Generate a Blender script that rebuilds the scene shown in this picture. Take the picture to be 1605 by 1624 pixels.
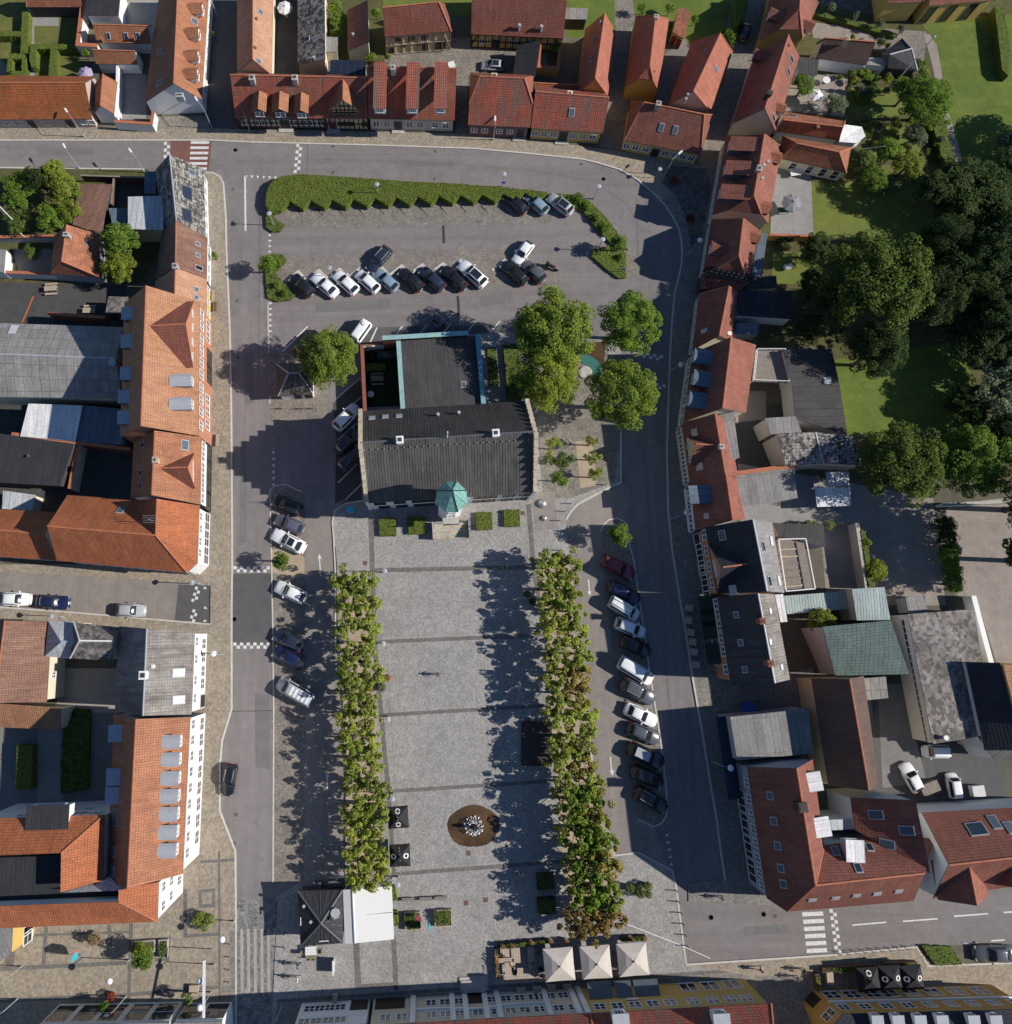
import bpy, bmesh, math, random
import numpy as np
from mathutils import Vector, Matrix
from mathutils.geometry import tessellate_polygon
random.seed(7); RNG = np.random.default_rng(7)
scn = bpy.context.scene
for o in list(bpy.data.objects): bpy.data.objects.remove(o)
# ------------------------------------------------------------------ camera, sky, sun, exposure
F, PX, PY, H = 1500.0, 675.0, 650.0, 123.0
TH = math.atan(360.0 / F)
cam_d = bpy.data.cameras.new('camera'); cam = bpy.data.objects.new('camera', cam_d)
scn.collection.objects.link(cam); scn.camera = cam
cam_d.sensor_fit = 'VERTICAL'; cam_d.sensor_height = 24.0; cam_d.lens = 24.0 * F / 1624.0
cam_d.shift_x = (802.5 - PX) / 1624.0; cam_d.shift_y = -(812.0 - PY) / 1624.0
cam_d.clip_start = 1.0; cam_d.clip_end = 4000.0
cam.location = (0, 0, H); cam.rotation_euler = (TH, 0, 0)
world = bpy.data.worlds.new("World"); scn.world = world; world.use_nodes = True
wn = world.node_tree; bgn = wn.nodes['Background']
SUN_EL, SUN_AZ = 35.0, 92.5
sky = wn.nodes.new('ShaderNodeTexSky'); sky.sky_type = 'NISHITA'; sky.sun_disc = False
sky.sun_elevation = math.radians(SUN_EL); sky.sun_rotation = math.radians(SUN_AZ)
sky.air_density = 1.0; sky.dust_density = 0.0; sky.ozone_density = 6.0
wn.links.new(sky.outputs[0], bgn.inputs[0]); bgn.inputs[1].default_value = 0.08
sun_d = bpy.data.lights.new('sun', 'SUN'); sun_d.energy = 4.6; sun_d.angle = math.radians(0.5); sun_d.color = (1.0, 0.945, 0.87)
sun = bpy.data.objects.new('sun', sun_d); scn.collection.objects.link(sun)
_a = math.radians(SUN_AZ); _e = math.radians(SUN_EL)
sdir = Vector((math.sin(_a) * math.cos(_e), math.cos(_a) * math.cos(_e), math.sin(_e)))
sun.rotation_euler = sdir.to_track_quat('Z', 'Y').to_euler()
scn.view_settings.view_transform = 'Standard'; scn.view_settings.look = 'None'
scn.view_settings.gamma = 1.0; scn.view_settings.use_curve_mapping = False
scn.view_settings.exposure = 0.33
scn.cycles.max_bounces = 5; scn.cycles.diffuse_bounces = 3; scn.cycles.glossy_bounces = 2
scn.cycles.transmission_bounces = 2; scn.cycles.transparent_max_bounces = 4
# ------------------------------------------------------------------ helpers
cT, sT = math.cos(TH), math.sin(TH)
def ray(px, py):
    u, v = (px - PX) / F, (PY - py) / F
    return Vector((u, v * cT + sT, v * sT - cT))
def G(px, py, z=0.0):
    d = ray(px, py); t = (z - H) / d.z
    return Vector((d.x * t, d.y * t, z))
def proj(p):
    dx, dy, dz = p[0], p[1], p[2] - H
    v = dy * cT + dz * sT; w = -(-dy * sT + dz * cT)
    return (PX + F * dx / w, PY - F * v / w)
def pxm(px, py):                     # metres per photo pixel on the ground there
    return (G(px + 1, py) - G(px, py)).length
C = scn.collection
def setup(o, label=None, cat=None, group=None, kind=None):
    if label: o['label'] = label
    if cat: o['category'] = cat
    if group: o['group'] = group
    if kind: o['kind'] = kind
    return o
def thing(name, label, cat, loc=(0, 0, 0), rz=0.0, group=None):
    o = bpy.data.objects.new(name, None); o.empty_display_size = 0.3
    C.objects.link(o); o.location = loc; o.rotation_euler = (0, 0, rz)
    return setup(o, label, cat, group)
def link(name, me, parent=None, mats=None, loc=None, rz=None, scale=None):
    o = bpy.data.objects.new(name, me); C.objects.link(o)
    if parent is not None: o.parent = parent
    if mats is not None:
        if not isinstance(mats, (list, tuple)): mats = [mats]
        if not me.materials:
            for m in mats: me.materials.append(m)
        else:
            for i, m in enumerate(mats):
                if me.materials[i] != m:
                    o.material_slots[i].link = 'OBJECT'; o.material_slots[i].material = m
    if loc is not None: o.location = loc
    if rz is not None: o.rotation_euler = (0, 0, rz)
    if scale is not None: o.scale = scale
    return o
def pymesh(name, vs, fs, mi=None, smooth=False):
    me = bpy.data.meshes.new(name); me.from_pydata([tuple(v) for v in vs], [], fs)
    if mi is not None: me.polygons.foreach_set('material_index', mi)
    if smooth: me.polygons.foreach_set('use_smooth', [True] * len(me.polygons))
    me.update(); return me
class MB:
    """collects boxes, prisms, tubes and cones into one mesh"""
    def __init__(s): s.v = []; s.f = []; s.m = []
    def add(s, vs, fs, m=0):
        k = len(s.v); s.v += [tuple(v) for v in vs]; s.f += [tuple(i + k for i in f) for f in fs]; s.m += [m] * len(fs); return s
    def box(s, x0, y0, z0, x1, y1, z1, m=0):
        vs = [(x, y, z) for z in (z0, z1) for x, y in ((x0, y0), (x1, y0), (x1, y1), (x0, y1))]
        return s.add(vs, [(3, 2, 1, 0), (4, 5, 6, 7), (0, 1, 5, 4), (1, 2, 6, 5), (2, 3, 7, 6), (3, 0, 4, 7)], m)
    def obox(s, c, ax, hx, hy, z0, z1, m=0):   # box with half sizes along ax and across it
        ax = Vector((ax[0], ax[1])).normalized(); ay = Vector((-ax.y, ax.x)); c2 = Vector((c[0], c[1]))
        q = [c2 + ax * a * hx + ay * b * hy for a, b in ((-1, -1), (1, -1), (1, 1), (-1, 1))]
        vs = [(p.x, p.y, z) for z in (z0, z1) for p in q]
        return s.add(vs, [(3, 2, 1, 0), (4, 5, 6, 7), (0, 1, 5, 4), (1, 2, 6, 5), (2, 3, 7, 6), (3, 0, 4, 7)], m)
    def bar(s, a, b, w, h=None, m=0, n=4):
        a, b = Vector(a), Vector(b); h = h or w; d = (b - a)
        if d.length < 1e-6: return s
        d.normalize(); up = Vector((0, 0, 1)) if abs(d.z) < .95 else Vector((1, 0, 0))
        x = d.cross(up).normalized(); y = x.cross(d).normalized(); vs = []
        for p in (a, b):
            for i in range(n):
                t = 2 * math.pi * (i + .5) / n; r = math.sqrt(2) if n == 4 else 1
                vs.append(p + x * math.cos(t) * w * .5 * r + y * math.sin(t) * h * .5 * r)
        fs = [tuple(range(n)), tuple(range(2 * n - 1, n - 1, -1))] + [(i + n, (i + 1) % n + n, (i + 1) % n, i) for i in range(n)]
        return s.add(vs, fs, m)
    def lathe(s, c, prof, n=10, m=0, cap=True):
        vs = []; fs = []
        for r, z in prof:
            for i in range(n):
                t = 2 * math.pi * i / n; vs.append((c[0] + r * math.cos(t), c[1] + r * math.sin(t), c[2] + z))
        for j in range(len(prof) - 1):
            for i in range(n):
                fs.append((j * n + i, j * n + (i + 1) % n, (j + 1) * n + (i + 1) % n, (j + 1) * n + i))
        if cap: fs.append(tuple(range(n - 1, -1, -1))); k = (len(prof) - 1) * n; fs.append(tuple(k + i for i in range(n)))
        return s.add(vs, fs, m)
    def prism(s, pts, z0, z1, m=0, ms=None, bottom=True):
        pts = ccw(pts); n = len(pts)
        vs = [(p[0], p[1], z0) for p in pts] + [(p[0], p[1], z1) for p in pts]
        s.add(vs, [tuple(range(n, 2 * n))] + ([tuple(range(n - 1, -1, -1))] if bottom else []), m)
        k = len(s.v) - 2 * n
        for i in range(n):
            s.f.append((k + i, k + (i + 1) % n, k + n + (i + 1) % n, k + n + i)); s.m.append(m if ms is None else ms)
        return s
    def mesh(s, name, smooth=False): return pymesh(name, s.v, s.f, s.m, smooth)
    def build(s, name, mats, parent=None, smooth=False, **k): return link(name, s.mesh(name, smooth), parent, mats, **k)
def area2(p): return sum(p[i][0] * p[(i + 1) % len(p)][1] - p[(i + 1) % len(p)][0] * p[i][1] for i in range(len(p)))
def ccw(p): return list(p) if area2(p) > 0 else list(p)[::-1]
def P(s, z=0.0):                     # "x,y x,y ..." photo pixels -> points on the plane z
    return [G(*map(float, q.split(',')), z) for q in s.split()]
def inpoly(x, y, p):
    c = False; n = len(p)
    for i in range(n):
        x1, y1, x2, y2 = p[i][0], p[i][1], p[i - 1][0], p[i - 1][1]
        if (y1 > y) != (y2 > y) and x < (x2 - x1) * (y - y1) / (y2 - y1) + x1: c = not c
    return c
# ------------------------------------------------------------------ materials
MAT = {}
def nd(nt, t, **k):
    n = nt.nodes.new('ShaderNode' + t)
    for a, b in k.items(): setattr(n, a, b)
    return n
def mix(nt, fac, a, b, mode='MIX'):
    n = nt.nodes.new('ShaderNodeMix'); n.data_type = 'RGBA'; n.blend_type = mode
    for s, v in ((n.inputs[0], fac), (n.inputs[6], a), (n.inputs[7], b)):
        if hasattr(v, 'is_linked'): nt.links.new(v, s)
        elif isinstance(v, (int, float)): s.default_value = v
        else: s.default_value = (*v, 1)
    return n.outputs[2]
def ramp(nt, src, lo, hi, c0=(0, 0, 0), c1=(1, 1, 1)):
    r = nd(nt, 'ValToRGB'); r.color_ramp.elements[0].position = lo; r.color_ramp.elements[1].position = hi
    r.color_ramp.elements[0].color = (*c0, 1); r.color_ramp.elements[1].color = (*c1, 1)
    nt.links.new(src, r.inputs[0]); return r.outputs[0]
def noise(nt, vec, scale, det=4, rough=.6, dist=0):
    n = nd(nt, 'TexNoise'); n.inputs['Scale'].default_value = scale; n.inputs['Detail'].default_value = det
    n.inputs['Roughness'].default_value = rough; n.inputs['Distortion'].default_value = dist
    nt.links.new(vec, n.inputs['Vector']); return n.outputs['Fac']
def mapping(nt, vec, sc=(1, 1, 1), rot=(0, 0, 0)):
    m = nd(nt, 'Mapping'); m.inputs['Scale'].default_value = sc; m.inputs['Rotation'].default_value = rot
    nt.links.new(vec, m.inputs[0]); return m.outputs[0]
def newmat(name, rough=.8, spec=.3, metal=0.0):
    m = bpy.data.materials.new(name); m.use_nodes = True; nt = m.node_tree
    b = nt.nodes['Principled BSDF']; b.inputs['Roughness'].default_value = rough
    b.inputs['Specular IOR Level'].default_value = spec; b.inputs['Metallic'].default_value = metal
    MAT[name] = m; return m, nt, b
def bump(nt, b, src, strength=.4, dist=.02):
    n = nd(nt, 'Bump'); n.inputs['Strength'].default_value = strength; n.inputs['Distance'].default_value = dist
    nt.links.new(src, n.inputs['Height']); nt.links.new(n.outputs[0], b.inputs['Normal'])
def M(name, col, rough=.8, var=.12, scale=1.2, spec=.3, metal=0.0, emit=0):
    """plain surface with soft large and fine variation"""
    if name in MAT: return MAT[name]
    m, nt, b = newmat(name, rough, spec, metal)
    pos = nd(nt, 'NewGeometry').outputs['Position']
    n1 = noise(nt, pos, scale, 5); d = tuple(c * (1 - var * 2) for c in col); h = tuple(min(1, c * (1 + var)) for c in col)
    c1 = ramp(nt, n1, .3, .7, d, h)
    nt.links.new(mix(nt, .35, c1, ramp(nt, noise(nt, pos, scale * 14, 3), .3, .7, d, h)), b.inputs['Base Color'])
    return m
def ground_mat(name, col, col2, patch=.12, grain=7.0, gr=.25, lane=None, rough=.9, cell=None, cellc=.25, spots=0.0, bstr=.3):
    m, nt, b = newmat(name, rough, .25)
    pos = nd(nt, 'NewGeometry').outputs['Position']
    c = mix(nt, ramp(nt, noise(nt, pos, patch, 6, .62, .6), .32, .68), col, col2)
    g = ramp(nt, noise(nt, pos, grain, 4, .75), .3, .72, (1 - gr,) * 3, (1 + gr * .55,) * 3)
    c = mix(nt, 1.0, c, g, 'MULTIPLY')
    c = mix(nt, 1.0, c, ramp(nt, noise(nt, pos, .9, 5, .7), .25, .75, (.86,) * 3, (1.08,) * 3), 'MULTIPLY')
    if lane:                       # long tyre-worn bands
        w = noise(nt, mapping(nt, pos, lane), 1.0, 4, .7)
        c = mix(nt, 1.0, c, ramp(nt, w, .3, .7, (.84,) * 3, (1.08,) * 3), 'MULTIPLY')
    c = mix(nt, 1.0, c, ramp(nt, noise(nt, pos, .22, 9, .8, 2.5), .30, .50, (.80,) * 3, (1,) * 3), 'MULTIPLY')
    if spots:
        s = noise(nt, pos, .55, 8, .8, 1.2); c = mix(nt, ramp(nt, s, .58, .72, (0, 0, 0), (spots,) * 3), c, tuple(x * .45 for x in col))
    if cell:
        v = nd(nt, 'TexVoronoi'); v.inputs['Scale'].default_value = cell; v.feature = 'DISTANCE_TO_EDGE'
        nt.links.new(pos, v.inputs['Vector'])
        v2 = nd(nt, 'TexVoronoi'); v2.inputs['Scale'].default_value = cell; nt.links.new(pos, v2.inputs['Vector'])
        e = ramp(nt, v.outputs['Distance'], .02, .12, (1 - cellc,) * 3, (1,) * 3)
        c = mix(nt, 1.0, c, e, 'MULTIPLY')
        bw = nd(nt, 'RGBToBW'); nt.links.new(v2.outputs['Color'], bw.inputs[0])
        c = mix(nt, 1.0, c, ramp(nt, bw.outputs[0], .2, .8, (.82,) * 3, (1.16,) * 3), 'MULTIPLY')
        bump(nt, b, v.outputs['Distance'], bstr, .03)
    else: bump(nt, b, noise(nt, pos, grain * 1.5, 3), bstr, .02)
    nt.links.new(c, b.inputs['Base Color']); return m
def tile_mat(name, col, dark, streak=None, moss=None, tw=.27, th=.34, contrast=.35, rough=.75, spots=.3, streakamt=.0, mott=None):
    """roof tiles: rows and columns laid by the face's own u/v in metres, weathering on top"""
    m, nt, b = newmat(name, rough, .3)
    uv = nd(nt, 'UVMap').outputs[0]; pos = nd(nt, 'NewGeometry').outputs['Position']
    c = mix(nt, ramp(nt, noise(nt, pos, .35, 6, .65), .35, .65), col, dark)
    c = mix(nt, 1.0, c, ramp(nt, noise(nt, pos, 4.0, 5, .75), .28, .72, (.74,) * 3, (1.18,) * 3), 'MULTIPLY')
    if streak:
        s = noise(nt, mapping(nt, uv, (1.1, .10, 1)), 1.0, 5, .7, .3)
        c = mix(nt, ramp(nt, s, .50, .58, (0,) * 3, (streakamt,) * 3), c, streak)
    if moss:
        s = noise(nt, pos, .6, 8, .78, .8); c = mix(nt, ramp(nt, s, .55, .68, (0,) * 3, (.75,) * 3), c, moss)
    c = mix(nt, 1.0, c, ramp(nt, noise(nt, mapping(nt, uv, (1.6, .25, 1)), 1.0, 6, .75, .5), .3, .62, (.70, .72, .74), (1.06,) * 3), 'MULTIPLY')
    br = nd(nt, 'TexBrick'); br.inputs['Scale'].default_value = 1.0; br.offset = 0.0
    br.inputs['Brick Width'].default_value = tw; br.inputs['Row Height'].default_value = th
    br.inputs['Mortar Size'].default_value = .055; br.inputs['Mortar Smooth'].default_value = .8; br.inputs['Bias'].default_value = 0
    br.inputs['Color1'].default_value = (1.07,) * 3 + (1,); br.inputs['Color2'].default_value = (.90,) * 3 + (1,)
    br.inputs['Mortar'].default_value = (1 - contrast,) * 3 + (1,)
    nt.links.new(uv, br.inputs[0])
    c = mix(nt, 1.0, c, br.outputs[0], 'MULTIPLY')
    if spots:
        s = noise(nt, pos, 1.9, 3, .6); c = mix(nt, ramp(nt, s, .66, .72, (0,) * 3, (spots,) * 3), c, tuple(x * .35 for x in col))
    if mott:
        v = nd(nt, 'TexVoronoi'); v.inputs['Scale'].default_value = mott[0]; nt.links.new(pos, v.inputs['Vector']); bw = nd(nt, 'RGBToBW'); nt.links.new(v.outputs['Color'], bw.inputs[0])
        c = mix(nt, 1.0, c, ramp(nt, bw.outputs[0], .3, .7, (mott[1],) * 3, (mott[2],) * 3), 'MULTIPLY')
    nt.links.new(c, b.inputs['Base Color'])
    inv = nd(nt, 'Math', operation='SUBTRACT'); inv.inputs[0].default_value = 1; nt.links.new(br.outputs['Fac'], inv.inputs[1])
    bump(nt, b, inv.outputs[0], .6, .05); return m
def leaf_mat(name, c0, c1, c2, trans=.25):
    m, nt, b = newmat(name, .75, .1)
    g = nd(nt, 'NewGeometry'); oi = nd(nt, 'ObjectInfo')
    r = nd(nt, 'ValToRGB'); nt.links.new(g.outputs['Random Per Island'], r.inputs[0])
    r.color_ramp.elements[0].color = (*c0, 1); r.color_ramp.elements[1].color = (*c2, 1)
    e = r.color_ramp.elements.new(.5); e.color = (*c1, 1)
    c = mix(nt, 1.0, r.outputs[0], ramp(nt, noise(nt, g.outputs['Position'], .8, 3), .3, .7, (.72,) * 3, (1.25,) * 3), 'MULTIPLY')
    c = mix(nt, 1.0, c, ramp(nt, oi.outputs['Random'], 0, 1, (.85,) * 3, (1.15, 1.1, 1.0)), 'MULTIPLY')
    c = mix(nt, 1.0, c, ramp(nt, noise(nt, g.outputs['Position'], .33, 5, .7), .35, .65, (.90, .96, 1.0), (1.08, 1.05, .9)), 'MULTIPLY'); nt.links.new(c, b.inputs['Base Color'])
    b.inputs['Roughness'].default_value = .8
    t = nd(nt, 'BsdfTranslucent'); ms = nd(nt, 'MixShader'); ms.inputs[0].default_value = trans
    nt.links.new(c, t.inputs[0]); nt.links.new(b.outputs[0], ms.inputs[1]); nt.links.new(t.outputs[0], ms.inputs[2])
    nt.links.new(ms.outputs[0], nt.nodes['Material Output'].inputs[0]); return m
# ground
ground_mat('earth', (.16, .14, .11), (.10, .10, .07), .08, 3)
ground_mat('asphalt', (0.232, 0.212, 0.207), (0.197, 0.180, 0.177), .05, 9, .16, lane=(.5, .03, .1))
ground_mat('asphalt_ns', (0.243, 0.216, 0.210), (0.207, 0.187, 0.180), .05, 9, .14, lane=(.9, .02, .1))
ground_mat('asphalt_ew', (0.232, 0.207, 0.200), (0.202, 0.182, 0.176), .05, 9, .14, lane=(.02, .8, .1))
ground_mat('asphalt_patch', (.18, .172, .168), (.165, .158, .155), .1, 9, .14)
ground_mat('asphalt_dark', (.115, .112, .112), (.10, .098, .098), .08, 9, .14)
ground_mat('asphalt_lane', (0.280, 0.245, 0.220), (0.248, 0.220, 0.200), .06, 9, .12, lane=(.8, .03, .1))
ground_mat('asphalt_red', (.20, .095, .075), (.16, .08, .065), .2, 9, .12)
ground_mat('pavement', (.35, .295, .225), (.295, .25, .195), .15, 5, .2, cell=4.2, cellc=.12, spots=.1)
ground_mat('pavement_grey', (.25, .23, .205), (.21, .20, .18), .15, 5, .2, cell=4.2, cellc=.15)
ground_mat('square_setts', (.38, .362, .34), (.30, .29, .275), .16, 6, .22, cell=6.5, cellc=.25, spots=.28)
ground_mat('band_setts', (.19, .175, .16), (.165, .155, .145), .3, 6, .25, cell=6.5, cellc=.2)
ground_mat('cobble', (.30, .27, .225), (.22, .20, .175), .35, 5, .3, cell=4.5, cellc=.4)
ground_mat('cobble_brown', (.30, .26, .22), (.225, .20, .175), .3, 5, .3, cell=5, cellc=.35)
ground_mat('cobble_dark', (.10, .10, .10), (.20, .19, .18), 1.3, 5, .35, cell=4, cellc=.4)
ground_mat('setts_rough', (.36, .35, .33), (.15, .15, .15), 1.3, 4, .35, lane=(1.5, .4, .1), cell=4, cellc=.4)
ground_mat('sand', (.42, .33, .235), (.35, .28, .205), .3, 8, .12)
ground_mat('lawn', (.17, .19, .04), (.125, .16, .034), .22, 6, .25, bstr=.8)
ground_mat('lawn_dry', (.17, .165, .05), (.10, .12, .03), .4, 6, .3, bstr=.8)
ground_mat('lawn_bright', (.15, .19, .034), (.10, .15, .026), .3, 6, .3, lane=(.15, .8, .1), bstr=.8)
ground_mat('turf', (.012, .05, .018), (.010, .04, .014), .3, 8, .2)
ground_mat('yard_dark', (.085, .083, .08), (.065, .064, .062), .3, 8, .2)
ground_mat('yard_grey', (.22, .21, .20), (.18, .172, .165), .2, 6, .2, spots=.15)
ground_mat('gravel', (.34, .29, .25), (.27, .235, .205), .4, 8, .35)
ground_mat('flags', (.30, .29, .28), (.25, .245, .24), .2, 3, .15)
ground_mat('concrete', (.40, .37, .32), (.34, .315, .28), .2, 6, .2)
ground_mat('rust', (.13, .075, .036), (.05, .032, .02), .35, 5, .25, rough=.35, spots=.85)
ground_mat('soil', (.075, .075, .03), (.12, .115, .045), 1.2, 5, .3)
# roofs
tile_mat('tile_orange', (.43, .185, .095), (.34, .14, .078), moss=(.38, .22, .12), spots=.15)
tile_mat('tile_orange_vivid', (.46, .15, .062), (.37, .12, .052), spots=.1, contrast=.3)
tile_mat('tile_peach', (.52, .29, .18), (.44, .235, .145), spots=.05, contrast=.18)
tile_mat('tile_moss', (.42, .125, .04), (.30, .10, .035), moss=(.16, .12, .03), spots=.5)
tile_mat('tile_lichen', (.46, .235, .13), (.40, .185, .10), moss=(.45, .24, .075), spots=.1)
tile_mat('tile_streak', (.40, .105, .065), (.31, .095, .065), streak=(.17, .13, .10), streakamt=.85, contrast=.42)
tile_mat('tile_red', (.30, .105, .072), (.22, .08, .058), moss=(.17, .12, .085), streak=(.22, .10, .07), streakamt=.5, contrast=.38)
tile_mat('tile_crimson', (.33, .12, .082), (.235, .09, .064), contrast=.3, spots=.35)
tile_mat('tile_smooth', (.40, .145, .092), (.345, .125, .08), contrast=.12, spots=.05)
tile_mat('tile_terra', (.42, .165, .09), (.33, .13, .075), contrast=.34, spots=.4, mott=(2.0, .85, 1.12))
tile_mat('tile_brown', (.26, .135, .092), (.20, .105, .075), contrast=.35, spots=.3, streak=(.30, .19, .14), streakamt=.4)
tile_mat('tile_dkbrown', (.15, .095, .075), (.115, .075, .06), contrast=.3, spots=.3)
tile_mat('slate', (.24, .225, .20), (.13, .12, .11), contrast=.5, tw=.5, th=.4, moss=(.45, .43, .38), spots=.2, mott=(2.6, .45, 1.75))
tile_mat('slate_weather_and_sheen', (.32, .295, .265), (.19, .165, .15), contrast=.3, tw=.35, th=.35, streak=(.14, .11, .10), streakamt=.6)
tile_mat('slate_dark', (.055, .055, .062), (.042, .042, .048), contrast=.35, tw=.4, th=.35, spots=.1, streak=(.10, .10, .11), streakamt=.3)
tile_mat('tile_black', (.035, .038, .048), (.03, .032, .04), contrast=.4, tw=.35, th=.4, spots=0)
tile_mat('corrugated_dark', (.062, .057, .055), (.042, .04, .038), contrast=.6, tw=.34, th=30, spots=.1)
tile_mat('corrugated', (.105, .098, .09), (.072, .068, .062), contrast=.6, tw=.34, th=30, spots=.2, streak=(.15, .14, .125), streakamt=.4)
tile_mat('eternit', (.31, .30, .285), (.23, .22, .205), contrast=.4, tw=1.1, th=1.6, moss=(.20, .18, .14), spots=.3)
tile_mat('green_roof', (.12, .165, .15), (.098, .14, .128), contrast=.25, tw=.55, th=.4, spots=.05)
tile_mat('felt', (.072, .066, .064), (.052, .05, .05), contrast=.15, tw=1.0, th=30, spots=.1)
tile_mat('felt_and_sheen_grey', (.26, .25, .24), (.21, .20, .195), contrast=.15, tw=1.0, th=4, spots=.2)
tile_mat('felt_black', (.038, .039, .043), (.03, .031, .034), contrast=.25, tw=1.0, th=30, spots=.05)
tile_mat('felt_moss', (.25, .225, .205), (.15, .13, .115), contrast=.05, tw=2, th=30, moss=(.115, .07, .05), spots=.55, mott=(2.2, .6, 1.35))
tile_mat('metal_sheet', (.52, .53, .54), (.45, .46, .47), contrast=.25, tw=.8, th=30, spots=.05, rough=.5)
tile_mat('metal_white', (.78, .77, .75), (.68, .67, .66), contrast=.15, tw=1.0, th=30, spots=.05, rough=.5)
tile_mat('metal_green', (.36, .42, .40), (.30, .36, .35), contrast=.3, tw=.35, th=30, spots=.1, rough=.5)
tile_mat('metal_blue', (.13, .17, .21), (.11, .145, .18), contrast=.3, tw=.9, th=30, spots=.0, rough=.5)
tile_mat('solar', (.02, .028, .05), (.018, .025, .045), contrast=-.5, tw=1.0, th=1.6, spots=0, rough=.25)
# walls and other things
for n, c in dict(white=(.72, .72, .70), cream=(.66, .60, .46), beige=(.56, .49, .37), yellow=(.58, .40, .12), ochre=(.50, .30, .08),
                 pink=(.50, .38, .33), grey=(.38, .38, .38), bluegrey=(.30, .33, .37), straw=(.60, .50, .30), dark=(.06, .05, .045),
                 sand_wall=(.44, .40, .33), lightgrey=(.60, .60, .58)).items(): M('wall_' + n, c, .9, .05, .8)
def brick_mat(name, c, c2):
    m, nt, b = newmat(name, .9, .2); pos = nd(nt, 'NewGeometry').outputs['Position']
    cc = mix(nt, ramp(nt, noise(nt, mapping(nt, pos, (3, 3, 12)), 1.0, 3), .35, .65), c, c2)
    nt.links.new(mix(nt, .3, cc, ramp(nt, noise(nt, pos, .7, 4), .3, .7, tuple(x * .8 for x in c), tuple(x * 1.2 for x in c))), b.inputs['Base Color'])
brick_mat('brick_red', (.27, .10, .065), (.20, .08, .055)); brick_mat('brick_orange', (.46, .21, .13), (.38, .17, .105))
brick_mat('brick_brown', (.22, .11, .085), (.17, .09, .07))
M('timber_dark', (.035, .026, .022)); M('timber_brown', (.14, .085, .055)); M('timber_grey', (.24, .21, .18), .9, .2, 4)
M('timber_pale', (.42, .34, .26), .9, .15, 4); M('trim_white', (.74, .74, .72), .6, .03); M('zinc', (.36, .38, .41), .45, .08, 2, .5)
M('zinc_dark', (.10, .105, .115), .5, .08); M('black_metal', (.018, .018, .02), .5, .05); M('steel', (.45, .45, .46), .35, .05, 2, .5, .6)
M('stone', (.42, .40, .36), .9, .15, 2); M('capstone', (.50, .42, .30), .9, .3, 1.3); M('kerb_stone', (.52, .49, .44), .9, .12, 2)
M('coping', (.42, .15, .08), .8, .2, 2); M('paint_white', (.66, .65, .62), .7, .2, 3.5); M('iron', (.05, .042, .038), .7, .1)
M('canvas_white', (.68, .67, .65), .8, .02); M('canvas_taupe', (.50, .455, .41), .85, .03); M('canvas_black', (.022, .022, .024), .8, .05)
M('canvas_lilac', (.36, .30, .44), .8, .04); M('canvas_grey', (.22, .22, .24), .8, .04); M('awning', (.10, .12, .14), .7, .05)
M('awning_green', (.01, .028, .02), .7, .05); M('pot', (.30, .14, .07), .8); M('basket', (.25, .20, .13), .9, .3, 8)
M('rubber', (.015, .015, .016), .8); M('alloy', (.35, .35, .36), .35, .05, 2, .5, .7); M('lamp_red', (.30, .012, .01), .3)
M('lamp_clear', (.30, .31, .32), .2, .03, 2, .6); M('lamp_dome', (.74, .75, .74), .35, .03, 2, .5)
M('blue_plastic', (.02, .10, .35), .5); M('green_plastic', (.02, .09, .05), .5); M('grey_plastic', (.10, .10, .11), .5)
M('turquoise', (.03, .42, .55), .6, .1, 3); M('pink_red', (.60, .10, .13), .7, .2, 4); M('orange_plastic', (.60, .15, .03), .5)
M('copper', (.20, .42, .37), .6, .3, 1.6); M('copper_trim', (.27, .44, .43), .6, .15, 1.5); M('copper_blue', (.16, .35, .41), .6, .1)
M('bronze', (.05, .045, .035), .4, .3, 4, .5, .6); M('skin', (.45, .26, .18), .6); M('hair', (.05, .03, .02), .7)
M('door_dark', (.02, .025, .025), .5); M('door_red', (.16, .02, .02), .5); M('sign_blue', (.02, .10, .45), .4); M('rope', (.25, .24, .22), .8)
m, nt, b = newmat('glass', .08, .8); b.inputs['Base Color'].default_value = (.018, .022, .028, 1)
m, nt, b = newmat('glass_roof', .12, .8); b.inputs['Base Color'].default_value = (.09, .12, .15, 1)
m, nt, b = newmat('water', .12, .6); b.inputs['Base Color'].default_value = (.02, .022, .02, 1)
m, nt, b = newmat('water_teal', .1, .6); b.inputs['Base Color'].default_value = (.05, .16, .14, 1)
m, nt, b = newmat('spray', .3, .5); b.inputs['Base Color'].default_value = (.85, .87, .88, 1)
def paint(name, c, metal=0.0):
    m, nt, b = newmat('paint_' + name, .28, .5, metal); b.inputs['Coat Weight'].default_value = .6; b.inputs['Coat Roughness'].default_value = .08
    pos = nd(nt, 'NewGeometry').outputs['Position']
    nt.links.new(ramp(nt, noise(nt, pos, 2.5, 4), .3, .7, tuple(x * .93 for x in c), tuple(min(1, x * 1.04) for x in c)), b.inputs['Base Color'])
for n, c in dict(black=(.012, .013, .015), carwhite=(.78, .79, .79), grey=(.085, .09, .10), silver=(.38, .40, .42), navy=(.012, .018, .06),
                 blue=(.20, .28, .35), purple=(.10, .10, .14), red=(.20, .012, .03), blueblack=(.02, .028, .05)).items(): paint(n, c)
leaf_mat('leaf_plane', (.21, .285, .05), (.345, .42, .085), (.48, .50, .135), .45)
leaf_mat('leaf_lime', (.11, .175, .03), (.195, .275, .045), (.33, .385, .08), .42)
leaf_mat('leaf_yellow', (.16, .215, .028), (.27, .335, .045), (.40, .44, .08), .42)
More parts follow.
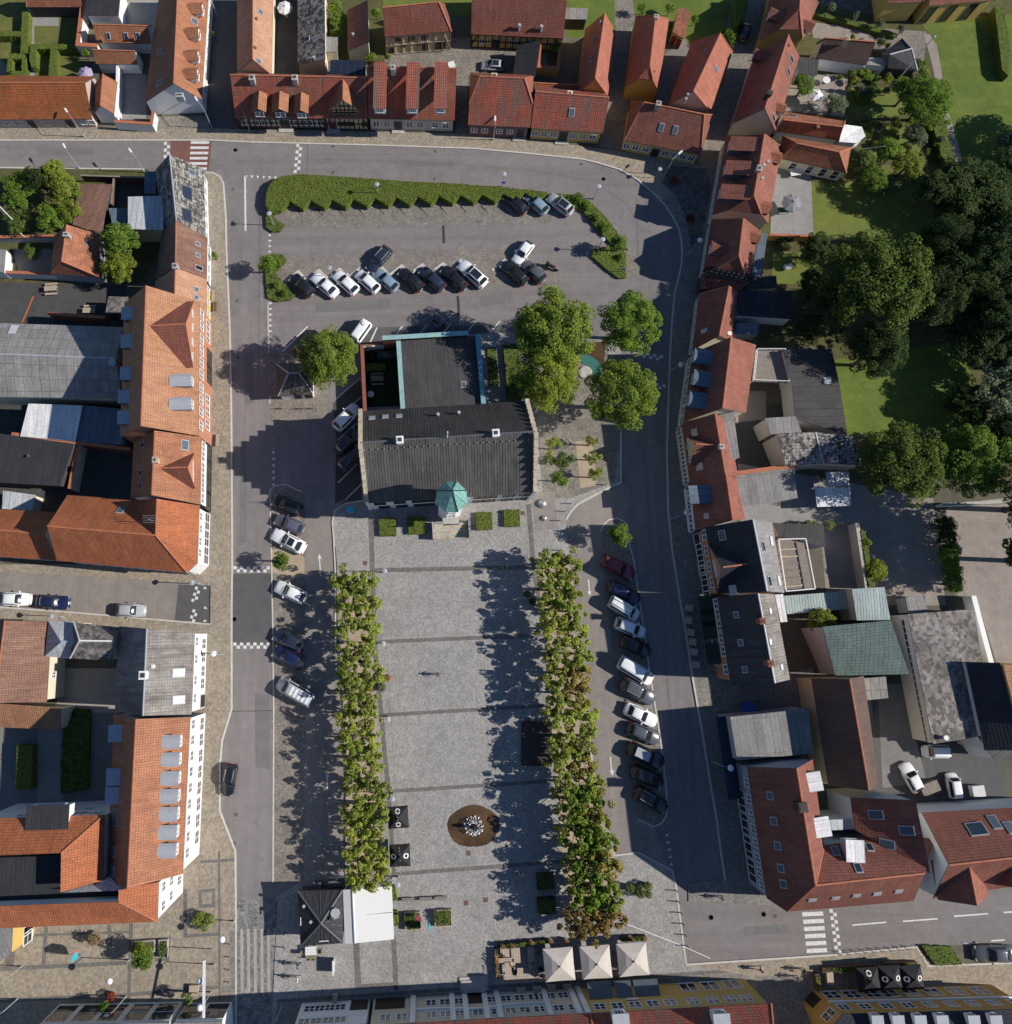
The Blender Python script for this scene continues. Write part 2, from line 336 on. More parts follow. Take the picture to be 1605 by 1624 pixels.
leaf_mat('leaf_mid', (0.083, 0.156, 0.028), (0.147, 0.239, 0.037), (0.221, 0.304, 0.052), .25)
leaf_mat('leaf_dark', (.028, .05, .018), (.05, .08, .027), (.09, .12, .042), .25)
leaf_mat('leaf_oak', (.05, .085, .018), (.09, .135, .028), (.17, .20, .048), .3)
leaf_mat('leaf_brown', (.24, .20, .055), (.38, .30, .09), (.26, .31, .07), .4)
leaf_mat('leaf_rust', (.22, .15, .05), (.38, .25, .09), (.26, .24, .07), .35)
leaf_mat('leaf_hedge', (0.135, 0.189, 0.027), (0.209, 0.257, 0.038), (0.270, 0.297, 0.061), .2)
leaf_mat('leaf_box', (0.072, 0.120, 0.032), (0.120, 0.168, 0.045), (0.160, 0.208, 0.064), .2)
leaf_mat('leaf_grey', (0.110, 0.143, 0.088), (0.154, 0.187, 0.110), (0.220, 0.242, 0.165), .2)
leaf_mat('leaf_heather', (0.224, 0.112, 0.080), (0.288, 0.208, 0.096), (0.160, 0.160, 0.080), .1)
leaf_mat('flower_red', (0.182, 0.026, 0.026), (0.260, 0.052, 0.039), (0.117, 0.078, 0.026), .1)
leaf_mat('flower_mix', (0.160, 0.192, 0.048), (0.480, 0.160, 0.096), (0.112, 0.160, 0.048), .1)
M('bark', (.09, .075, .06), .9, .2, 3); M('hedge_core', (.09, .12, .022), .95, .2, 3)
# ------------------------------------------------------------------ setting: flat sheets and raised slabs
def sheet(name, pts, z, m):
    pts = P(pts, z) if isinstance(pts, str) else pts; pts = ccw(pts)
    tris = tessellate_polygon([[Vector((p[0], p[1], 0)) for p in pts]])
    fs = []
    for t in tris:
        a, b, c = (pts[i] for i in t)
        fs.append(tuple(t) if (b[0]-a[0])*(c[1]-a[1]) - (c[0]-a[0])*(b[1]-a[1]) > 0 else tuple(t)[::-1])
    o = link(name, pymesh(name, [(p[0], p[1], z) for p in pts], fs), None, MAT[m]); o['kind'] = 'structure'; return o
def slab(name, pts, z, m, kerb=None):
    pts = P(pts, z) if isinstance(pts, str) else pts; pts = ccw(pts)
    tris = tessellate_polygon([[Vector((p[0], p[1], 0)) for p in pts]])
    n = len(pts); vs = [(p[0], p[1], z) for p in pts] + [(p[0], p[1], -.05) for p in pts]; fs = []; mi = []
    for t in tris:
        a, b, c = (pts[i] for i in t)
        fs.append(tuple(t) if (b[0]-a[0])*(c[1]-a[1]) - (c[0]-a[0])*(b[1]-a[1]) > 0 else tuple(t)[::-1]); mi.append(0)
    for i in range(n): fs.append((i + n, (i + 1) % n + n, (i + 1) % n, i)); mi.append(1)
    o = link(name, pymesh(name, vs, fs, mi), None, [MAT[m], MAT['kerb_stone']]); o['kind'] = 'structure'; return o
def strip(name, pts, w, z, m, h=0.0, closed=False):      # a kerb, line or drain following a path
    pts = [Vector((p[0], p[1])) for p in (P(pts, z) if isinstance(pts, str) else pts)]
    b = MB(); n = len(pts)
    for i in range(n if closed else n - 1):
        a, c = pts[i], pts[(i + 1) % n]; d = (c - a); L = d.length
        if L < .01: continue
        d /= L; q = Vector((-d.y, d.x)) * w * .5; e = d * (w * .2)
        k = [a - q - e, c - q + e, c + q + e, a + q - e]; zz = z + .0006 * (i % 3)
        if h: b.prism(k, z - h, zz, 0, bottom=False)
        else: b.add([(p.x, p.y, zz) for p in k], [(0, 1, 2, 3)])
    o = b.build(name, MAT[m]); o['kind'] = 'structure'; return o
# ------------------------------------------------------------------ windows and doors (shared meshes)
_wc = {}
def win_mesh(w, h, nx=2, ny=2):
    k = ('w', round(w, 2), round(h, 2), nx, ny)
    if k not in _wc:
        b = MB(); t = .09
        b.box(-w/2, -.02, 0, -w/2+t, .06, h); b.box(w/2-t, -.02, 0, w/2, .06, h)
        b.box(-w/2+t, -.02, 0, w/2-t, .06, t); b.box(-w/2+t, -.02, h-t, w/2-t, .06, h)
        for i in range(1, nx): x = -w/2 + w*i/nx; b.box(x-.05, -.02, t, x+.05, .05, h-t)
        for i in range(1, ny): z = h*i/ny; b.box(-w/2+t, -.015, z-.03, w/2-t, .045, z+.03)
        b.box(-w/2-.05, -.02, -.06, w/2+.05, .09, -.003)
        p = MB(); p.box(-w/2+t*.8, -.02, t*.8, w/2-t*.8, .015, h-t*.8)
        _wc[k] = (b.mesh('window'), p.mesh('pane'))
    return _wc[k]
def add_window(root, loc, ang, w, h, nx=2, ny=2, fm='trim_white', L0=None, name='window'):
    a, p = win_mesh(w, h, nx, ny); L0 = L0 or root.location
    o = link(name, a, root, MAT[fm], loc=Vector(loc) - L0, rz=ang)
    link('pane', p, o, MAT['glass']); return o
def door_mesh(w, h):
    k = ('d', round(w, 2), round(h, 2))
    if k not in _wc:
        b = MB(); b.box(-w/2, -.02, 0, w/2, .05, h); 
        for z in (.15, h*.52):
            b.box(-w/2+.12, .05, z, w/2-.12, .075, z+h*.38)
        f = MB(); f.box(-w/2-.1, -.02, 0, -w/2, .1, h+.1); f.box(w/2, -.02, 0, w/2+.1, .1, h+.1); f.box(-w/2, -.02, h, w/2, .1, h+.1)
        _wc[k] = (b.mesh('door'), f.mesh('frame'))
    return _wc[k]
def add_door(root, loc, ang, w=1.1, h=2.3, m='door_dark', steps=0, L0=None):
    a, f = door_mesh(w, h); L0 = L0 or root.location
    o = link('door', a, root, MAT[m], loc=Vector(loc) - L0, rz=ang); link('frame', f, o, MAT['stone'])
    if steps:
        s = MB()
        for i in range(steps): s.box(-w/2-.35, .02, -.02-.17*(i+1)-.002*i, w/2+.35, .35+.3*(i+1), -.02-.17*i)
        link('steps', s.mesh('steps'), o, MAT['stone'])
    return o
# ------------------------------------------------------------------ houses
def V3(s):
    out = []
    for q in s.split():
        t = [float(x) for x in q.split(',')]; out.append(G(t[0], t[1], t[2]))
    return out
def gab(e1, e2, r1, r2, ze, zr, b1=None, b2=None, zb=None, hh=(None, None)):
    """pitched roof from photo pixels: a ridge end set in from the gable makes a hip; hh gives half-hips (share of the gable height)"""
    e1, e2, r1, r2 = G(*e1, ze), G(*e2, ze), G(*r1, zr), G(*r2, zr); zb = ze if zb is None else zb
    def mir(p):
        a = Vector((r1.x, r1.y)); d = (Vector((r2.x, r2.y)) - a).normalized(); q = Vector((p.x, p.y)) - a
        w = a + 2 * d * q.dot(d) - q; return Vector((w.x, w.y, zb))
    b1 = G(*b1, zb) if b1 else mir(e1); b2 = G(*b2, zb) if b2 else mir(e2)
    tri = []; mid = {}
    for k, (e, b, r, oth, t) in enumerate(((e1, b1, r1, (e2 + b2) / 2, hh[0]), (e2, b2, r2, (e1 + b1) / 2, hh[1]))):
        d = Vector((b.x - e.x, b.y - e.y)); q = Vector((r.x - e.x, r.y - e.y)); cr = d.x * q.y - d.y * q.x; co = d.x * (oth.y - e.y) - d.y * (oth.x - e.x)
        dist = abs(cr) / max(d.length, .01) * (1 if cr * co > 0 else -1); nrm = Vector((-d.y, d.x)).normalized(); off = q.dot(nrm)
        if dist > .55:
            if t:
                ap = Vector((r.x - nrm.x * off, r.y - nrm.y * off, r.z)); mid[k] = (e.lerp(ap, t), b.lerp(ap, t)); e, b = mid[k]
            tri.append([b, e, r])
        else: r.x -= nrm.x * off; r.y -= nrm.y * off
    f = [e1] + [e2] + ([mid[1][0]] if 1 in mid else []) + [r2, r1] + ([mid[0][0]] if 0 in mid else [])
    g = [b2] + [b1] + ([mid[0][1]] if 0 in mid else []) + [r1, r2] + ([mid[1][1]] if 1 in mid else [])
    return [f, g] + tri
def flat(s, z=None):
    return [V3(s)] if z is None else [P(s, z)]
class House: pass
def house(name, label, cat, polys, roof, wall, ov=.22, zb=-.02, rt=.14, cap=True, capm=None, group=None, walls=True, roofname='roof'):
    h = House(); h.polys = []
    for p in polys:
        n = sum(((p[i] - p[0]).cross(p[(i + 1) % len(p)] - p[0]) for i in range(1, len(p) - 1)), Vector())
        h.polys.append(list(p) if n.z > 0 else list(p)[::-1])
    key = lambda v: (round(v.x, 2), round(v.y, 2), round(v.z, 2))
    verts = []; idx = {}; F_ = []
    for p in h.polys:
        f = []
        for v in p:
            k = key(v)
            if k not in idx: idx[k] = len(verts); verts.append(v.copy())
            f.append(idx[k])
        F_.append(f)
    cen = sum(verts, Vector()) / len(verts); L = Vector((cen.x, cen.y, 0)); h.loc = L; h.cen = cen
    h.root = thing(name, label, cat, L, group=group); h.wall = wall; h.roofm = roof; h.ov = ov
    edges = {}
    for f in F_:
        for i in range(len(f)): edges.setdefault(tuple(sorted((f[i], f[(i + 1) % len(f)]))), []).append((f[i], f[(i + 1) % len(f)]))
    bnd = {e[0][0]: e[0][1] for e in edges.values() if len(e) == 1}
    inner = [e[0] for e in edges.values() if len(e) == 2]
    h.tris = []
    # roof shell
    n = len(verts); vs = [v - L for v in verts] + [v - L - Vector((0, 0, rt)) for v in verts]; fs = []; mi = []
    for f in F_:
        ts = tessellate_polygon([[Vector((verts[i].x, verts[i].y, 0)) for i in f]])
        for t in ts:
            t = [f[i] for i in t]; a_, b_, c_ = (verts[i] for i in t)
            if (b_.x-a_.x)*(c_.y-a_.y) - (c_.x-a_.x)*(b_.y-a_.y) < 0: t = t[::-1]
            h.tris.append([verts[i] for i in t]); fs.append(tuple(t)); mi.append(0); fs.append(tuple(i + n for i in reversed(t))); mi.append(1)
    for a, b in bnd.items(): fs.append((a, a + n, b + n, b)); mi.append(1)
    me = pymesh(roofname, vs, fs, mi); uvl = me.uv_layers.new(name='UVMap')
    for pl in me.polygons:
        nn = pl.normal; d = Vector((nn.x, nn.y, 0))
        if d.length < .03:
            e = verts[F_[0][1]] - verts[F_[0][0]]; d = Vector((e.y, -e.x, 0))
        d.normalize(); u = Vector((-d.y, d.x, 0)); sl = math.sqrt(nn.x**2 + nn.y**2) or 0; dz = Vector((d.x * abs(nn.z), d.y * abs(nn.z), -sl))
        for li in pl.loop_indices:
            co = me.vertices[me.loops[li].vertex_index].co; uvl.data[li].uv = (co.dot(u) + 50, co.dot(dz) + 50)
    h.roof = link(roofname, me, h.root, [MAT[roof], MAT['zinc_dark']])
    # walls follow the boundary, set in under the eaves
    if walls:
        wb = MB(); seen = set()
        for st in list(bnd):
            if st in seen: continue
            loop = [st]; seen.add(st); c = bnd[st]
            while c != st and c in bnd and c not in seen: loop.append(c); seen.add(c); c = bnd[c]
            pts = [verts[i] for i in loop]; m_ = len(pts); ins = []
            for i in range(m_):
                a, b, c2 = pts[i - 1], pts[i], pts[(i + 1) % m_]
                d1 = Vector((b.x - a.x, b.y - a.y)); d2 = Vector((c2.x - b.x, c2.y - b.y))
                d1 = d1.normalized() if d1.length > 1e-4 else d2.normalized(); d2 = d2.normalized() if d2.length > 1e-4 else d1
                n1 = Vector((-d1.y, d1.x)); n2 = Vector((-d2.y, d2.x)); q = n1 + n2
                q = n1 * ov if q.length < .2 else q * (ov / max(.35, q.length_squared / 2)) * 1.0
                ins.append(Vector((b.x + q.x - L.x, b.y + q.y - L.y, b.z - rt + .01)))
            k = len(wb.v); wb.v += [tuple(v) for v in ins] + [(v.x, v.y, zb) for v in ins]
            for i in range(m_): j = (i + 1) % m_; wb.f.append((k + m_ + i, k + m_ + j, k + j, k + i)); wb.m.append(0)
        h.wallo = wb.build('wall', MAT[wall], h.root)
    if cap:
        for a, b in inner:
            va, vb = verts[a] - L, verts[b] - L
            if (va - vb).length < .8: continue
            m2 = MB(); m2.bar(va + Vector((0, 0, .03)), vb + Vector((0, 0, .03)), .20, .13, n=6)
            m2.build('ridge_cap', MAT[capm or roof] if capm else MAT['coping' if 'tile' in roof and roof not in ('tile_black',) else 'zinc'], h.root)
    return h
def hit(h, px, py):
    best = None; near = None; d = ray(px, py); o = Vector((0, 0, H))
    for p in h.tris:
        n = (p[1] - p[0]).cross(p[2] - p[0]).normalized()
        if n.z < .05: continue
        t = (p[0] - o).dot(n) / d.dot(n); q = o + d * t; dd = ((p[0] + p[1] + p[2]) / 3 - q).length
        if inpoly(q.x, q.y, p) and (best is None or q.z > best[0].z): best = (q, n)
        if near is None or dd < near[2]: near = (q, n, dd)
    return best or near[:2]
def slope_frame(n, fallback=Vector((0, -1, 0))):
    d = Vector((n.x, n.y, 0)); d = fallback if d.length < .05 else d.normalized()
    return d, Vector((-d.y, d.x, 0))
def skylight(h, px, py, w=.8, l=1.1, m='glass_roof', name='roof_window', frame='zinc'):
    q, n = hit(h, px, py); d, u = slope_frame(n); s = u.cross(n).normalized(); q = q - h.loc
    b = MB(); vs = []
    for z in (-.02, .10):
        for a, c in ((-1, -1), (1, -1), (1, 1), (-1, 1)): vs.append(q + u * a * w / 2 + s * c * l / 2 + n * z)
    b.add(vs, [(4, 5, 6, 7), (0, 1, 5, 4), (1, 2, 6, 5), (2, 3, 7, 6), (3, 0, 4, 7)])
    bm = b.mesh(name); fix_normals(bm); o = link(name, bm, h.root, MAT[frame])
    g = MB(); vs = [q + u * a * (w / 2 - .09) + s * c * (l / 2 - .09) + n * z for z in (.06, .115) for a, c in ((-1, -1), (1, -1), (1, 1), (-1, 1))]
    g.add(vs, [(4, 5, 6, 7), (0, 1, 5, 4), (1, 2, 6, 5), (2, 3, 7, 6), (3, 0, 4, 7)])
    gm = g.mesh('pane'); fix_normals(gm); link('pane', gm, o, MAT[m]); return o
def fix_normals(me):
    bm = bmesh.new(); bm.from_mesh(me); bmesh.ops.recalc_face_normals(bm, faces=bm.faces); bm.to_mesh(me); bm.free()
def chimney(h, px, py, hh=1.0, w=.6, l=.6, m='stone', pipe=False):
    q, n = hit(h, px, py); top = q.z + hh; c = G(px, py, top) - h.loc; d, u = slope_frame(n)
    b = MB()
    if pipe: b.lathe((c.x, c.y, top - hh - .6), [(w, 0), (w, hh + .6), (w * 1.5, hh + .62), (w * 1.5, hh + .75)], 8)
    else:
        b.obox(c, u, w / 2, l / 2, q.z - .8, top - .18); b.obox(c, u, w / 2 + .07, l / 2 + .07, top - .18, top - .05)
        b.obox(c, u, w / 2 - .02, l / 2 - .02, top - .05, top, 0)
    o = b.build('vent_pipe' if pipe else 'chimney', MAT[m], h.root)
    if not pipe: MB().obox(c, u, w / 2 - .14, l / 2 - .14, top, top + .03).build('flue', MAT['iron'], o)
    return o
def dormer(h, px, py, w=1.4, l=2.0, hgt=1.2, kind='box', body='trim_white', roof='zinc', lift=.8, nx=2, ny=2):
    q, n = hit(h, px, py); d, u = slope_frame(n); zt = q.z + lift; c = G(px, py, zt); c.z = 0; c = c - h.loc
    tan = math.sqrt(n.x ** 2 + n.y ** 2) / max(n.z, .05); back = max(l / 2, lift / max(tan, .2) + .3) ; f = l / 2; rise = .0
    if kind == 'gable': rise = min(w * .42, 1.6)
    if kind == 'curve': rise = .22
    def pt(a, s, z): p = c + d * a + u * s; return (p.x, p.y, z)
    zl = zt - hgt - (tan * .2); hw = w / 2; b = MB(); ze = zt - rise
    prof = [(-hw, zl), (hw, zl), (hw, ze)] + ([(0, zt)] if kind == 'gable' else []) + [(-hw, ze)]
    vs = [pt(f, s, z - .02) for s, z in prof] + [pt(-back, s, z - .02) for s, z in prof]; k = len(prof)
    b.add(vs, [tuple(range(k)), tuple(range(2 * k - 1, k - 1, -1))] + [(i, i + k, (i + 1) % k + k, (i + 1) % k) for i in range(k)])
    bm = b.mesh('dormer'); fix_normals(bm); o = link('dormer', bm, h.root, MAT[body])
    r = MB(); e = .14; hw2 = hw + e
    if kind == 'gable': pr = [(-hw2, ze - e * .9), (0, zt), (hw2, ze - e * .9)]
    elif kind == 'curve': pr = [(-hw2, ze - .05), (-hw * .7, ze + .15), (-hw * .3, zt), (hw * .3, zt), (hw * .7, ze + .15), (hw2, ze - .05)]
    else: pr = [(-hw2, zt), (hw2, zt)]
    k = len(pr); vs = []
    for a, dz in ((f + .15, .09), (-back, .09), (f + .15, 0), (-back, 0)):
        tilt = (tan * .25 * (f - a) if kind == 'shed' else 0)
        vs += [pt(a, s, z + dz + tilt) for s, z in pr]
    fs = []
    for i in range(k - 1):
        fs += [(i, i + 1, k + i + 1, k + i), (2*k + i, 3*k + i, 3*k + i + 1, 2*k + i + 1), (i, 2*k + i, 2*k + i + 1, i + 1), (k + i, k + i + 1, 3*k + i + 1, 3*k + i)]
    fs += [(0, k, 3*k, 2*k), (k - 1, 3*k - 1, 4*k - 1, 2*k - 1)]
    r.add(vs, fs); rm = r.mesh('dormer_roof'); fix_normals(rm)
    uvl = rm.uv_layers.new(name='UVMap')
    for pl in rm.polygons:
        for li in pl.loop_indices:
            co = rm.vertices[rm.loops[li].vertex_index].co; s_ = co.x * u.x + co.y * u.y; t_ = co.x * d.x + co.y * d.y
            uvl.data[li].uv = (t_ + 50, s_ * 1.3 + 50) if kind == 'gable' else (s_ + 50, t_ + 50)
    link('dormer_roof', rm, o, MAT[roof])
    ang = math.atan2(d.y, d.x) - math.pi / 2
    ww, wh = w * .72, min(hgt * .72, 1.2); a_, p_ = win_mesh(ww, wh, nx, ny)
    p = pt(f + .01, 0, ze - wh - .12); ow = link('window', a_, o, MAT['trim_white'], loc=p, rz=ang)
    link('window_pane', p_, o, MAT['glass'], loc=p, rz=ang); return o
def facade(h, A, B, z, rows, lab='window'):
    """rows of windows on the wall under the eave A-B (photo pixels at height z); rows: (sill z, w, h, positions or count, nx, ny[, kind])"""
    a, b = G(*A, z), G(*B, z); a.z = b.z = 0; d = (b - a).normalized(); n = Vector((d.y, -d.x, 0))
    if n.dot(Vector((h.cen.x, h.cen.y, 0)) - (a + b) / 2) > 0: n = -n
    ang = math.atan2(n.y, n.x) - math.pi / 2
    for r in rows:
        zs, w, hh, ts = r[:4]; nx, ny = (r[4], r[5]) if len(r) > 5 else (2, 2); kind = r[6] if len(r) > 6 else 'win'
        if isinstance(ts, int): ts = [(i + .5) / ts for i in range(ts)]
        for t in ts:
            p = a.lerp(b, t) - n * h.ov; p.z = zs
            if kind == 'win': add_window(h.root, p, ang, w, hh, nx, ny)
            elif kind == 'win_dark': add_window(h.root, p, ang, w, hh, nx, ny, 'wall_dark')
            elif kind == 'door': add_door(h.root, p, ang, w, hh, steps=r[7] if len(r) > 7 else 0)
            elif kind == 'door_red': add_door(h.root, p, ang, w, hh, 'door_red', steps=r[7] if len(r) > 7 else 0)
            elif kind == 'shutter':
                MB().box(-w/2, 0, 0, w/2, .05, hh).build('shutter', MAT['timber_dark'], h.root, loc=p - h.loc, rz=ang)
    return a, b, d, n, ang
def timber(h, A, B, z, z0, z1, cols, rows, m='timber_dark', brace=True):
    a, b = G(*A, z), G(*B, z); a.z = b.z = 0; d = (b - a).normalized(); n = Vector((d.y, -d.x, 0))
    if n.dot(Vector((h.cen.x, h.cen.y, 0)) - (a + b) / 2) > 0: n = -n
    o = -n * (h.ov - .03) - h.loc; Lw = (b - a).length
    def bar(p, q): m_ = MB(); m_.bar(p, q, .14, .14); m_.build('timber_beam', MAT[m], h.root)
    for i in range(cols + 1):
        t = (i + .02) / cols * .98 + .01; p = a.lerp(b, t) + o; bar(p + Vector((0, 0, z0)), p + Vector((0, 0, z1)))
    for j in range(rows + 1):
        zz = z0 + (z1 - z0) * j / rows; p, q = a + o + n * .012, b + o + n * .012; bar(p + Vector((0, 0, zz)), q + Vector((0, 0, zz)))
    if brace:
        for t0, t1 in ((0, 1 / cols), (1, 1 - 1 / cols)):
            bar(a.lerp(b, t0) + o + Vector((0, 0, z0)) + n * .02, a.lerp(b, t1) + o + Vector((0, 0, z1)) + n * .02)
def wallrun(label, pts, h, w=.25, m='wall_white', cap='coping', cat='wall', name='garden_wall'):
    q = P(pts, h); c = q[0]; L = Vector((c.x, c.y, 0)); r = thing(name, label, cat, L); b = MB(); k = MB()
    for i in range(len(q) - 1):
        a, e = q[i] - L, q[i + 1] - L; d = (e - a); d.z = 0; ln = d.length; d.normalize(); mid = (a + e) / 2
        b.obox(mid, d, ln / 2 + w * .45 - .002 * i, w / 2, -.02, h - .08 - .002 * i); k.obox(mid, d, ln / 2 + w * .5, w / 2 + .06, h - .08 - .002 * i, h + .02 - .002 * i)
    b.build('wall_face', MAT[m], r); k.build('coping', MAT[cap], r); return r
# ------------------------------------------------------------------ foliage
def leafmesh(name, pts, nrm, size, jit=.9, rng=RNG):
    n = len(pts); up = nrm + rng.normal(0, jit, (n, 3)) * .48; up /= np.linalg.norm(up, axis=1)[:, None] + 1e-9
    r = rng.normal(0, 1, (n, 3)); x = np.cross(up, r); x /= np.linalg.norm(x, axis=1)[:, None] + 1e-9; y = np.cross(up, x)
    s = (size * rng.uniform(.6, 1.3, n))[:, None]; a = rng.uniform(.45, .8, n)[:, None]
    k = (up * s * .18)
    v = np.stack([pts - x * s * .5 - k, pts - y * s * .5 * a, pts + x * s * .5 - k, pts + y * s * .5 * a], 1).reshape(-1, 3)
    me = bpy.data.meshes.new(name); me.vertices.add(4 * n); me.vertices.foreach_set('co', v.astype('f').ravel())
    me.loops.add(4 * n); me.loops.foreach_set('vertex_index', np.arange(4 * n, dtype='i'))
    me.polygons.add(n); me.polygons.foreach_set('loop_start', np.arange(0, 4 * n, 4, dtype='i'))
    me.update(calc_edges=True); return me
def crown_pts(n, lumps, hz, lr=(.22, .38), shell=(.5, .8), low=-.35, rng=RNG):
    P_, N_ = [], []; k = 0
    cs = []
    while len(cs) < lumps:
        v = rng.normal(0, 1, 3); v /= np.linalg.norm(v)
        if v[2] < low: continue
        cs.append((v * rng.uniform(*shell), rng.uniform(*lr)))
    for c, r in cs:
        m = int(n / lumps); d = rng.normal(0, 1, (m, 3)); d /= np.linalg.norm(d, axis=1)[:, None]
        rr = r * rng.uniform(.72, 1.08, m)[:, None]; p = c + d * rr; N = d * .35 + np.array([.15, 0, .75]) + c * .3
        P_.append(p); N_.append(N)
    p = np.concatenate(P_); N = np.concatenate(N_); p[:, 2] *= hz
    return p, N
_cr = {}
CROWN = dict(  # kind: (unit radius m, n leaves, lumps, hz, leaf size m, lump radius, shell)
    big=(5.5, 24000, 130, .85, .27, (.10, .22), (.42, .9)), mid=(3.0, 9500, 70, .85, .21, (.12, .26), (.4, .88)),
    small=(1.8, 2400, 20, .85, .22, (.22, .34), (.35, .75)), shrub=(.9, 700, 10, .75, .16, (.3, .45), (.2, .6)),
    plane=(2.0, 1750, 30, .75, .27, (.12, .22), (.3, .98)), sparse=(1.8, 750, 12, .7, .26, (.18, .3), (.3, .8)),
    conifer=(4.0, 8000, 60, 1.3, .26, (.1, .2), (.2, .9)), ball=(.5, 420, 1, .9, .11, (.85, .9), (0, .02)),
    cone=(.5, 420, 6, 1.5, .11, (.4, .5), (.1, .4)))
def crown_mesh(kind, var):
    k = (kind, var)
    if k not in _cr:
        R, n, l, hz, ls, lr, sh = CROWN[kind]; rng = np.random.default_rng(hash(kind) % 1000 if 0 else (len(kind) * 31 + ord(kind[0]) + var * 7))
        p, N = crown_pts(n, l, hz, lr, sh, rng=rng); _cr[k] = leafmesh('crown', p * R, N, ls, rng=rng)
    return _cr[k]
_trunk = {}
def trunk_mesh(hh, r):
    k = (round(hh, 1), round(r, 2))
    if k not in _trunk:
        b = MB(); b.lathe((0, 0, -.05), [(r * 1.5, 0), (r * 1.1, .4), (r, hh * .6), (r * .55, hh)], 8)
        rr = random.Random(int(hh * 10))
        for i in range(6):
            a = i * 1.05 + rr.random(); z = hh * rr.uniform(.55, .9)
            b.bar((0, 0, z), (math.cos(a) * hh * .28, math.sin(a) * hh * .28, z + hh * .28), r * .55, n=5)
        _trunk[k] = b.mesh('trunk', True)
    return _trunk[k]
_tv = [0]
def tree(label, px, py, rpx, h, leaf, kind='mid', group=None, name='tree', trunk=None, sc=(1, 1), cat='tree', mats=None):
    """crown centred on the pixel with a radius in pixels; h: height of the crown's top in metres"""
    R0, hz0 = CROWN[kind][0], CROWN[kind][3]; R = rpx * pxm(px, py) * (1 - h * .5 / H); zc = h * .64 if h > 1.6 else h * .5
    sz = (h - zc) / (R * hz0)
    p = G(px, py, zc); rz = random.uniform(0, 6.28); root = thing(name, label, cat, (p.x, p.y, 0), rz, group); _tv[0] += 1
    c = link('crown', crown_mesh(kind, _tv[0] % 3), root, MAT[leaf], loc=(0, 0, zc)); s = R / R0
    c.scale = (s * sc[0], s * sc[1], s * max(.3, sz))
    tr = trunk if trunk is not None else (.05 + R * .045)
    if tr: link('trunk', trunk_mesh(max(zc, .4), tr), root, MAT['bark'])
    return root
def hedge(label, pts, h, leaf='leaf_hedge', dens=26, size=.17, core='hedge_core', cat='hedge', name='hedge', z0=0, group=None, rough=.06):
    q = ccw(P(pts, h) if isinstance(pts, str) else pts); c = sum((Vector(p) for p in q), Vector()) / len(q); L = Vector((c.x, c.y, 0))
    loc = [(p[0] - L.x, p[1] - L.y) for p in q]; root = thing(name, label, cat, L, group=group)
    b = MB(); tris = tessellate_polygon([[Vector((x, y, 0)) for x, y in loc]]); n = len(loc); ins = loc
    vs = [(x, y, h - .08) for x, y in ins] + [(x, y, z0 - .02) for x, y in ins]
    b.add(vs, [tuple(t) for t in tris] + [(i + n, (i + 1) % n + n, (i + 1) % n, i) for i in range(n)])
    bm = b.mesh('inner_twigs'); fix_normals(bm); link('inner_twigs', bm, root, MAT[core])
    xs, ys = [x for x, _ in loc], [y for _, y in loc]; A = (max(xs) - min(xs)) * (max(ys) - min(ys)); pts_, nr = [], []
    N = int(min(60000, A * dens)); U = RNG.uniform(size=(N, 2))
    for a, b2 in U:
        x = min(xs) + a * (max(xs) - min(xs)); y = min(ys) + b2 * (max(ys) - min(ys))
        if inpoly(x, y, loc): pts_.append((x, y, h - .06 + RNG.normal(0, rough))); nr.append((0, 0, 1))
    for i in range(n):
        a, b2 = Vector(loc[i]), Vector(loc[(i + 1) % n]); d = b2 - a; m_ = int(d.length * (h - z0) * dens * .9); nn = Vector((d.y, -d.x)).normalized()
        for _ in range(m_):
            p = a + d * random.random() + nn * random.gauss(.02, .04); pts_.append((p.x, p.y, random.uniform(z0, h))); nr.append((nn.x, nn.y, .3))
    if pts_: link('foliage', leafmesh('foliage', np.array(pts_), np.array(nr, float), size), root, MAT[leaf])
    return root
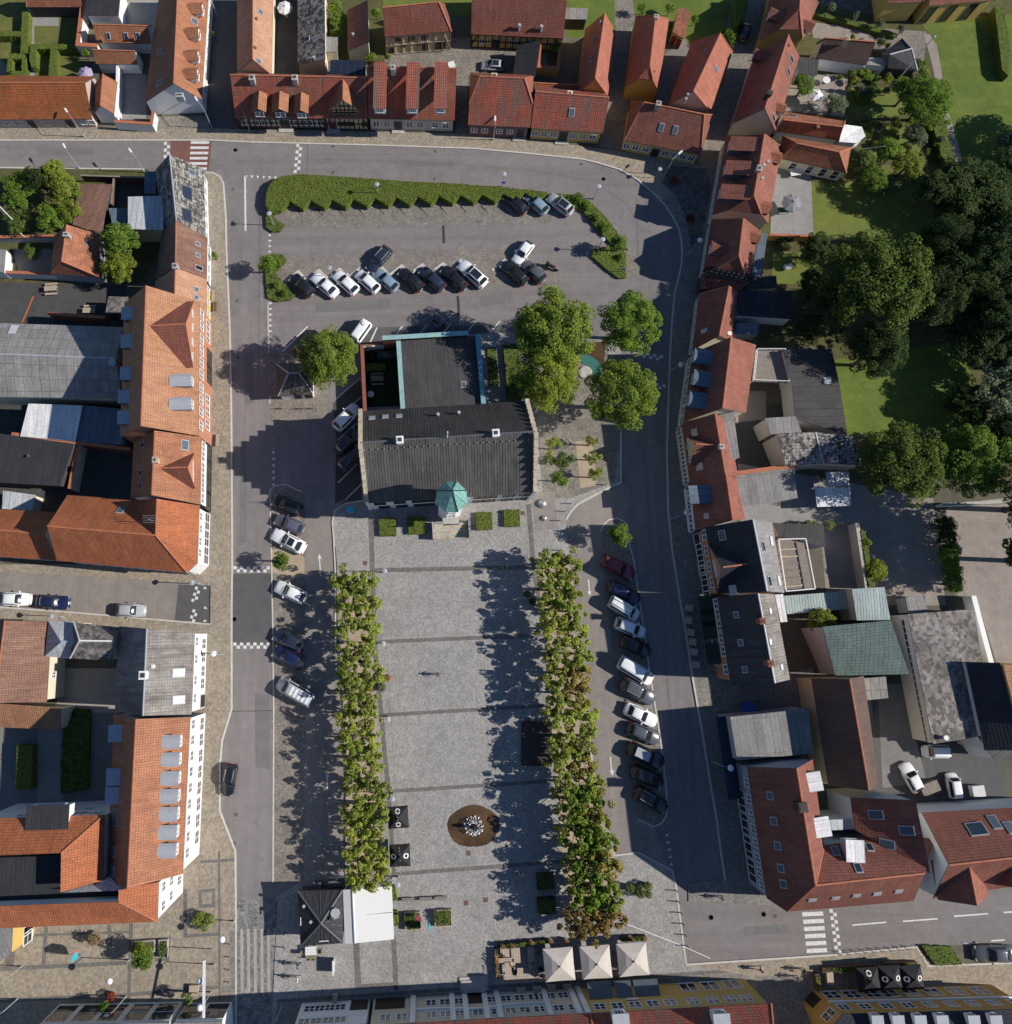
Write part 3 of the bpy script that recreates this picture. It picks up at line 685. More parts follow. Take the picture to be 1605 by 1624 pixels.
# ------------------------------------------------------------------ cars
_car = {}
CT = dict(  # length, half width, cowl x, roof front x, roof rear x, rear base x, roof z, belt z
    hatch=(4.05, .87, .85, .15, -1.35, -1.88, 1.47, .93), sedan=(4.6, .90, .75, .05, -1.15, -1.75, 1.44, .92),
    estate=(4.65, .91, .90, .25, -1.65, -2.12, 1.48, .94), suv=(4.6, .93, .85, .25, -1.60, -2.08, 1.66, 1.05),
    van=(4.9, .95, 1.55, .95, -2.30, -2.40, 1.92, 1.10), mini=(3.6, .81, .95, .35, -1.20, -1.65, 1.48, .92))
def car_parts(t):
    if t in _car: return _car[t]
    L, W, cx, rf, rr, rb, zr, zb = CT[t]; h = L / 2; out = {}
    st = [(h, .60, .34, .50), (h - .06, .74, .26, .60), (h - .30, .90, .22, .72), (h - .8, .97, .21, zb - .13), (cx, .985, .21, zb),
          (0, 1.0, .21, zb + .02), (rb + .5, 1.0, .21, zb + .03), (rb, .97, .22, zb + .02), (-h + .22, .93, .24, zb - .01), (-h + .05, .84, .30, zb - .12), (-h, .74, .36, zb - .26)]
    vs, fs, n = [], [], 11
    for x, w, z0, zt in st:
        w *= W
        for y, z in ((-w*.86, z0), (-w*.985, z0+.10), (-w, (z0+zt)*.52), (-w*.97, zt-.10), (-w*.86, zt-.02), (0, zt+.045), (w*.86, zt-.02), (w*.97, zt-.10), (w, (z0+zt)*.52), (w*.985, z0+.10), (w*.86, z0)):
            vs.append((x, y, z))
    for i in range(len(st) - 1):
        for j in range(n): fs.append((i*n + j, i*n + (j+1) % n, (i+1)*n + (j+1) % n, (i+1)*n + j))
    fs += [tuple(range(n-1, -1, -1)), tuple((len(st)-1)*n + j for j in range(n))]
    me = pymesh('body', vs, fs, smooth=True); fix_normals(me)
    # cabin shell, as one surface with the body
    bm = bmesh.new(); bm.from_mesh(me)
    bw, tw = W * .87, W * .68; base = [(cx, bw*.92), ((rf+rr)/2, bw), (rb, bw*.90)]
    def ringz(x):  return zb - .03
    sec = [(cx + .03, ringz(0), bw*.90), (rf + (cx-rf)*.45, zb + (zr-zb)*.60, tw*1.12), (rf, zr - .03, tw), (rf - .25, zr + .0, tw), ((rf+rr)/2, zr + .02, tw*1.01), (rr + .2, zr - .01, tw*.98), (rr, zr - .05, tw*.96), (rr + (rb-rr)*.6, zb + (zr-zb)*.5, tw*1.10), (rb - .02, ringz(0), bw*.88)]
    rows = []
    for x, z, w in sec:
        wb = bw * (.93 if abs(x) > 1.2 else 1.0)
        zz = ringz(x); pts = [(x, -wb, zz), (x, -w, z), (x, -w*.55, z + .028), (x, w*.55, z + .028), (x, w, z), (x, wb, zz)]
        rows.append([bm.verts.new(p) for p in pts])
    for a, b in zip(rows, rows[1:]):
        for j in range(5):
            try: bm.faces.new((a[j], a[j+1], b[j+1], b[j]))
            except ValueError: pass
    for f in bm.faces: f.smooth = True
    bm.normal_update(); bmesh.ops.recalc_face_normals(bm, faces=bm.faces); bm.to_mesh(me); bm.free()
    out['body'] = [(me, (0, 0, 0))]
    def panel(q, off):
        q = [Vector(p) for p in q]; nn = (q[1]-q[0]).cross(q[2]-q[0]).normalized()
        if nn.z < 0: nn = -nn
        return pymesh('p', [p + nn * off for p in q] + [p - nn * .02 for p in q], [(0,1,2,3), (7,6,5,4), (0,4,5,1), (1,5,6,2), (2,6,7,3), (3,7,4,0)])
    s0, s1, s2 = sec[0], sec[1], sec[2]; e = .07
    def wind(a, b, c):   # two-step curved glass
        vs = []
        for x, z, w in (a, b, c):
            vs += [(x, -w + e, z + .02), (x, -w*.5, z + .05), (x, w*.5, z + .05), (x, w - e, z + .02)]
        sg = 1 if a[0] > c[0] else -1
        vs = [(x + sg * .045, y, z + .045) for x, y, z in vs]
        f = [(i*4+j, i*4+j+1, i*4+j+5, i*4+j+4) for i in range(2) for j in range(3)]
        m = pymesh('glass', vs, f, smooth=True); fix_normals(m); return m
    ws = wind((cx - .04, zb + .02, bw*.86), s1, (rf + .03, zr - .045, tw*.97)); out['windscreen'] = [(ws, (0, 0, 0))]
    out['rear_window'] = [(wind((rb + .06, zb + .06, bw*.80), sec[7], (rr - .02, zr - .06, tw*.90)), (0, 0, 0))]
    sw = []
    for s in (-1, 1):
        xs = [cx - .38, rf - .10, rr + .12, rb + .38]
        q = [(xs[0], s*(bw*.965), zb + .04), (xs[1], s*(tw + .045), zr - .10), (xs[2], s*(tw + .045), zr - .11), (xs[3], s*(bw*.965), zb + .06)]
        m = MB(); q2 = [(x, y + s*.022, z) for x, y, z in q]; m.add(q2 + q, [(0,1,2,3), (7,6,5,4), (0,4,5,1), (1,5,6,2), (2,6,7,3), (3,7,4,0)]); mm = m.mesh('side_window'); fix_normals(mm); sw.append((mm, (0, 0, 0)))
    out['side_window'] = sw
    hl = MB(); hl.box(-.14, -.16, -.05, .07, .16, .05); hm = hl.mesh('headlight')
    out['headlight'] = [(hm, (h - .20, s * W * .70, .63)) for s in (-1, 1)]
    tl = MB(); tl.box(-.05, -.14, -.12, .09, .14, .12); tm = tl.mesh('tail_light'); out['tail_light'] = [(tm, (-h + .10, s * W * .74, zb - .16)) for s in (-1, 1)]
    mi = MB(); mi.box(-.08, -.10, -.06, .08, .10, .07); mm = mi.mesh('mirror'); out['mirror'] = [(mm, (cx - .32, s * (W + .07), zb + .06)) for s in (-1, 1)]
    wl = MB(); r = .325; vs = []
    for y in (-.11, .11):
        for i in range(16): a = 2*math.pi*i/16; vs.append((r*math.cos(a), y, r*math.sin(a)))
    wl.add(vs, [tuple(range(16)), tuple(range(31, 15, -1))] + [(i, i+16, (i+1) % 16 + 16, (i+1) % 16) for i in range(16)]); wm = wl.mesh('wheel'); fix_normals(wm)
    rm = MB(); vs = []
    for y in (-.118, .118):
        for i in range(10): a = 2*math.pi*i/10; vs.append((.21*math.cos(a), y, .21*math.sin(a)))
    rm.add(vs, [tuple(range(10)), tuple(range(19, 9, -1))]); rmm = rm.mesh('rim')
    out['wheel'] = [(wm, (x, s*(W - .10), r)) for x in (h*.62, -h*.60) for s in (-1, 1)]; out['_rim'] = rmm
    pl = MB(); pl.box(-.012, -.26, -.055, .012, .26, .055); pm_ = pl.mesh('number_plate'); out['number_plate'] = [(pm_, (-h - .004, 0, .55)), (pm_, (h + .004, 0, .42))]
    _car[t] = out; return out
CARM = dict(windscreen='glass', rear_window='glass', side_window='glass', headlight='lamp_clear', tail_light='lamp_red', mirror='rubber', wheel='rubber', number_plate='trim_white')
def car(label, px, py, ang, typ, col, L=None, extra=None, group=None, cat='car', name='parked_car', z=0):
    c = G(px, py, .75 + z); a = math.radians(ang); q = G(px + 12 * math.cos(a), py - 12 * math.sin(a), .75 + z); d = q - c
    r = thing(name, label, cat, (c.x, c.y, z), math.atan2(d.y, d.x), group); s = (L or CT[typ][0]) / CT[typ][0]; r.scale = (s, (1 + s) / 2, (1 + s) / 2)
    pr = car_parts(typ); zr = CT[typ][6]; rf, rr = CT[typ][3], CT[typ][4]; tw = CT[typ][1] * .68
    for k, l in pr.items():
        if k[0] == '_': continue
        for me, loc in l:
            o = link(k, me, r, MAT['paint_' + col] if k == 'body' else (MAT['paint_' + col] if k == 'mirror' else MAT[CARM[k]]), loc=loc)
            if k == 'wheel': link('rim', pr['_rim'], o, MAT['alloy'])
    for ex in (extra or '').split():
        if ex == 'pano': MB().box(rr + .35, -tw*.78, zr + .02, rf - .12, tw*.78, zr + .062).build('panoramic_roof', MAT['glass'], r)
        if ex == 'rails':
            for s_ in (-1, 1): MB().box(rr + .1, s_*tw*.9 - .03, zr + .01, rf - .05, s_*tw*.9 + .03, zr + .09).build('roof_rail', MAT['steel'], r)
        if ex == 'ribs':
            for i in range(5): MB().box(rr + .25 + i*.55, -tw*.8, zr + .02, rr + .55 + i*.55, tw*.8, zr + .065).build('roof_rib', MAT['paint_carwhite'], r)
        if ex == 'ladder':
            for s_ in (-.35, .35): MB().box(rr, s_ - .03, zr + .05, rf + .3, s_ + .03, zr + .13).build('ladder_rail', MAT['steel'], r)
        if ex == 'vent': MB().lathe((rr + .7, 0, zr), [(.38, 0), (.38, .12), (.3, .2)], 14).build('roof_vent', MAT['trim_white'], r)
        if ex == 'silverroof': MB().box(rr + .1, -tw*.85, zr + .015, rf, tw*.85, zr + .058).build('roof_panel', MAT['paint_silver'], r)
    return r
# ------------------------------------------------------------------ people: one skinned body each
def person(label, px, py, ang, shirt, trousers, hair=(.06, .035, .02), pose='walk', z=.1, group=None, extra=None):
    c = G(px, py, z + .1); a = math.radians(ang); q = G(px + 9 * math.cos(a), py - 9 * math.sin(a), z + .1) - c; rz = math.atan2(q.y, q.x)
    V = []; E = []; R = []
    def v(x, y, zz, r, par=None):
        V.append((x, y, zz)); R.append(r)
        if par is not None: E.append((par, len(V) - 1))
        return len(V) - 1
    sit = pose == 'sit'; zp = .55 if sit else .93; st = .0 if sit else (.26 if pose == 'walk' else .05)
    pel = v(0, 0, zp, .13); be = v(.01, 0, zp + .18, .115, pel); ch = v(0, 0, zp + .38, .14, be); nk = v(.01, 0, zp + .54, .055, ch); hb = v(.03, 0, zp + .62, .075, nk); hd = v(.035, 0, zp + .73, .095, hb); v(.03, 0, zp + .80, .06, hd)
    v(.125, 0, zp + .70, .018, hd)
    for s in (-1, 1): v(.02, s*.095, zp + .70, .014, hd)
    for s in (-1, 1):
        hip = v(0, s*.10, zp - .05, .095, pel)
        if sit: kn = v(.42, s*.12, zp - .02, .062, hip); an = v(.44, s*.12, .10, .04, kn)
        else: kn = v(.06 + s*st*.45, s*.10, zp*.52, .062, hip); an = v(s*st - .02, s*.10, .09, .042, kn)
        v(V[an][0] + .15, s*.12, .04, .04, an)
        sh = v(0, s*.19, zp + .44, .06, ch); el = v(-.02 - s*st*.5, s*.25, zp + .18, .042, sh); wr = v(.12 - s*st*.6, s*.24, zp - .03, .03, el)
        pm = v(V[wr][0] + .03, s*.235, zp - .10, .032, wr)
        for k, (dy, ln) in enumerate(((-.03, .07), (-.01, .085), (.01, .08), (.028, .062))):
            f1 = v(V[pm][0] + .012, V[pm][1] + dy*.8, V[pm][2] - .045, .009, pm); v(V[f1][0] + .016, V[f1][1], V[f1][2] - ln + .03, .008, f1)
        v(V[wr][0] + .07, V[wr][1] - s*.03, V[wr][2] - .06, .010, wr)
    me = bpy.data.meshes.new('body'); me.from_pydata(V, E, [])
    o = bpy.data.objects.new('tmp', me); C.objects.link(o); md = o.modifiers.new('s', 'SKIN'); md.use_smooth_shade = True
    for i, r in enumerate(R): me.skin_vertices[0].data[i].radius = (r, r); me.skin_vertices[0].data[i].use_root = (i == 0)
    o.modifiers.new('u', 'SUBSURF').levels = 1
    dg = bpy.context.evaluated_depsgraph_get(); m2 = bpy.data.meshes.new_from_object(o.evaluated_get(dg)); bpy.data.objects.remove(o)
    m2.name = 'body'
    cols = [MAT['skin'], M('cloth_%.2f_%.2f_%.2f' % shirt, shirt), M('cloth_%.2f_%.2f_%.2f' % trousers, trousers), MAT['hair'], MAT['rubber']]
    for m_ in cols: m2.materials.append(m_)
    for p in m2.polygons:
        x, y, zz = p.center
        if zz > zp + .74 or (zz > zp + .62 and x < .0): k = 3
        elif zz > zp + .52: k = 0
        elif abs(y) > .19 and zz < zp + .08 and zz > zp - .25 and not (sit and x > .25): k = 0
        elif zz > zp + .02: k = 1
        elif zz < .09: k = 4
        else: k = 2
        p.material_index = k; p.use_smooth = True
    r = thing('person', label, 'person', (c.x, c.y, z), rz, group); link('body', m2, r)
    if extra == 'bag': MB().box(-.12, -.36, .62, .12, -.26, .90).build('handbag', MAT['timber_brown'], r)
    if extra == 'board': MB().box(-.05, -.55, .75, .0, .55, 1.3).build('board', MAT['trim_white'], r)
    return r
# ------------------------------------------------------------------ street furniture
def lamp(label, px, py, h=4.2, arm=(0, 0), style='dome', group='street lamps round the square', z=.1):
    p = G(px, py, z); r = thing('street_lamp', label, 'street lamp', (p.x, p.y, z), group=group); b = MB()
    b.lathe((0, 0, -.02), [(.10, 0), (.09, .5), (.055, .55), (.045, h)], 8); b.build('pole', MAT['zinc'], r)
    ax, ay = arm
    if style == 'dome':
        MB().bar((0, 0, h - .05), (ax, ay, h + .1), .05).build('arm', MAT['zinc'], r) if (ax or ay) else None
        d = MB(); d.lathe((ax, ay, h - .12), [(.10, 0), (.36, .10), (.38, .16), (.28, .28), (.08, .36)], 14); d.build('lamp_head', MAT['lamp_dome'], r, smooth=True)
    elif style == 'grey':
        d = MB(); d.lathe((ax, ay, h - .25), [(.14, 0), (.16, .22), (.34, .24), (.33, .30), (.05, .38)], 12); d.build('lamp_head', MAT['zinc'], r)
    else:
        MB().bar((0, 0, h - .05), (ax, ay, h + .05), .05).build('arm', MAT['zinc'], r)
        d = MB(); q = Vector((ax, ay, 0)).normalized() * .55; d.bar((ax - q.x*.3, ay - q.y*.3, h + .05), (ax + q.x, ay + q.y, h + .1), .24, .1); d.build('lamp_head', MAT['lamp_dome'], r)
    return r
def sign(label, px, py, h=2.3, kind='blue', ang=0, z=.1, group=None):
    p = G(px, py, z); r = thing('road_sign', label, 'road sign', (p.x, p.y, z), math.radians(ang), group)
    MB().lathe((0, 0, -.02), [(.035, 0), (.035, h)], 6).build('pole', MAT['steel'], r)
    if kind == 'blue': MB().box(-.26, -.05, h - .6, .26, -.03, h - .08).build('sign_plate', MAT['sign_blue'], r)
    else: MB().lathe((0, 0, h - .02), [(.28, 0), (.30, .03), (.28, .06)], 12).build('sign_plate', MAT['zinc'], r)
    return r
def parasol(label, px, py, wpx, h, m, sides=4, rz=0, drop=.75, group=None, logo=None):
    p = G(px, py, h); r = thing('parasol', label, 'parasol', (p.x, p.y, .1), math.radians(rz), group); w = wpx * pxm(px, py) * (1 - h / H) / 2
    R = w * math.sqrt(2) if sides == 4 else w; n = sides; off = math.pi / n if sides == 4 else 0
    vs = [(0, 0, h - .1)]; fs = []; seg = 2
    for i in range(n * seg):
        t = off + 2 * math.pi * i / (n * seg); rr = R if i % seg == 0 else R * math.cos(math.pi / n) * .985
        vs += [(rr * .5 * math.cos(t), rr * .5 * math.sin(t), h - .1 - drop * .42), (rr * math.cos(t), rr * math.sin(t), h - .1 - drop - (0.04 if i % seg else 0)), (rr * math.cos(t), rr * math.sin(t), h - .1 - drop - .2)]
    N = n * seg
    for i in range(N):
        j = (i + 1) % N; a, b = 1 + i*3, 1 + j*3; fs += [(0, a, b), (a, a+1, b+1, b), (a+1, a+2, b+2, b+1)]
    me = pymesh('canopy', vs, fs); link('canopy', me, r, MAT[m])
    MB().lathe((0, 0, -.02), [(.28, 0), (.28, .08), (.035, .09), (.03, h - .15)], 8).build('pole', MAT['timber_pale'] if m != 'canvas_black' else MAT['steel'], r)
    for i in range(n):
        t = off + 2 * math.pi * i / n; MB().bar((0, 0, h - .075), (R * math.cos(t), R * math.sin(t), h - .085 - drop), .03).build('rib', MAT[m], r)
    MB().lathe((0, 0, h - .13), [(.09, 0), (.09, .07), (.03, .12)], 8).build('finial', MAT['bronze'], r)
    for lx in (logo or []):
        t = math.radians(lx); cx_, cy_ = w * .58 * math.cos(t), w * .58 * math.sin(t); zz = h - .1 - drop * .52; u = Vector((math.cos(t), math.sin(t), -drop / w)); s_ = Vector((-math.sin(t), math.cos(t), 0)); up = Vector((drop / w * math.cos(t), drop / w * math.sin(t), 1)).normalized()
        b = MB(); c = Vector((cx_, cy_, zz)) + up * .05; K = 20; q = []
        for k in range(K):
            a = 2 * math.pi * k / K
            for rr in (.17, .30): q.append(c + s_ * math.cos(a) * rr * 1.05 + u * math.sin(a) * rr)
        b.add(q, [(2*k, 2*k+1, (2*k+3) % (2*K), (2*k+2) % (2*K)) for k in range(K) if k not in (0, 10)])
        b.build('emblem', MAT['canvas_white'], r)
    return r
def table(label, px, py, w, l, ang, m='timber_pale', round_=False, group=None, cat='table', z=.1, name='table'):
    p = G(px, py, z + .7); r = thing(name, label, cat, (p.x, p.y, z), math.radians(ang), group)
    if round_: MB().lathe((0, 0, .69), [(w/2, 0), (w/2, .04)], 16).build('table_top', MAT[m], r); MB().lathe((0, 0, 0), [(.22, 0), (.22, .03), (.04, .05), (.04, .69)], 8).build('leg', MAT['iron'], r); return r
    for i in range(3): MB().box(-l/2, -w/2 + i*w/3 + .01, .70, l/2, -w/2 + (i+1)*w/3 - .01, .74).build('plank', MAT[m], r)
    for x in (-1, 1):
        for y in (-1, 1): MB().box(x*(l/2-.1)-.04, y*(w/2-.1)-.04, 0, x*(l/2-.1)+.04, y*(w/2-.1)+.04, .70).build('leg', MAT[m], r)
    return r
def picnic(label, px, py, ang, m='timber_pale', group=None, z=.02):
    r = table(label, px, py, .75, 1.7, ang, m, group=group, cat='picnic table', z=z, name='picnic_table')
    for s in (-1, 1): MB().box(-.85, s*.72 - .13, .42, .85, s*.72 + .13, .46).build('seat', MAT[m], r)
    return r
def bench(label, px, py, l, ang, m='timber_grey', back=False, group=None, z=.1, w=.42):
    p = G(px, py, z + .4); r = thing('bench', label, 'bench', (p.x, p.y, z), math.radians(ang), group)
    for i in range(3): MB().box(-l/2, -w/2 + i*w/3 + .01, .40, l/2, -w/2 + (i+1)*w/3 - .01, .45).build('slat', MAT[m], r)
    for x in (-1, 1): MB().box(x*(l/2-.2)-.05, -w/2+.03, 0, x*(l/2-.2)+.05, w/2-.03, .40).build('leg', MAT['iron'], r)
    if back: MB().box(-l/2, w/2 - .03, .5, l/2, w/2 + .02, .85).build('backrest', MAT[m], r)
    return r
def chair(label, px, py, ang, m='basket', group=None, z=.1):
    p = G(px, py, z + .4); r = thing('chair', label, 'chair', (p.x, p.y, z), math.radians(ang), group)
    MB().box(-.22, -.22, .41, .22, .22, .46).build('seat', MAT[m], r); MB().box(-.25, -.22, .47, -.20, .22, .88).build('backrest', MAT[m], r)
    for x in (-1, 1):
        for y in (-1, 1): MB().box(x*.19-.02, y*.19-.02, 0, x*.19+.02, y*.19+.02, .41).build('leg', MAT['iron'], r)
    return r
def bollard(label, px, py, h=.9, group=None, r_=.06, m='iron', z=.1):
    p = G(px, py, z); r = thing('bollard', label, 'bollard', (p.x, p.y, z), group=group)
    MB().lathe((0, 0, -.02), [(r_, 0), (r_, h - .08), (r_*.7, h)], 8).build('post', MAT[m], r); return r
def potplant(label, px, py, kind='ball', s=1.0, leaf='leaf_box', pot='basket', h=.55, group=None, z=.1):
    zc = z + h + .35 * s; p = G(px, py, zc); r = thing('potted_plant', label, 'potted plant', (p.x, p.y, z), group=group)
    MB().lathe((0, 0, 0), [(.22*s, 0), (.32*s, h), (.35*s, h + .03)], 12).build('pot', MAT[pot], r)
    o = link('foliage', crown_mesh(kind, 0), r, MAT[leaf], loc=(0, 0, h + .35 * s)); o.scale = (s,) * 3; return r
def planter(label, pts, h, leaf, m='timber_dark', z=.1, group=None, top=.5, dens=90):
    q = ccw(P(pts, z + h)); c = sum((Vector(p) for p in q), Vector()) / len(q); L = Vector((c.x, c.y, z)); r = thing('planter', label, 'planter', L, group=group)
    loc = [(p[0] - L.x, p[1] - L.y) for p in q]
    for i in range(len(loc)):
        a, b = Vector(loc[i]), Vector(loc[(i+1) % len(loc)]); d = (b - a); ln = d.length; d.normalize(); nn = Vector((-d.y, d.x)); mid = (a + b)/2 + nn * .05
        MB().obox(mid, d, ln/2 - .004*i, .05, 0, h - .003*i).build('side_board', MAT[m], r)
    MB().prism([(x*.93, y*.93) for x, y in loc], .02, h - .08).build('soil', MAT['soil'], r)
    xs, ys = [x for x, _ in loc], [y for _, y in loc]; pt = []; A = (max(xs)-min(xs))*(max(ys)-min(ys))
    rng = RNG; cl = [(rng.uniform(min(xs)*.8, max(xs)*.8), rng.uniform(min(ys)*.8, max(ys)*.8), rng.uniform(.25, .5)) for _ in range(int(6 + A*2.5))]
    for _ in range(int(A * dens * 1.6)):
        cx_, cy_, rr = cl[rng.integers(len(cl))]; d = rng.normal(0, 1, 3); d /= np.linalg.norm(d); x, y = cx_ + d[0]*rr, cy_ + d[1]*rr
        if inpoly(x, y, loc): pt.append((x, y, h + top*.4 + d[2]*rr*top*1.3))
    if pt: link('foliage', leafmesh('foliage', np.array(pt), np.tile([0, 0, 1.], (len(pt), 1)), .17), r, MAT[leaf])
    return r
def manhole(px, py, r=.33, m='asphalt_dark'):
    p = G(px, py, .0); o = MB().lathe((p.x, p.y, 0), [(r, 0), (r, .018)], 18).build('manhole_cover', MAT[m]); o['kind'] = 'structure'; return o
def boxthing(name, label, cat, px, py, w, l, h, ang, m, top=None, group=None, z=.1, zc=None):
    p = G(px, py, z + h); r = thing(name, label, cat, (p.x, p.y, z), math.radians(ang), group)
    MB().box(-l/2, -w/2, -.02, l/2, w/2, h - .08).build('body', MAT[m], r); MB().box(-l/2 - .03, -w/2 - .03, h - .08, l/2 + .03, w/2 + .03, h).build('lid', MAT[top or m], r); return r
# ------------------------------------------------------------------ ground, roads, pavements
link('ground', pymesh('ground', [(-900, -900, 0), (900, -900, 0), (900, 900, 0), (-900, 900, 0)], [(0, 1, 2, 3)]), None, MAT['earth'])['kind'] = 'structure'
E_KERB = "849,244 924,252 949,258 982,268 1011,284 1041,310 1057,328 1069,347 1077,363 1081,381 1082,400 1081,418 1076,442 1070,465 1066,510 1063,560 1060,640 1058,720 1060,810 1066,870 1080,959 1089,1010 1098,1071 1103,1100 1112,1150 1120,1200 1129,1255 1137,1300 1143,1348 1150,1395"
W_KERB = "326,273 338,274 349,280 354,290 358,345 359,400 361,444 364,519 366,600 367,700 368,900 367,960 367,1124 361,1145 352,1175 349,1209 348,1285 373,1350 374,1500 374,1650"
sheet('street', "-60,222 334,222 400,225 600,230 750,235 " + E_KERB + " 1230,1390 1680,1340 1680,1494 1454,1501 1330,1513 1088,1529 1066,1380 900,1340 900,800 540,790 560,1400 430,1430 440,1650 374,1650 " + ' '.join(reversed(W_KERB.split())) + " -60,266", .004, 'asphalt')
sheet('side_street', "-60,896 0,899 105,912 212,918 299,926 334,929 334,990 125,972 0,963 -60,960", .004, 'asphalt_lane')
sheet('side_street_ramp', "283,927 333,929 332,990 277,984", .008, 'asphalt_dark')
sheet('left_road', "362,500 428,500 430,800 432,1400 374,1400 374,1350 349,1285 350,1209 367,1124 367,700", .008, 'asphalt_ns')
for pts in ("386,560 402,558 404,640 388,642", "380,700 391,700 392,860 381,860", "404,1100 428,1102 428,1220 405,1216", "640,254 720,256 719,266 640,264", "1066,640 1076,640 1082,800 1070,800", "500,480 620,474 620,490 500,496", "60,236 150,236 150,246 60,246", "760,470 810,462 812,480 762,486", "1180,1470 1250,1466 1251,1480 1181,1484"):
    sheet('asphalt_patch', pts, .0112, 'asphalt_dark' if 0 else 'asphalt_patch')
sheet('raised_crossing_surface', "368,910 430,909 432,1021 368,1022", .012, 'asphalt_dark')
sheet('north_street', "-60,224 334,224 400,227 600,232 850,246 924,254 982,270 1040,312 1010,318 985,300 900,282 760,272 600,264 440,270 340,270 -60,264", .008, 'asphalt_ew')
sheet('north_street_west_end', "-60,-60 0,-60", 0, 'asphalt') if 0 else None
sheet('north_west_lane', "333,-60 378,-60 372,205 372,224 336,224 330,190", .008, 'asphalt_dark')
sheet('crossing_surface', "271,223 336,223 331,270 268,266", .012, 'asphalt_red')
sheet('service_lane_west', "483,792 545,792 530,812 528,850 533,909 535,1029 546,1187 548,1383 500,1384 482,1400", .008, 'asphalt_lane')
sheet('service_lane_east', "985,766 1000,762 1002,830 980,822 965,824 954,843 957,900 962,960 997,1223 1012,1302 1037,1312 1062,1380 1012,1352 975,1357 945,1255 928,1118 918,1025 902,875 898,824 916,800 940,787 969,772", .008, 'asphalt_lane')
sheet('car_park_surface', "432,300 900,320 975,352 1000,440 960,470 820,500 600,520 432,520", .008, 'asphalt_ew')
sheet('road_east', "1063,600 1058,720 1060,810 1080,959 1098,1071 1112,1150 1129,1255 1148,1380 1074,1400 1057,1290 1044,1150 1032,1076 1014,959 1004,880 992,820 985,700 1000,600", .010, 'asphalt_ns')
sheet('road_south_east', "1092,1432 1260,1440 1680,1400 1680,1492 1454,1499 1330,1511 1092,1527", .008, 'asphalt_ew')
# parking surfaces of cobbles
sheet('parking_cobbles_west', "428,777 436,770 452,768 478,780 484,790 483,1400 432,1402", .010, 'cobble_brown')
sheet('tree_bay_west', "431,872 460,866 483,884 483,912 460,920 431,906", .014, 'sand')
sheet('parking_cobbles_east', "953,843 957,832 966,824 979,822 990,827 994,834 998,862 1006,892 1015,959 1023,1009 1032,1076 1044,1150 1050,1192 1057,1255 1057,1294 1049,1306 1037,1311 1012,1300 997,1223 962,960", .014, 'cobble_brown')
for i in range(13):
    x = 436 + i * 32.6; y = 333 - i * .6
    sheet('parking_bay', f"{x},{y} {x+24},{y-14} {x+53},{y+21} {x+33},{y+33}", .012, 'cobble')
for i in range(13):
    x = 437 + i * 32.8; y = 434 - i * 1.8
    if i != 12: sheet('parking_bay', f"{x},{y} {x+31},{y-31} {x+47},{y-19} {x+15},{y+16}", .012, 'cobble_brown')
    sheet('parking_bay', f"{x+20},{y+8} {x+38},{y-3} {x+66},{y+31} {x+48},{y+40}", .0135, 'cobble')
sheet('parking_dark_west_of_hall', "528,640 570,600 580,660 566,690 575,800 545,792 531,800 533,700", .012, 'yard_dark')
sheet('parking_cobbles_north_of_hall', "560,520 800,515 800,535 560,545", .012, 'asphalt_dark')
for i in range(13):
    x, y = 853 - i * 33.9, 317 + i * 1.2; strip('bay_divider', f"{x},{y} {x+33},{y+31}", .14, .024, 'yard_grey')
for i in range(12):
    x, y = 470 + i * 32.8, 433 - i * 1.8; strip('bay_divider', f"{x},{y} {x+32},{y-33}", .12, .024, 'yard_grey')
# raised pavements
slab('north_pavement', "-60,198 330,203 375,205 560,208 740,212 850,222 985,240 1110,262 1125,262 1050,322 1041,310 1011,284 982,268 949,258 924,252 849,244 750,235 600,230 400,225 334,222 -60,222", .113, 'pavement')
slab('east_pavement', "1125,262 1150,262 1170,430 1120,560 1110,700 1125,860 1150,1000 1180,1080 1290,1060 1290,1130 1180,1140 1215,1330 1270,1440 1092,1430 1092,1402 1150,1395 1143,1348 1137,1300 1129,1255 1120,1200 1112,1150 1103,1100 1098,1071 1089,1010 1080,959 1066,870 1060,810 1058,720 1060,640 1063,560 1066,510 1070,465 1076,442 1081,418 1082,400 1081,381 1077,363 1069,347 1057,328 1050,318", .12, 'pavement_grey')
sheet('corner_cobbles', "1062,262 1120,268 1128,300 1112,380 1096,400 1090,350 1072,310 1050,290", .125, 'cobble_dark')
sheet('gateway_cobbles', "1108,1086 1180,1080 1250,1078 1225,1128 1156,1132 1115,1134", .126, 'cobble')
slab('west_pavement_north', "326,273 338,274 349,280 354,290 358,345 359,400 361,444 364,519 366,600 367,700 368,900 368,928 334,929 299,926 212,918 105,912 -60,905 -60,895 290,895 320,860 320,500 320,273", .12, 'pavement')
slab('west_pavement_crossing', "334,929 368,928 367,990 333,990", .115, 'pavement')
slab('west_pavement_south', "-60,960 0,963 125,972 333,990 367,990 367,1124 361,1145 352,1175 349,1209 348,1285 373,1350 374,1500 374,1650 -60,1650 -60,1430 240,1430 300,1300 310,1010 -60,985", .12, 'pavement')
SQ = "532,909 529,850 527,827 531,810 546,799 575,794 580,640 570,545 780,528 870,528 950,533 985,545 983,620 982,684 983,740 985,768 969,772 940,787 916,800 898,824 902,875 918,1025 928,1118 945,1255 975,1357 1012,1352 1066,1380 1072,1404 1088,1529 1190,1548 1190,1600 430,1650 440,1430 437,1425 502,1383 548,1383 546,1187 538,1046 535,1029"
slab('market_square', SQ, .10, 'square_setts')
BZ = .104
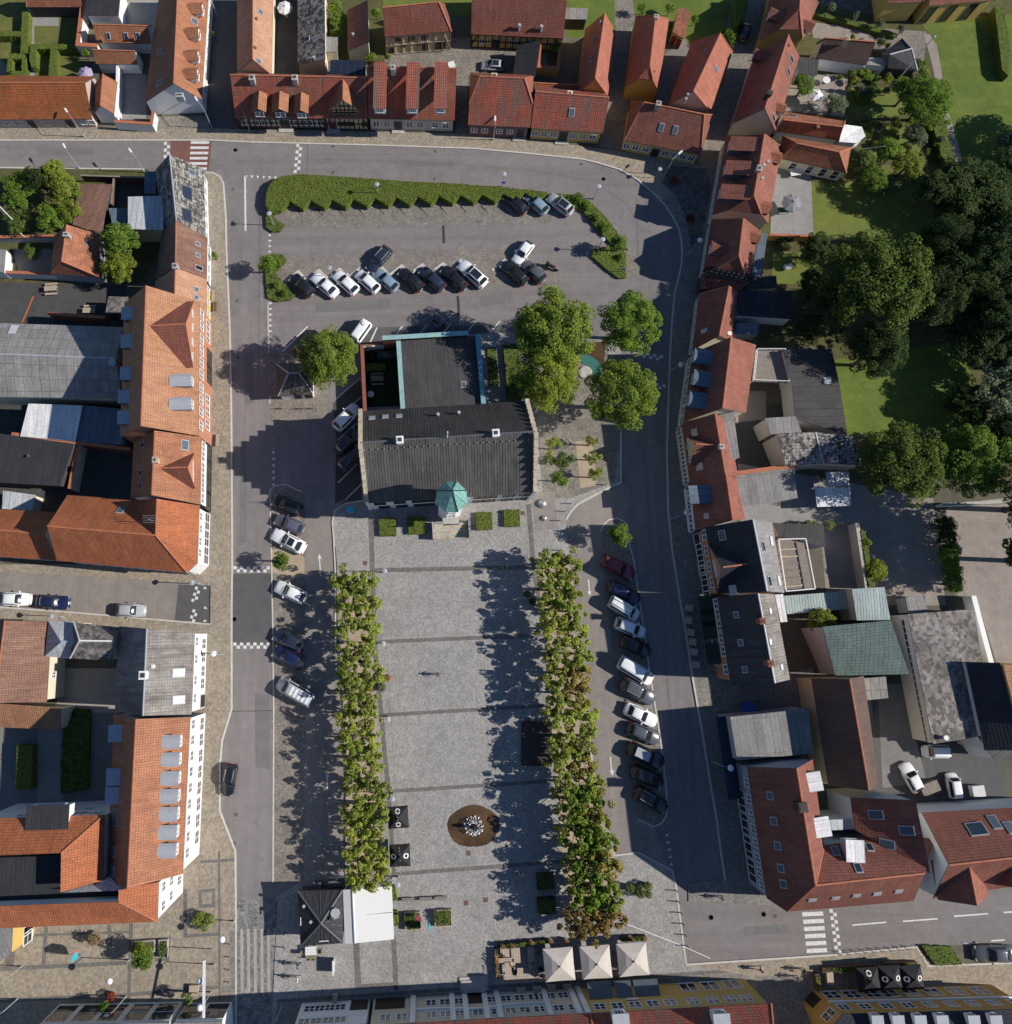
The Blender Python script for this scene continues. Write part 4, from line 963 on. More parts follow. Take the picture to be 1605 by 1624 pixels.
for pts in ("590,908 850,903 850,896 590,901", "598,1021 870,1010 870,1004 598,1015", "608,1137 885,1121 885,1115 608,1131", "618,1258 900,1240 900,1234 618,1252", "628,1389 905,1369 905,1362 628,1383",
            "584,822 592,822 598,1025 620,1258 628,1389 622,1389 612,1250 591,1030", "834,800 842,800 850,905 872,1010 887,1121 900,1240 906,1369 899,1369 892,1240 879,1121 863,1010 843,905",
            "560,1486 569,1486 573,1561 563,1562", "620,1486 628,1486 632,1561 624,1562", "563,1562 632,1557 632,1564 563,1569", "440,1585 1190,1535 1190,1541 440,1591"):
    BZ += .0006; sheet('paving_band', pts, BZ, 'band_setts')
sheet('tree_strip_west', "536,912 583,908 590,1030 604,1250 612,1400 552,1402 546,1187", .118, 'sand')
sheet('tree_strip_east', "850,884 905,884 920,1040 932,1130 948,1262 975,1360 975,1440 900,1440 880,1240 866,1040", .118, 'sand')
sheet('hall_north_yard', "770,532 870,532 880,560 900,640 870,690 840,640 768,640", .1055, 'flags')
sheet('tree_court', "840,640 905,600 985,560 983,690 975,765 905,790 862,790 852,690", .108, 'cobble')
sheet('tree_court_bed', "913,700 940,698 946,770 920,774", .112, 'sand'); sheet('hall_side_asphalt', "843,783 880,779 884,838 850,842", .112, 'asphalt_lane')
sheet('fountain_court', "905,540 965,540 965,640 905,650", .112, 'cobble_brown')
sheet('water_table_surface', "918,546 960,541 958,592 940,600", .116, 'rust')
sheet('south_pavement_bricks', "440,1592 1190,1542 1215,1650 430,1650", .104, 'pavement_grey')
sheet('kiosk_forecourt', "440,1500 560,1490 566,1560 440,1586", .103, 'square_setts')
sheet('toilet_forecourt', "426,628 518,628 518,660 510,667 430,672", .016, 'cobble_brown'); slab('toilet_island', "424,560 520,560 520,625 425,628", .10, 'cobble_brown')
slab('south_pavement_east', "1095,1531 1330,1514 1454,1502 1470,1520 1545,1530 1680,1520 1680,1650 1190,1650 1190,1548", .12, 'pavement')
sheet('alley_south', "1196,1546 1280,1552 1300,1650 1225,1650", .126, 'pavement_grey')
# bottom rough cobble crossing with smooth stone runs
sheet('rough_cobble_crossing', "374,1428 437,1425 442,1650 374,1650", .013, 'setts_rough')
for i in range(6):
    x = 381 + i * 10.6; sheet('smooth_stone_run', f"{x},1473 {x+4.6},1473 {x+5.6},1574 {x+.6},1574", .018, 'concrete')
sheet('dark_paving_patch', "364,1476 376,1475 378,1573 352,1574 352,1565 365,1563", .124, 'pavement_grey')
# paving bands of the south-west plaza
BZ = .125
for pts in ("10,1482 24,1481 22,1540 8,1540", "70,1470 76,1470 72,1532 66,1532", "170,1466 176,1466 178,1500 172,1500", "205,1464 211,1464 205,1630 200,1630", "0,1533 200,1524 200,1530 0,1540", "24,1482 210,1476 210,1480 24,1486",
            "291,1410 297,1410 297,1484 291,1484", "291,1482 347,1479 347,1484 291,1487", "315,1411 341,1409 341,1414 315,1416", "315,1411 320,1411 320,1438 315,1438", "336,1411 341,1411 341,1438 336,1438", "315,1435 341,1433 341,1439 315,1440",
            "208,1489 271,1486 271,1491 208,1494", "265,1486 271,1486 268,1524 246,1525 246,1520 264,1518", "318,1365 371,1361 371,1366 318,1369", "0,1584 200,1575 350,1562 350,1568 200,1581 0,1590", "346,1350 349,1350 350,1585 347,1585"):
    BZ += .0005; sheet('plaza_band', pts, BZ, 'band_setts')
# kerb lines
strip('kerb', E_KERB, .22, .15, 'kerb_stone', .2); strip('kerb', W_KERB, .22, .15, 'kerb_stone', .2)
strip('kerb', "-60,222 334,222 400,225 600,230 750,235 849,244", .2, .15, 'kerb_stone', .2); strip('kerb', "-60,265 120,267 228,268", .2, .15, 'kerb_stone', .2)
strip('kerb', "532,1029 532,909 529,850 527,827 531,810 546,799 575,794", .2, .125, 'kerb_stone', .2)
strip('kerb', "985,684 985,765 969,772 940,787 916,800 905,812 898,824", .25, .135, 'kerb_stone', .2)
strip('kerb', "918,1025 928,1118 945,1255 975,1357 1012,1352 1066,1380 1072,1404 1088,1529", .2, .13, 'kerb_stone', .2)
strip('kerb', "1088,1530 1330,1514 1454,1502 1472,1532 1560,1529 1680,1524", .2, .15, 'kerb_stone', .2)
strip('kerb', "428,777 436,770 452,768 478,780", .15, .03, 'kerb_stone', .05); strip('kerb', "428,777 431,906 433,1022 434,1130 433,1400", .18, .04, 'kerb_stone', .06)
strip('kerb', "953,843 957,832 966,824 979,822 990,827 996,840 998,862 1006,892 1015,959 1023,1009 1032,1076 1044,1150 1050,1192 1057,1255 1057,1294 1049,1306 1037,1311 1012,1300", .18, .05, 'kerb_stone', .07)
strip('kerb', "-60,960 0,963 125,972 333,990", .18, .145, 'kerb_stone', .2)
strip('drain_gutter', "428,640 426,560 425,480", .15, .02, 'kerb_stone'); strip('road_joint', "488,226 487,272", .05, .014, 'iron')
strip('road_joint', "488,252 600,255 740,262 860,272 940,288 990,320 1010,350 1012,420", .04, .0145, 'asphalt_dark'); strip('road_joint', "412,330 411,500 410,640", .05, .0142, 'asphalt_dark')
strip('road_joint', "1020,700 1032,860 1060,1100 1090,1300", .05, .0142, 'asphalt_dark'); strip('road_joint', "368,1128 434,1127", .08, .0148, 'iron')
strip('drain_gutter', "532,868 534,905 533,960 548,1180 547,1390", .12, .128, 'iron')
strip('slot_drain', "703,358 704,385", .35, .018, 'iron'); strip('slot_drain', "726,470 728,501", .35, .018, 'iron')
strip('slot_drain', "860,905 864,1010 880,1180", .14, .112, 'iron'); strip('slot_drain', "624,1490 628,1560", .2, .108, 'timber_brown')
# zig-zag kerb between the two middle rows of bays
zz = []
for i in range(12):
    x = 453 + i * 32.8; y = 446 - i * 1.8
    if i in (9,): continue
    strip('zigzag_kerb', f"{x},{y} {x+20},{y-16} {x+34},{y-1}", .38, .10, 'kerb_stone', .12)
# painted markings
def mark(name, polys, z=.022): 
    b = MB()
    for q in polys:
        q = ccw(P(q, z)); b.add([(p[0], p[1], z) for p in q], [tuple(range(len(q)))])
    o = b.build(name, MAT['paint_white']); o['kind'] = 'structure'
mark('zebra_crossing', [f"{303-i*.6},{224+i*8.3} {332-i*.8},{224+i*8.3} {331.5-i*.8},{228+i*8.3} {302.5-i*.6},{228+i*8.3}" for i in range(6)])
mark('zebra_crossing', [f"{1272+i*1.4},{1447+i*11.6} {1305+i*1.2},{1445.5+i*11.6} {1306+i*1.2},{1452+i*11.6} {1272.5+i*1.4},{1453.5+i*11.6}" for i in range(6)])
def checker(x0, y0, dx, dy, ex, ey, n, name='checker_marking'):
    ps = []
    for i in range(n):
        for k in (0, 1):
            if (i + k) % 2: continue
            a = (x0 + dx*i + ex*k, y0 + dy*i + ey*k); b = (a[0] + dx*.96, a[1] + dy*.96); c = (b[0] + ex*.96, b[1] + ey*.96); d = (a[0] + ex*.96, a[1] + ey*.96)
            ps.append(' '.join('%f,%f' % p for p in (a, b, c, d)))
    mark(name, ps, .024)
checker(260, 225, -.1, 5.2, 5, 0, 8); checker(470, 228, -.5, 5.2, 5, 0, 9); checker(370, 898, 5.3, 0, 0, 5, 11); checker(370, 1019, 5.3, 0, 0, 5, 11)
checker(1015, 552, 0, 0, 0, 0, 0); checker(1005, 555, 5.2, 1, -.8, 4.6, 9); checker(1030, 605, 5.2, 1, -.8, 4.6, 5); checker(1315, 1442, .8, 5.8, 5.5, -.2, 12)
checker(310, 930, -1.4, 4.8, 4.5, 1.2, 5); checker(306, 966, -1.6, 4.8, 4.5, 1.2, 5)
mark('give_way_marking', [f"{388+i*9.3},{278+i*.4} {392.5+i*9.3},{278+i*.4} {390.3+i*9.3},{283+i*.4}" for i in range(7)])
mark('give_way_marking', [f"{426},{371+i*8.7} {431},{373+i*8.7} {426},{375+i*8.7}" for i in range(4)])
mark('give_way_marking', [f"{427},{479+i*8.8} {432.5},{481+i*8.8} {427},{483.5+i*8.8}" for i in range(8)])
mark('give_way_marking', [f"{431},{716+i*10.2} {436.5},{716+i*10.2} {434},{721+i*10.2}" for i in range(6)])
mark('give_way_marking', [f"{1054+i*1.7},{1326+i*11.6} {1060+i*1.7},{1326+i*11.6} {1059+i*1.7},{1321+i*11.6}" for i in range(5)])
mark('give_way_marking', ["322,934 328,934 325,930", "323,965 329,966 325,961", "322,986 328,986 325,982"])
mark('stop_line', ["387,278 390,278 391,366 388,366"])
mark('lane_arrow', ["507,905 509,905 507.5,886 510,886 506.5,878 503.5,886 505.8,886"]); mark('lane_arrow', ["932,919 934,919 936,938 938,938 935.5,945 931.5,938 934,938"])
mark('lane_arrow', ["967,1201 969,1201 970,1216 971,1222 974,1222 971,1230.5 967,1222 969,1222"]); mark('lane_arrow', ["518,1250 520,1250 520,1232 522,1232 519,1224 516,1232 518,1232"], .112 if 0 else .022)
mark('centre_line', [f"{a},{b} {c},{d} {c},{d+2.2} {a},{b+2.4}" for a, b, c, d in ((1352, 1466, 1406, 1461.5), (1432, 1460, 1487, 1456), (1513, 1452, 1567, 1448), (1592, 1446, 1660, 1441), (1528, 1496, 1550, 1494.5), (1572, 1491, 1594, 1489.5))])
mark('bay_line', ["447,557 449,558 489,518 487,517", "578,560 580,561 599,520 597,519", "625,533 627,533 639,518 637,517", "664,530 666,530 678,514 676,514", "703,527 705,527 717,512 715,512", "742,524 744,524 755,510 753,510", "770,535 772,535 794,509 792,509",
                  "532,632 534,633 572,600 571,599", "551,648 552,649 573,630 572,629", "534,698 535,699 566,672 565,671", "535,732 536,733 564,708 563,707", "536,765 537,766 567,736 566,735", "547,792 548,793 574,768 573,767"], .026)
for a in ((373, 238), (369, 300), (369, 352), (376, 477), (377, 567), (528, 232), (690, 240), (957, 284), (922, 260), (372, 982), (374, 1292), (1128, 1455), (1229, 1453), (1211, 1450), (371, 1338), (528, 274), (689, 284), (1108, 860), (315, 251)): manhole(*a, r=.24)
for a in ((374, 238), (957.5, 284), (1127, 1455), (1211, 1449.5), (936, 872), (373, 983)): manhole(a[0], a[1], .34)
for px, py in ((579, 893), (546, 896), (743, 1353), (770, 1427), (739, 1432), (628, 1566), (829, 814)):
    p = G(px, py, .1); o = MB().box(p.x - .27, p.y - .27, .1, p.x + .27, p.y + .27, .116).build('drain_cover', MAT['timber_brown']); o['kind'] = 'structure'
# yards, lawns and lanes behind the houses
sheet('courtyard_cobbles', "714,60 868,60 868,120 742,120 742,214 723,214 722,108 610,104 612,84 700,84", .006, 'cobble')
sheet('alley_cobbles', "977,40 1010,40 998,150 990,240 950,232 966,150", .006, 'cobble_brown'); sheet('lane_cobbles', "1170,-60 1235,-60 1205,60 1160,200 1150,262 1105,262 1130,170", .006, 'cobble_brown')
sheet('yard_between_barns', "1050,90 1085,60 1097,75 1060,165 1042,165 1040,140", .006, 'yard_grey'); sheet('yard_lane_north', "432,-60 474,-60 474,118 432,118", .006, 'yard_dark')
sheet('lawn', "600,-60 780,-60 780,30 600,12", .005, 'lawn'); sheet('lawn', "893,-60 1230,-60 1200,40 1165,75 1150,60 1080,70 985,60 900,60", .005, 'lawn_bright'); sheet('path_north', "975,-20 1000,-20 1008,30 985,60 975,40", .007, 'cobble_brown')
sheet('back_yard_north', "514,-60 606,-60 610,100 520,100", .0055, 'soil')
sheet('lawn', "-60,-60 125,-60 128,128 -60,128", .005, 'lawn_dry'); sheet('garden_path', "43,14 54,14 55,128 41,128 44,40", .009, 'flags'); sheet('garden_path', "44,24 93,26 93,41 44,41", .0095, 'flags'); sheet('garden_path', "0,92 20,118 20,128 -10,128", .0095, 'gravel')
sheet('courtyard_flags', "183,118 232,118 232,188 187,190", .007, 'flags'); sheet('yard_north_west', "190,-60 255,-60 252,60 190,60", .006, 'concrete'); sheet('corner_forecourt', "243,184 332,184 332,204 243,204", .122, 'cobble')
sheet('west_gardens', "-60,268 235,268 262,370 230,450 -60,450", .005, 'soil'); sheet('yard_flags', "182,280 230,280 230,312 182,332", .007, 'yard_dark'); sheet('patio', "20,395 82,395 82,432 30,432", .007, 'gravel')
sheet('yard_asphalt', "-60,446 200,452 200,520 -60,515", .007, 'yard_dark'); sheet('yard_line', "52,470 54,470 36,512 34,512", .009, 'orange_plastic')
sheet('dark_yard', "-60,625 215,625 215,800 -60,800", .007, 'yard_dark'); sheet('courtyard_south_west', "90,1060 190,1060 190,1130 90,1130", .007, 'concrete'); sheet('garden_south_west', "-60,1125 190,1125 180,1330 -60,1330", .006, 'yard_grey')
sheet('gravel_path_south_west', "60,1150 100,1150 100,1330 60,1330", .009, 'flags')
# east side
sheet('east_gardens', "1240,-60 1680,-60 1680,760 1340,760 1320,550 1200,550 1215,200 1260,80", .005, 'soil')
sheet('lawn', "1455,30 1680,20 1680,330 1530,280 1500,180 1480,60", .008, 'lawn_bright'); sheet('lawn', "1285,290 1480,285 1480,400 1282,372", .008, 'lawn'); sheet('lawn', "1325,570 1540,540 1540,680 1345,690", .008, 'lawn_bright')
sheet('lawn', "1330,140 1440,140 1450,180 1370,190 1330,165", .008, 'lawn'); sheet('lawn', "1400,200 1460,195 1460,240 1380,260", .0085, 'lawn'); sheet('lawn', "1225,400 1300,400 1310,450 1225,450", .008, 'lawn'); sheet('lawn', "1330,262 1500,262 1500,285 1290,285", .0075, 'lawn_dry')
sheet('stone_path', "1465,53 1474,54 1486,72 1493,110 1496,150 1508,190 1520,230 1530,272 1522,275 1512,245 1500,195 1488,150 1478,100", .012, 'gravel')
sheet('garden_gravel', "1285,35 1375,45 1390,70 1290,60", .008, 'gravel'); sheet('cobble_court_north_east', "1280,-60 1400,-60 1395,25 1300,8", .009, 'cobble_dark'); sheet('garden_gravel', "1250,118 1345,118 1340,185 1240,175", .009, 'gravel')
sheet('terrace_flags', "1225,265 1286,270 1290,372 1222,372", .011, 'flags'); sheet('path_by_hedge', "1395,45 1470,50 1465,100 1385,80", .007, 'cobble_brown')
sheet('east_yard_gravel', "1370,770 1480,790 1500,960 1400,960 1370,900", .009, 'gravel'); sheet('drive', "1500,800 1680,780 1680,1060 1580,1050 1552,960 1510,940", .009, 'gravel')
sheet('tiled_terrace', "1170,735 1370,770 1375,830 1175,830", .011, 'flags'); sheet('courtyard_east', "1160,650 1240,640 1245,760 1160,760", .010, 'yard_dark'); sheet('courtyard_cobbles_east', "1180,620 1215,620 1215,665 1165,670", .012, 'gravel')
sheet('east_yard', "1340,1060 1560,1050 1600,1290 1350,1290", .009, 'asphalt_dark'); sheet('east_yard_strip', "1392,1085 1430,1085 1470,1240 1400,1250", .013, 'yard_grey'); sheet('walled_yard', "1300,830 1375,830 1375,935 1310,940", .011, 'gravel')
sheet('north_east_road', "1370,960 1445,960 1480,1190 1420,1200", .012, 'yard_dark')
# ------------------------------------------------------------------ houses north of the street
HG = None
h = house('row_house', 'long low terrace house with mossy red roof at the far left of the street', 'house', gab((-40,190), (146,188.5), (-40,131), (133,131), 2.7, 6.4), 'tile_moss', 'wall_pink')
facade(h, (-40,190), (146,188.5), 2.7, [(.9, .9, 1.1, [.25, .33, .58, .90, .97]), (.1, 1.0, 2.1, [.45, .78], 1, 1, 'door')])
chimney(h, 122, 140, .5, .3, .3, pipe=True) if 0 else None
h = house('garden_house', 'small orange-roofed gabled outhouse wedged between the mossy terrace and the courtyard', 'outhouse', gab((186,130), (181,181), (163,121), (158,174), 2.9, 5.0, (151,132), (149,179)), 'tile_orange', 'wall_white', ov=.12)
h = house('corner_house', 'white corner house with red tiled roof and four pointed dormers facing the north-west lane', 'house', gab((332,-20), (320,158), (282,-20), (275.4,134.6), 3.7, 8.0, (254,-20), (229,163)), 'tile_orange', 'wall_white')
for px, py in ((306,8), (300,47), (299,83), (298,112)): dormer(h, px, py, 1.5, 2.2, 1.3, 'gable', 'wall_white', 'tile_orange', .9, 2, 1)
for px, py in ((308,34), (254,82), (253,132)): skylight(h, px, py, .9, 1.2)
chimney(h, 284, 150, .6, .5, 1.0, 'wall_grey'); facade(h, (332,-20), (320,158), 3.7, [(.9, 1.0, 1.3, 9)])
h = house('garden_house', 'low annex with bright orange tiles and three small roof windows behind the white corner house', 'outhouse', gab((153,67), (239,69), (151,39), (236,41), 2.7, 4.6), 'tile_orange', 'wall_white', ov=.15)
for px in (172, 200, 219): skylight(h, px, 57, .6, 1.0, 'glass')
for px, py in ((160,60), (211,58)): chimney(h, px, py, .5, .14, .14, 'pot', True)
house('garden_house', 'narrow orange-tiled lean-to above the white courtyard bays', 'outhouse', gab((152,101), (219,102), (150,79), (221,81), 2.6, 4.4), 'tile_orange', 'wall_white', ov=.15)
house('flat_roof_annex', 'dark corrugated flat roof at the top behind the white corner house', 'annex', flat("137,-20 192,-20 188,24 137,24", 3.4), 'felt_black', 'wall_white', .1)
house('garden_house', 'red-tiled barn roof above the clipped hedge garden in the top left', 'outhouse', gab((42,11), (131,11), (40,-20), (130,-20), 2.6, 5.2), 'tile_terra', 'timber_brown' and 'wall_dark', .2)
house('garden_house', 'west side wing of the white corner house in red tiles', 'outhouse', gab((250,-20), (249,60), (275,-20), (275,45), 3.3, 6.2), 'tile_crimson', 'wall_white', .15) if 0 else None
wallrun('white garden wall with orange tile coping enclosing the top-left courtyard', "134,-20 123,70 152,72", 2.6, .5, 'wall_white'); wallrun('white street wall with orange coping south of the paved courtyard', "182,192 240,196 243,178", 2.2, .3)
wallrun('thin white wall between the orange outhouse and the paved courtyard', "186,104 184,185", 2.2, .2, 'wall_white', 'trim_white')
h = house('row_house', 'orange-tiled house running north from the timber-framed terrace beside the lane', 'house', gab((376,-20), (376,113), (401,-20), (396,119), 3.2, 6.6, (434,-20), (431,119)), 'tile_peach', 'wall_cream', ov=.15)
for px, py in ((413,19), (410,97)): skylight(h, px, py, .7, 1.0)
for px, py in ((407,29), (405,75)): chimney(h, px, py, .3, .12, .12, 'pot', True)
h = house('timber_house', 'long brown timber-framed house with three pointed dormers and white windows on the street corner', 'house', gab((373,186), (514.5,187.5), (363,118.5), (508,121.5), 3.4, 8.3), 'tile_streak', 'brick_brown')
for px, py, w in ((410,158,1.7), (443,158,2.0), (477,160,1.7)): dormer(h, px, py, w, 2.6, 1.9, 'gable', 'wall_lightgrey' if 0 else 'timber_dark', 'tile_orange', 1.5)
timber(h, (373,186), (514.5,187.5), 3.4, .3, 3.1, 16, 2); facade(h, (373,186), (514.5,187.5), 3.4, [(1.1, 1.15, 1.35, [.09, .20, .31, .42, .64, .75, .85, .95]), (.3, 1.4, 2.3, [.535], 1, 1, 'door', 3)])
for px in (399, 467): chimney(h, px, 122, .7, .7, .7, 'stone')
h = house('timber_house', 'narrow yellow and black timber-framed house with one big front gable', 'house', gab((514.5,187.5), (583,188.5), (509.5,121.5), (580.5,123.5), 3.4, 8.2), 'tile_streak', 'wall_straw')
timber(h, (514.5,187.5), (583,188.5), 3.4, .2, 3.2, 9, 2); facade(h, (514.5,187.5), (583,188.5), 3.4, [(1.2, .8, 1.0, [.35, .48, .62, .90], 2, 1, 'win_dark'), (.3, 1.1, 2.1, [.16], 1, 1, 'door_red', 3)])
g1 = house('front_gable', 'cross gable', 'gable', gab((523,175), (544,124), (544,157), (544.5,128), 5.3, 7.9), 'tile_orange', 'wall_straw') if 0 else None
def crossgable(h, fl, fr, fa, ba, ze, zf, zr, roof, wall, frame=None, base=0):
    """a gable end standing across the main roof: front eave corners fl/fr, front apex fa, back ridge end ba (photo pixels)"""
    L = h.loc; a, b = G(*fl, ze), G(*fr, ze); f = G(*fa, zf); r = G(*ba, zr); d = Vector((f.x - r.x, f.y - r.y, 0)).normalized(); nrm = Vector((-d.y, d.x, 0))
    if nrm.dot(b - a) < 0: nrm = -nrm
    mid = (a + b) / 2; f = Vector((mid.x, mid.y, zf)) + nrm * (nrm.dot(Vector((f.x - mid.x, f.y - mid.y, 0)))) ; bl = 12.0 if 0 else (f - r).length * .98
    ra = a - d * bl; rb = b - d * bl; rr = Vector((r.x, r.y, zf)); t = .12; up = Vector((0, 0, t)); o = d * .12
    vs = [a - L + o, b - L + o, f - L + o, ra - L, rb - L, rr - L]; vs += [v + up for v in vs]
    me = pymesh('gable_roof', vs, [(6, 8, 11, 9), (8, 7, 10, 11), (0, 3, 5, 2), (2, 5, 4, 1), (0, 2, 8, 6), (2, 1, 7, 8), (0, 6, 9, 3), (1, 4, 10, 7)]); fix_normals(me)
    uvl = me.uv_layers.new(name='UVMap')
    for pl in me.polygons:
        for li in pl.loop_indices:
            co = me.vertices[me.loops[li].vertex_index].co; uvl.data[li].uv = (co.dot(d) + 50, co.dot(nrm) * 1.35 + 50)
    link('gable_roof', me, h.root, MAT[roof])
    ai, bi = a.lerp(b, .05) - d * .1, a.lerp(b, .95) - d * .1; z0 = base
    w = MB(); vs = [(ai.x - L.x, ai.y - L.y, z0), (bi.x - L.x, bi.y - L.y, z0), (bi.x - L.x, bi.y - L.y, ze), (f.x - L.x - d.x*.1, f.y - L.y - d.y*.1, zf - .08), (ai.x - L.x, ai.y - L.y, ze)]
    q = [tuple(Vector(v) - d * min(bl, 1.5)) for v in vs]; w.add(vs + q, [(0,1,2,3,4), (9,8,7,6,5), (0,5,6,1), (1,6,7,2), (2,7,8,3), (3,8,9,4), (4,9,5,0)])
    wm = w.mesh('gable_wall'); fix_normals(wm); link('gable_wall', wm, h.root, MAT[wall])
    MB().bar(f - L + up * 1.2, rr - L + up * 1.2, .2, .12, n=6).build('ridge_cap', MAT['coping'], h.root)
    ang = math.atan2(d.y, d.x) - math.pi / 2; return ai, bi, f, d, ang
a, b, f, d, ang = crossgable(h, (522,175), (571,175), (544,156), (544.4,127), 5.2, 7.9, 7.9, 'tile_orange', 'wall_straw', base=3.0)
for t in (.2, .5, .8): add_window(h.root, a.lerp(b, t) * 1 + Vector((0, 0, -1.5)) + d * .02, ang, .85, 1.0, 2, 1, 'wall_dark')
for t in (.03, .2, .35, .5, .65, .8, .97):
    p = a.lerp(b, t) - h.loc + d * .03; zt = 5.2 + (7.9 - 5.2) * (1 - abs(t - .5) * 2) - .2; MB().bar((p.x, p.y, 3.2), (p.x, p.y, max(zt, 5.1)), .13).build('timber_beam', MAT['timber_dark'], h.root)
for zz in (3.3, 4.4, 5.2, 6.2):
    k = 0 if zz < 5.3 else .22; p, q = a.lerp(b, .02 + k) - h.loc + d * .045, a.lerp(b, .98 - k) - h.loc + d * .045; MB().bar((p.x, p.y, zz), (q.x, q.y, zz), .13).build('timber_beam', MAT['timber_dark'], h.root)
h = house('row_house', 'beige plastered house with streaky red roof and three long shed dormers', 'house', gab((584,188), (721,191), (580.5,104.5), (723,108.5), 3.4, 9.6), 'tile_streak', 'wall_beige')
for px in (603.5, 655, 699): dormer(h, px, 142, 1.5, 5.6, 1.2, 'shed', 'wall_lightgrey', 'tile_streak', 1.3, 4, 2)
facade(h, (584,188), (721,191), 3.4, [(1.0, .95, 1.35, [.085, .21, .475, .60, .775, .90]), (.3, 1.1, 2.2, [.34], 1, 1, 'door', 3)]); chimney(h, 623, 106, .8, .6, .6, 'stone')
h = house('row_house', 'brown brick house with boldly striped red and grey tiles and half-hipped ends', 'house', gab((742,198), (841,202), (761,121), (832,124), 3.4, 8.9, hh=(.45, .5)), 'tile_streak', 'brick_brown')
facade(h, (742,198), (841,202), 3.4, [(1.1, .95, 1.25, [.11, .28, .52, .69]), (.3, 1.2, 2.3, [.86], 1, 1, 'door', 2)]); chimney(h, 784, 119, .7, .7, .6, 'wall_beige')
h = house('row_house', 'yellow plastered house with black door and roof of red and grey tile stripes', 'house', gab((842,203), (956.7,210.6), (847,145), (966,154.5), 3.4, 7.2), 'tile_streak', 'wall_yellow')
facade(h, (842,203), (956.7,210.6), 3.4, [(1.1, .95, 1.25, [.07, .20, .33, .60, .74, .88]), (.3, 1.25, 2.4, [.47], 1, 1, 'door', 3)]); chimney(h, 904, 147, .7, .6, .6, 'wall_cream'); skylight(h, 907, 178, .8, 1.2)
house('garden_house', 'tiny orange-tiled lean-to behind the yellow striped-roof house', 'outhouse', gab((843,146), (915,149), (843,131), (915,135), 2.6, 3.8), 'tile_orange', 'wall_yellow', .1)
h = house('row_house', 'yellow corner house with speckled red half-hipped roof and two blue roof windows', 'house', gab((990,222), (1111.7,246), (1021.5,162), (1117,181.5), 3.3, 7.4, (1000,160), (1131,182)), 'tile_red', 'wall_yellow')
facade(h, (990,222), (1111.7,246), 3.3, [(1.0, .95, 1.3, [.06, .18, .31, .57, .70, .80, .91][:7]), (.2, 1.1, 2.2, [.44], 1, 1, 'door')]); chimney(h, 1045, 163, .7, .6, .6, 'capstone'); skylight(h, 1049, 202, .7, 1.2); skylight(h, 1071, 206, .7, 1.2)
h = house('side_wing', 'long red-roofed wing running north behind the striped yellow house', 'house', gab((928,46), (915.6,148), (959,25), (941.8,152), 3.2, 7.2, (977,51), (964,153)), 'tile_smooth', 'wall_yellow', .15)
for px, py in ((953,35), (942,60), (938,90), (937,98)): chimney(h, px, py, .35, .12, .12, 'zinc', True)
h = house('side_wing', 'red-roofed wing with small hipped south end between the two cobbled alleys', 'house', gab((1008,26), (993,137), (1040,24), (1031,103), 3.2, 7.4, (1061,31), (1044,145), hh=(None, .55)), 'tile_smooth', 'wall_ochre', .15)
chimney(h, 1041, 25, .6, .5, .5); chimney(h, 1038, 113, .3, .1, .1, 'pot', True)
h = house('side_wing', 'long wing with dark red west slope and pale peach east slope beside the cobbled lane', 'house', gab((1096.7,67), (1059,166), (1142.5,53), (1094,175), 3.1, 7.4, (1162,82), (1130,181)), 'tile_smooth', 'wall_cream', .15)
skylight(h, 1136, 109, .5, 1.2); 
for px, py in ((1119,79), (1107,110), (1091,149), (1088,157)): chimney(h, px, py, .35, .12, .12, 'zinc', True)
h = house('garden_shed', 'little pink-tiled shed with red double doors on a yellow front', 'shed', gab((1067,50.5), (1084.6,61.7), (1077,9), (1096,19), 2.6, 3.0, (1077,9), (1096,19)) if 0 else [V3("1067,50.5,2.7 1085,61.5,2.7 1096,19,3.2 1077,10,3.2")], 'tile_terra', 'wall_ochre', .12)
facade(h, (1067,50.5), (1085,61.5), 2.7, [(.1, .75, 2.0, [.28, .70], 1, 1, 'door_red')])
h = house('timber_house', 'large yellow timber-framed house under a broad red roof above the cobbled yard', 'house', gab((747,54), (893,61), (745,-30), (905,-28), 3.6, 10.0), 'tile_red', 'wall_yellow')
timber(h, (747,54), (893,61), 3.6, .3, 3.3, 13, 2); facade(h, (747,54), (893,61), 3.6, [(1.2, 1.2, 1.2, [.14, .47, .64, .88], 3, 2), (.2, 1.2, 2.2, [.28], 1, 1, 'door')])
for px, py in ((824,40), (859,42)): chimney(h, px, py, .5, .16, .16, 'zinc', True)
h = house('timber_house', 'two-storey cream timber-framed barn with hipped red roof beside the cobbled yard', 'house', gab((610.5,58.6), (716,50), (604,12.5), (696,3), 4.6, 8.6), 'tile_red', 'wall_straw')
timber(h, (610.5,58.6), (716,50), 4.6, .2, 4.4, 8, 2, 'timber_pale'); facade(h, (610.5,58.6), (716,50), 4.6, [(3.0, 1.0, .9, [.18, .40, .60], 2, 1, 'win_dark'), (.2, .9, 1.4, [.07], 1, 1, 'shutter'), (.2, 1.0, 2.2, [.60], 1, 1, 'door'), (.2, 1.7, 2.3, [.83], 1, 1, 'shutter'), (1.6, .6, .7, [.27, .51], 1, 1, 'win_dark')])
h = house('garden_house', 'narrow dark red monopitch outhouse with timber-framed south end', 'outhouse', [V3("551,80,2.6 585.5,66,5.0 583,0,5.0 551,16,2.6")], 'tile_crimson', 'wall_cream', .12); chimney(h, 560, 54, .4, .14, .14, 'zinc', True)
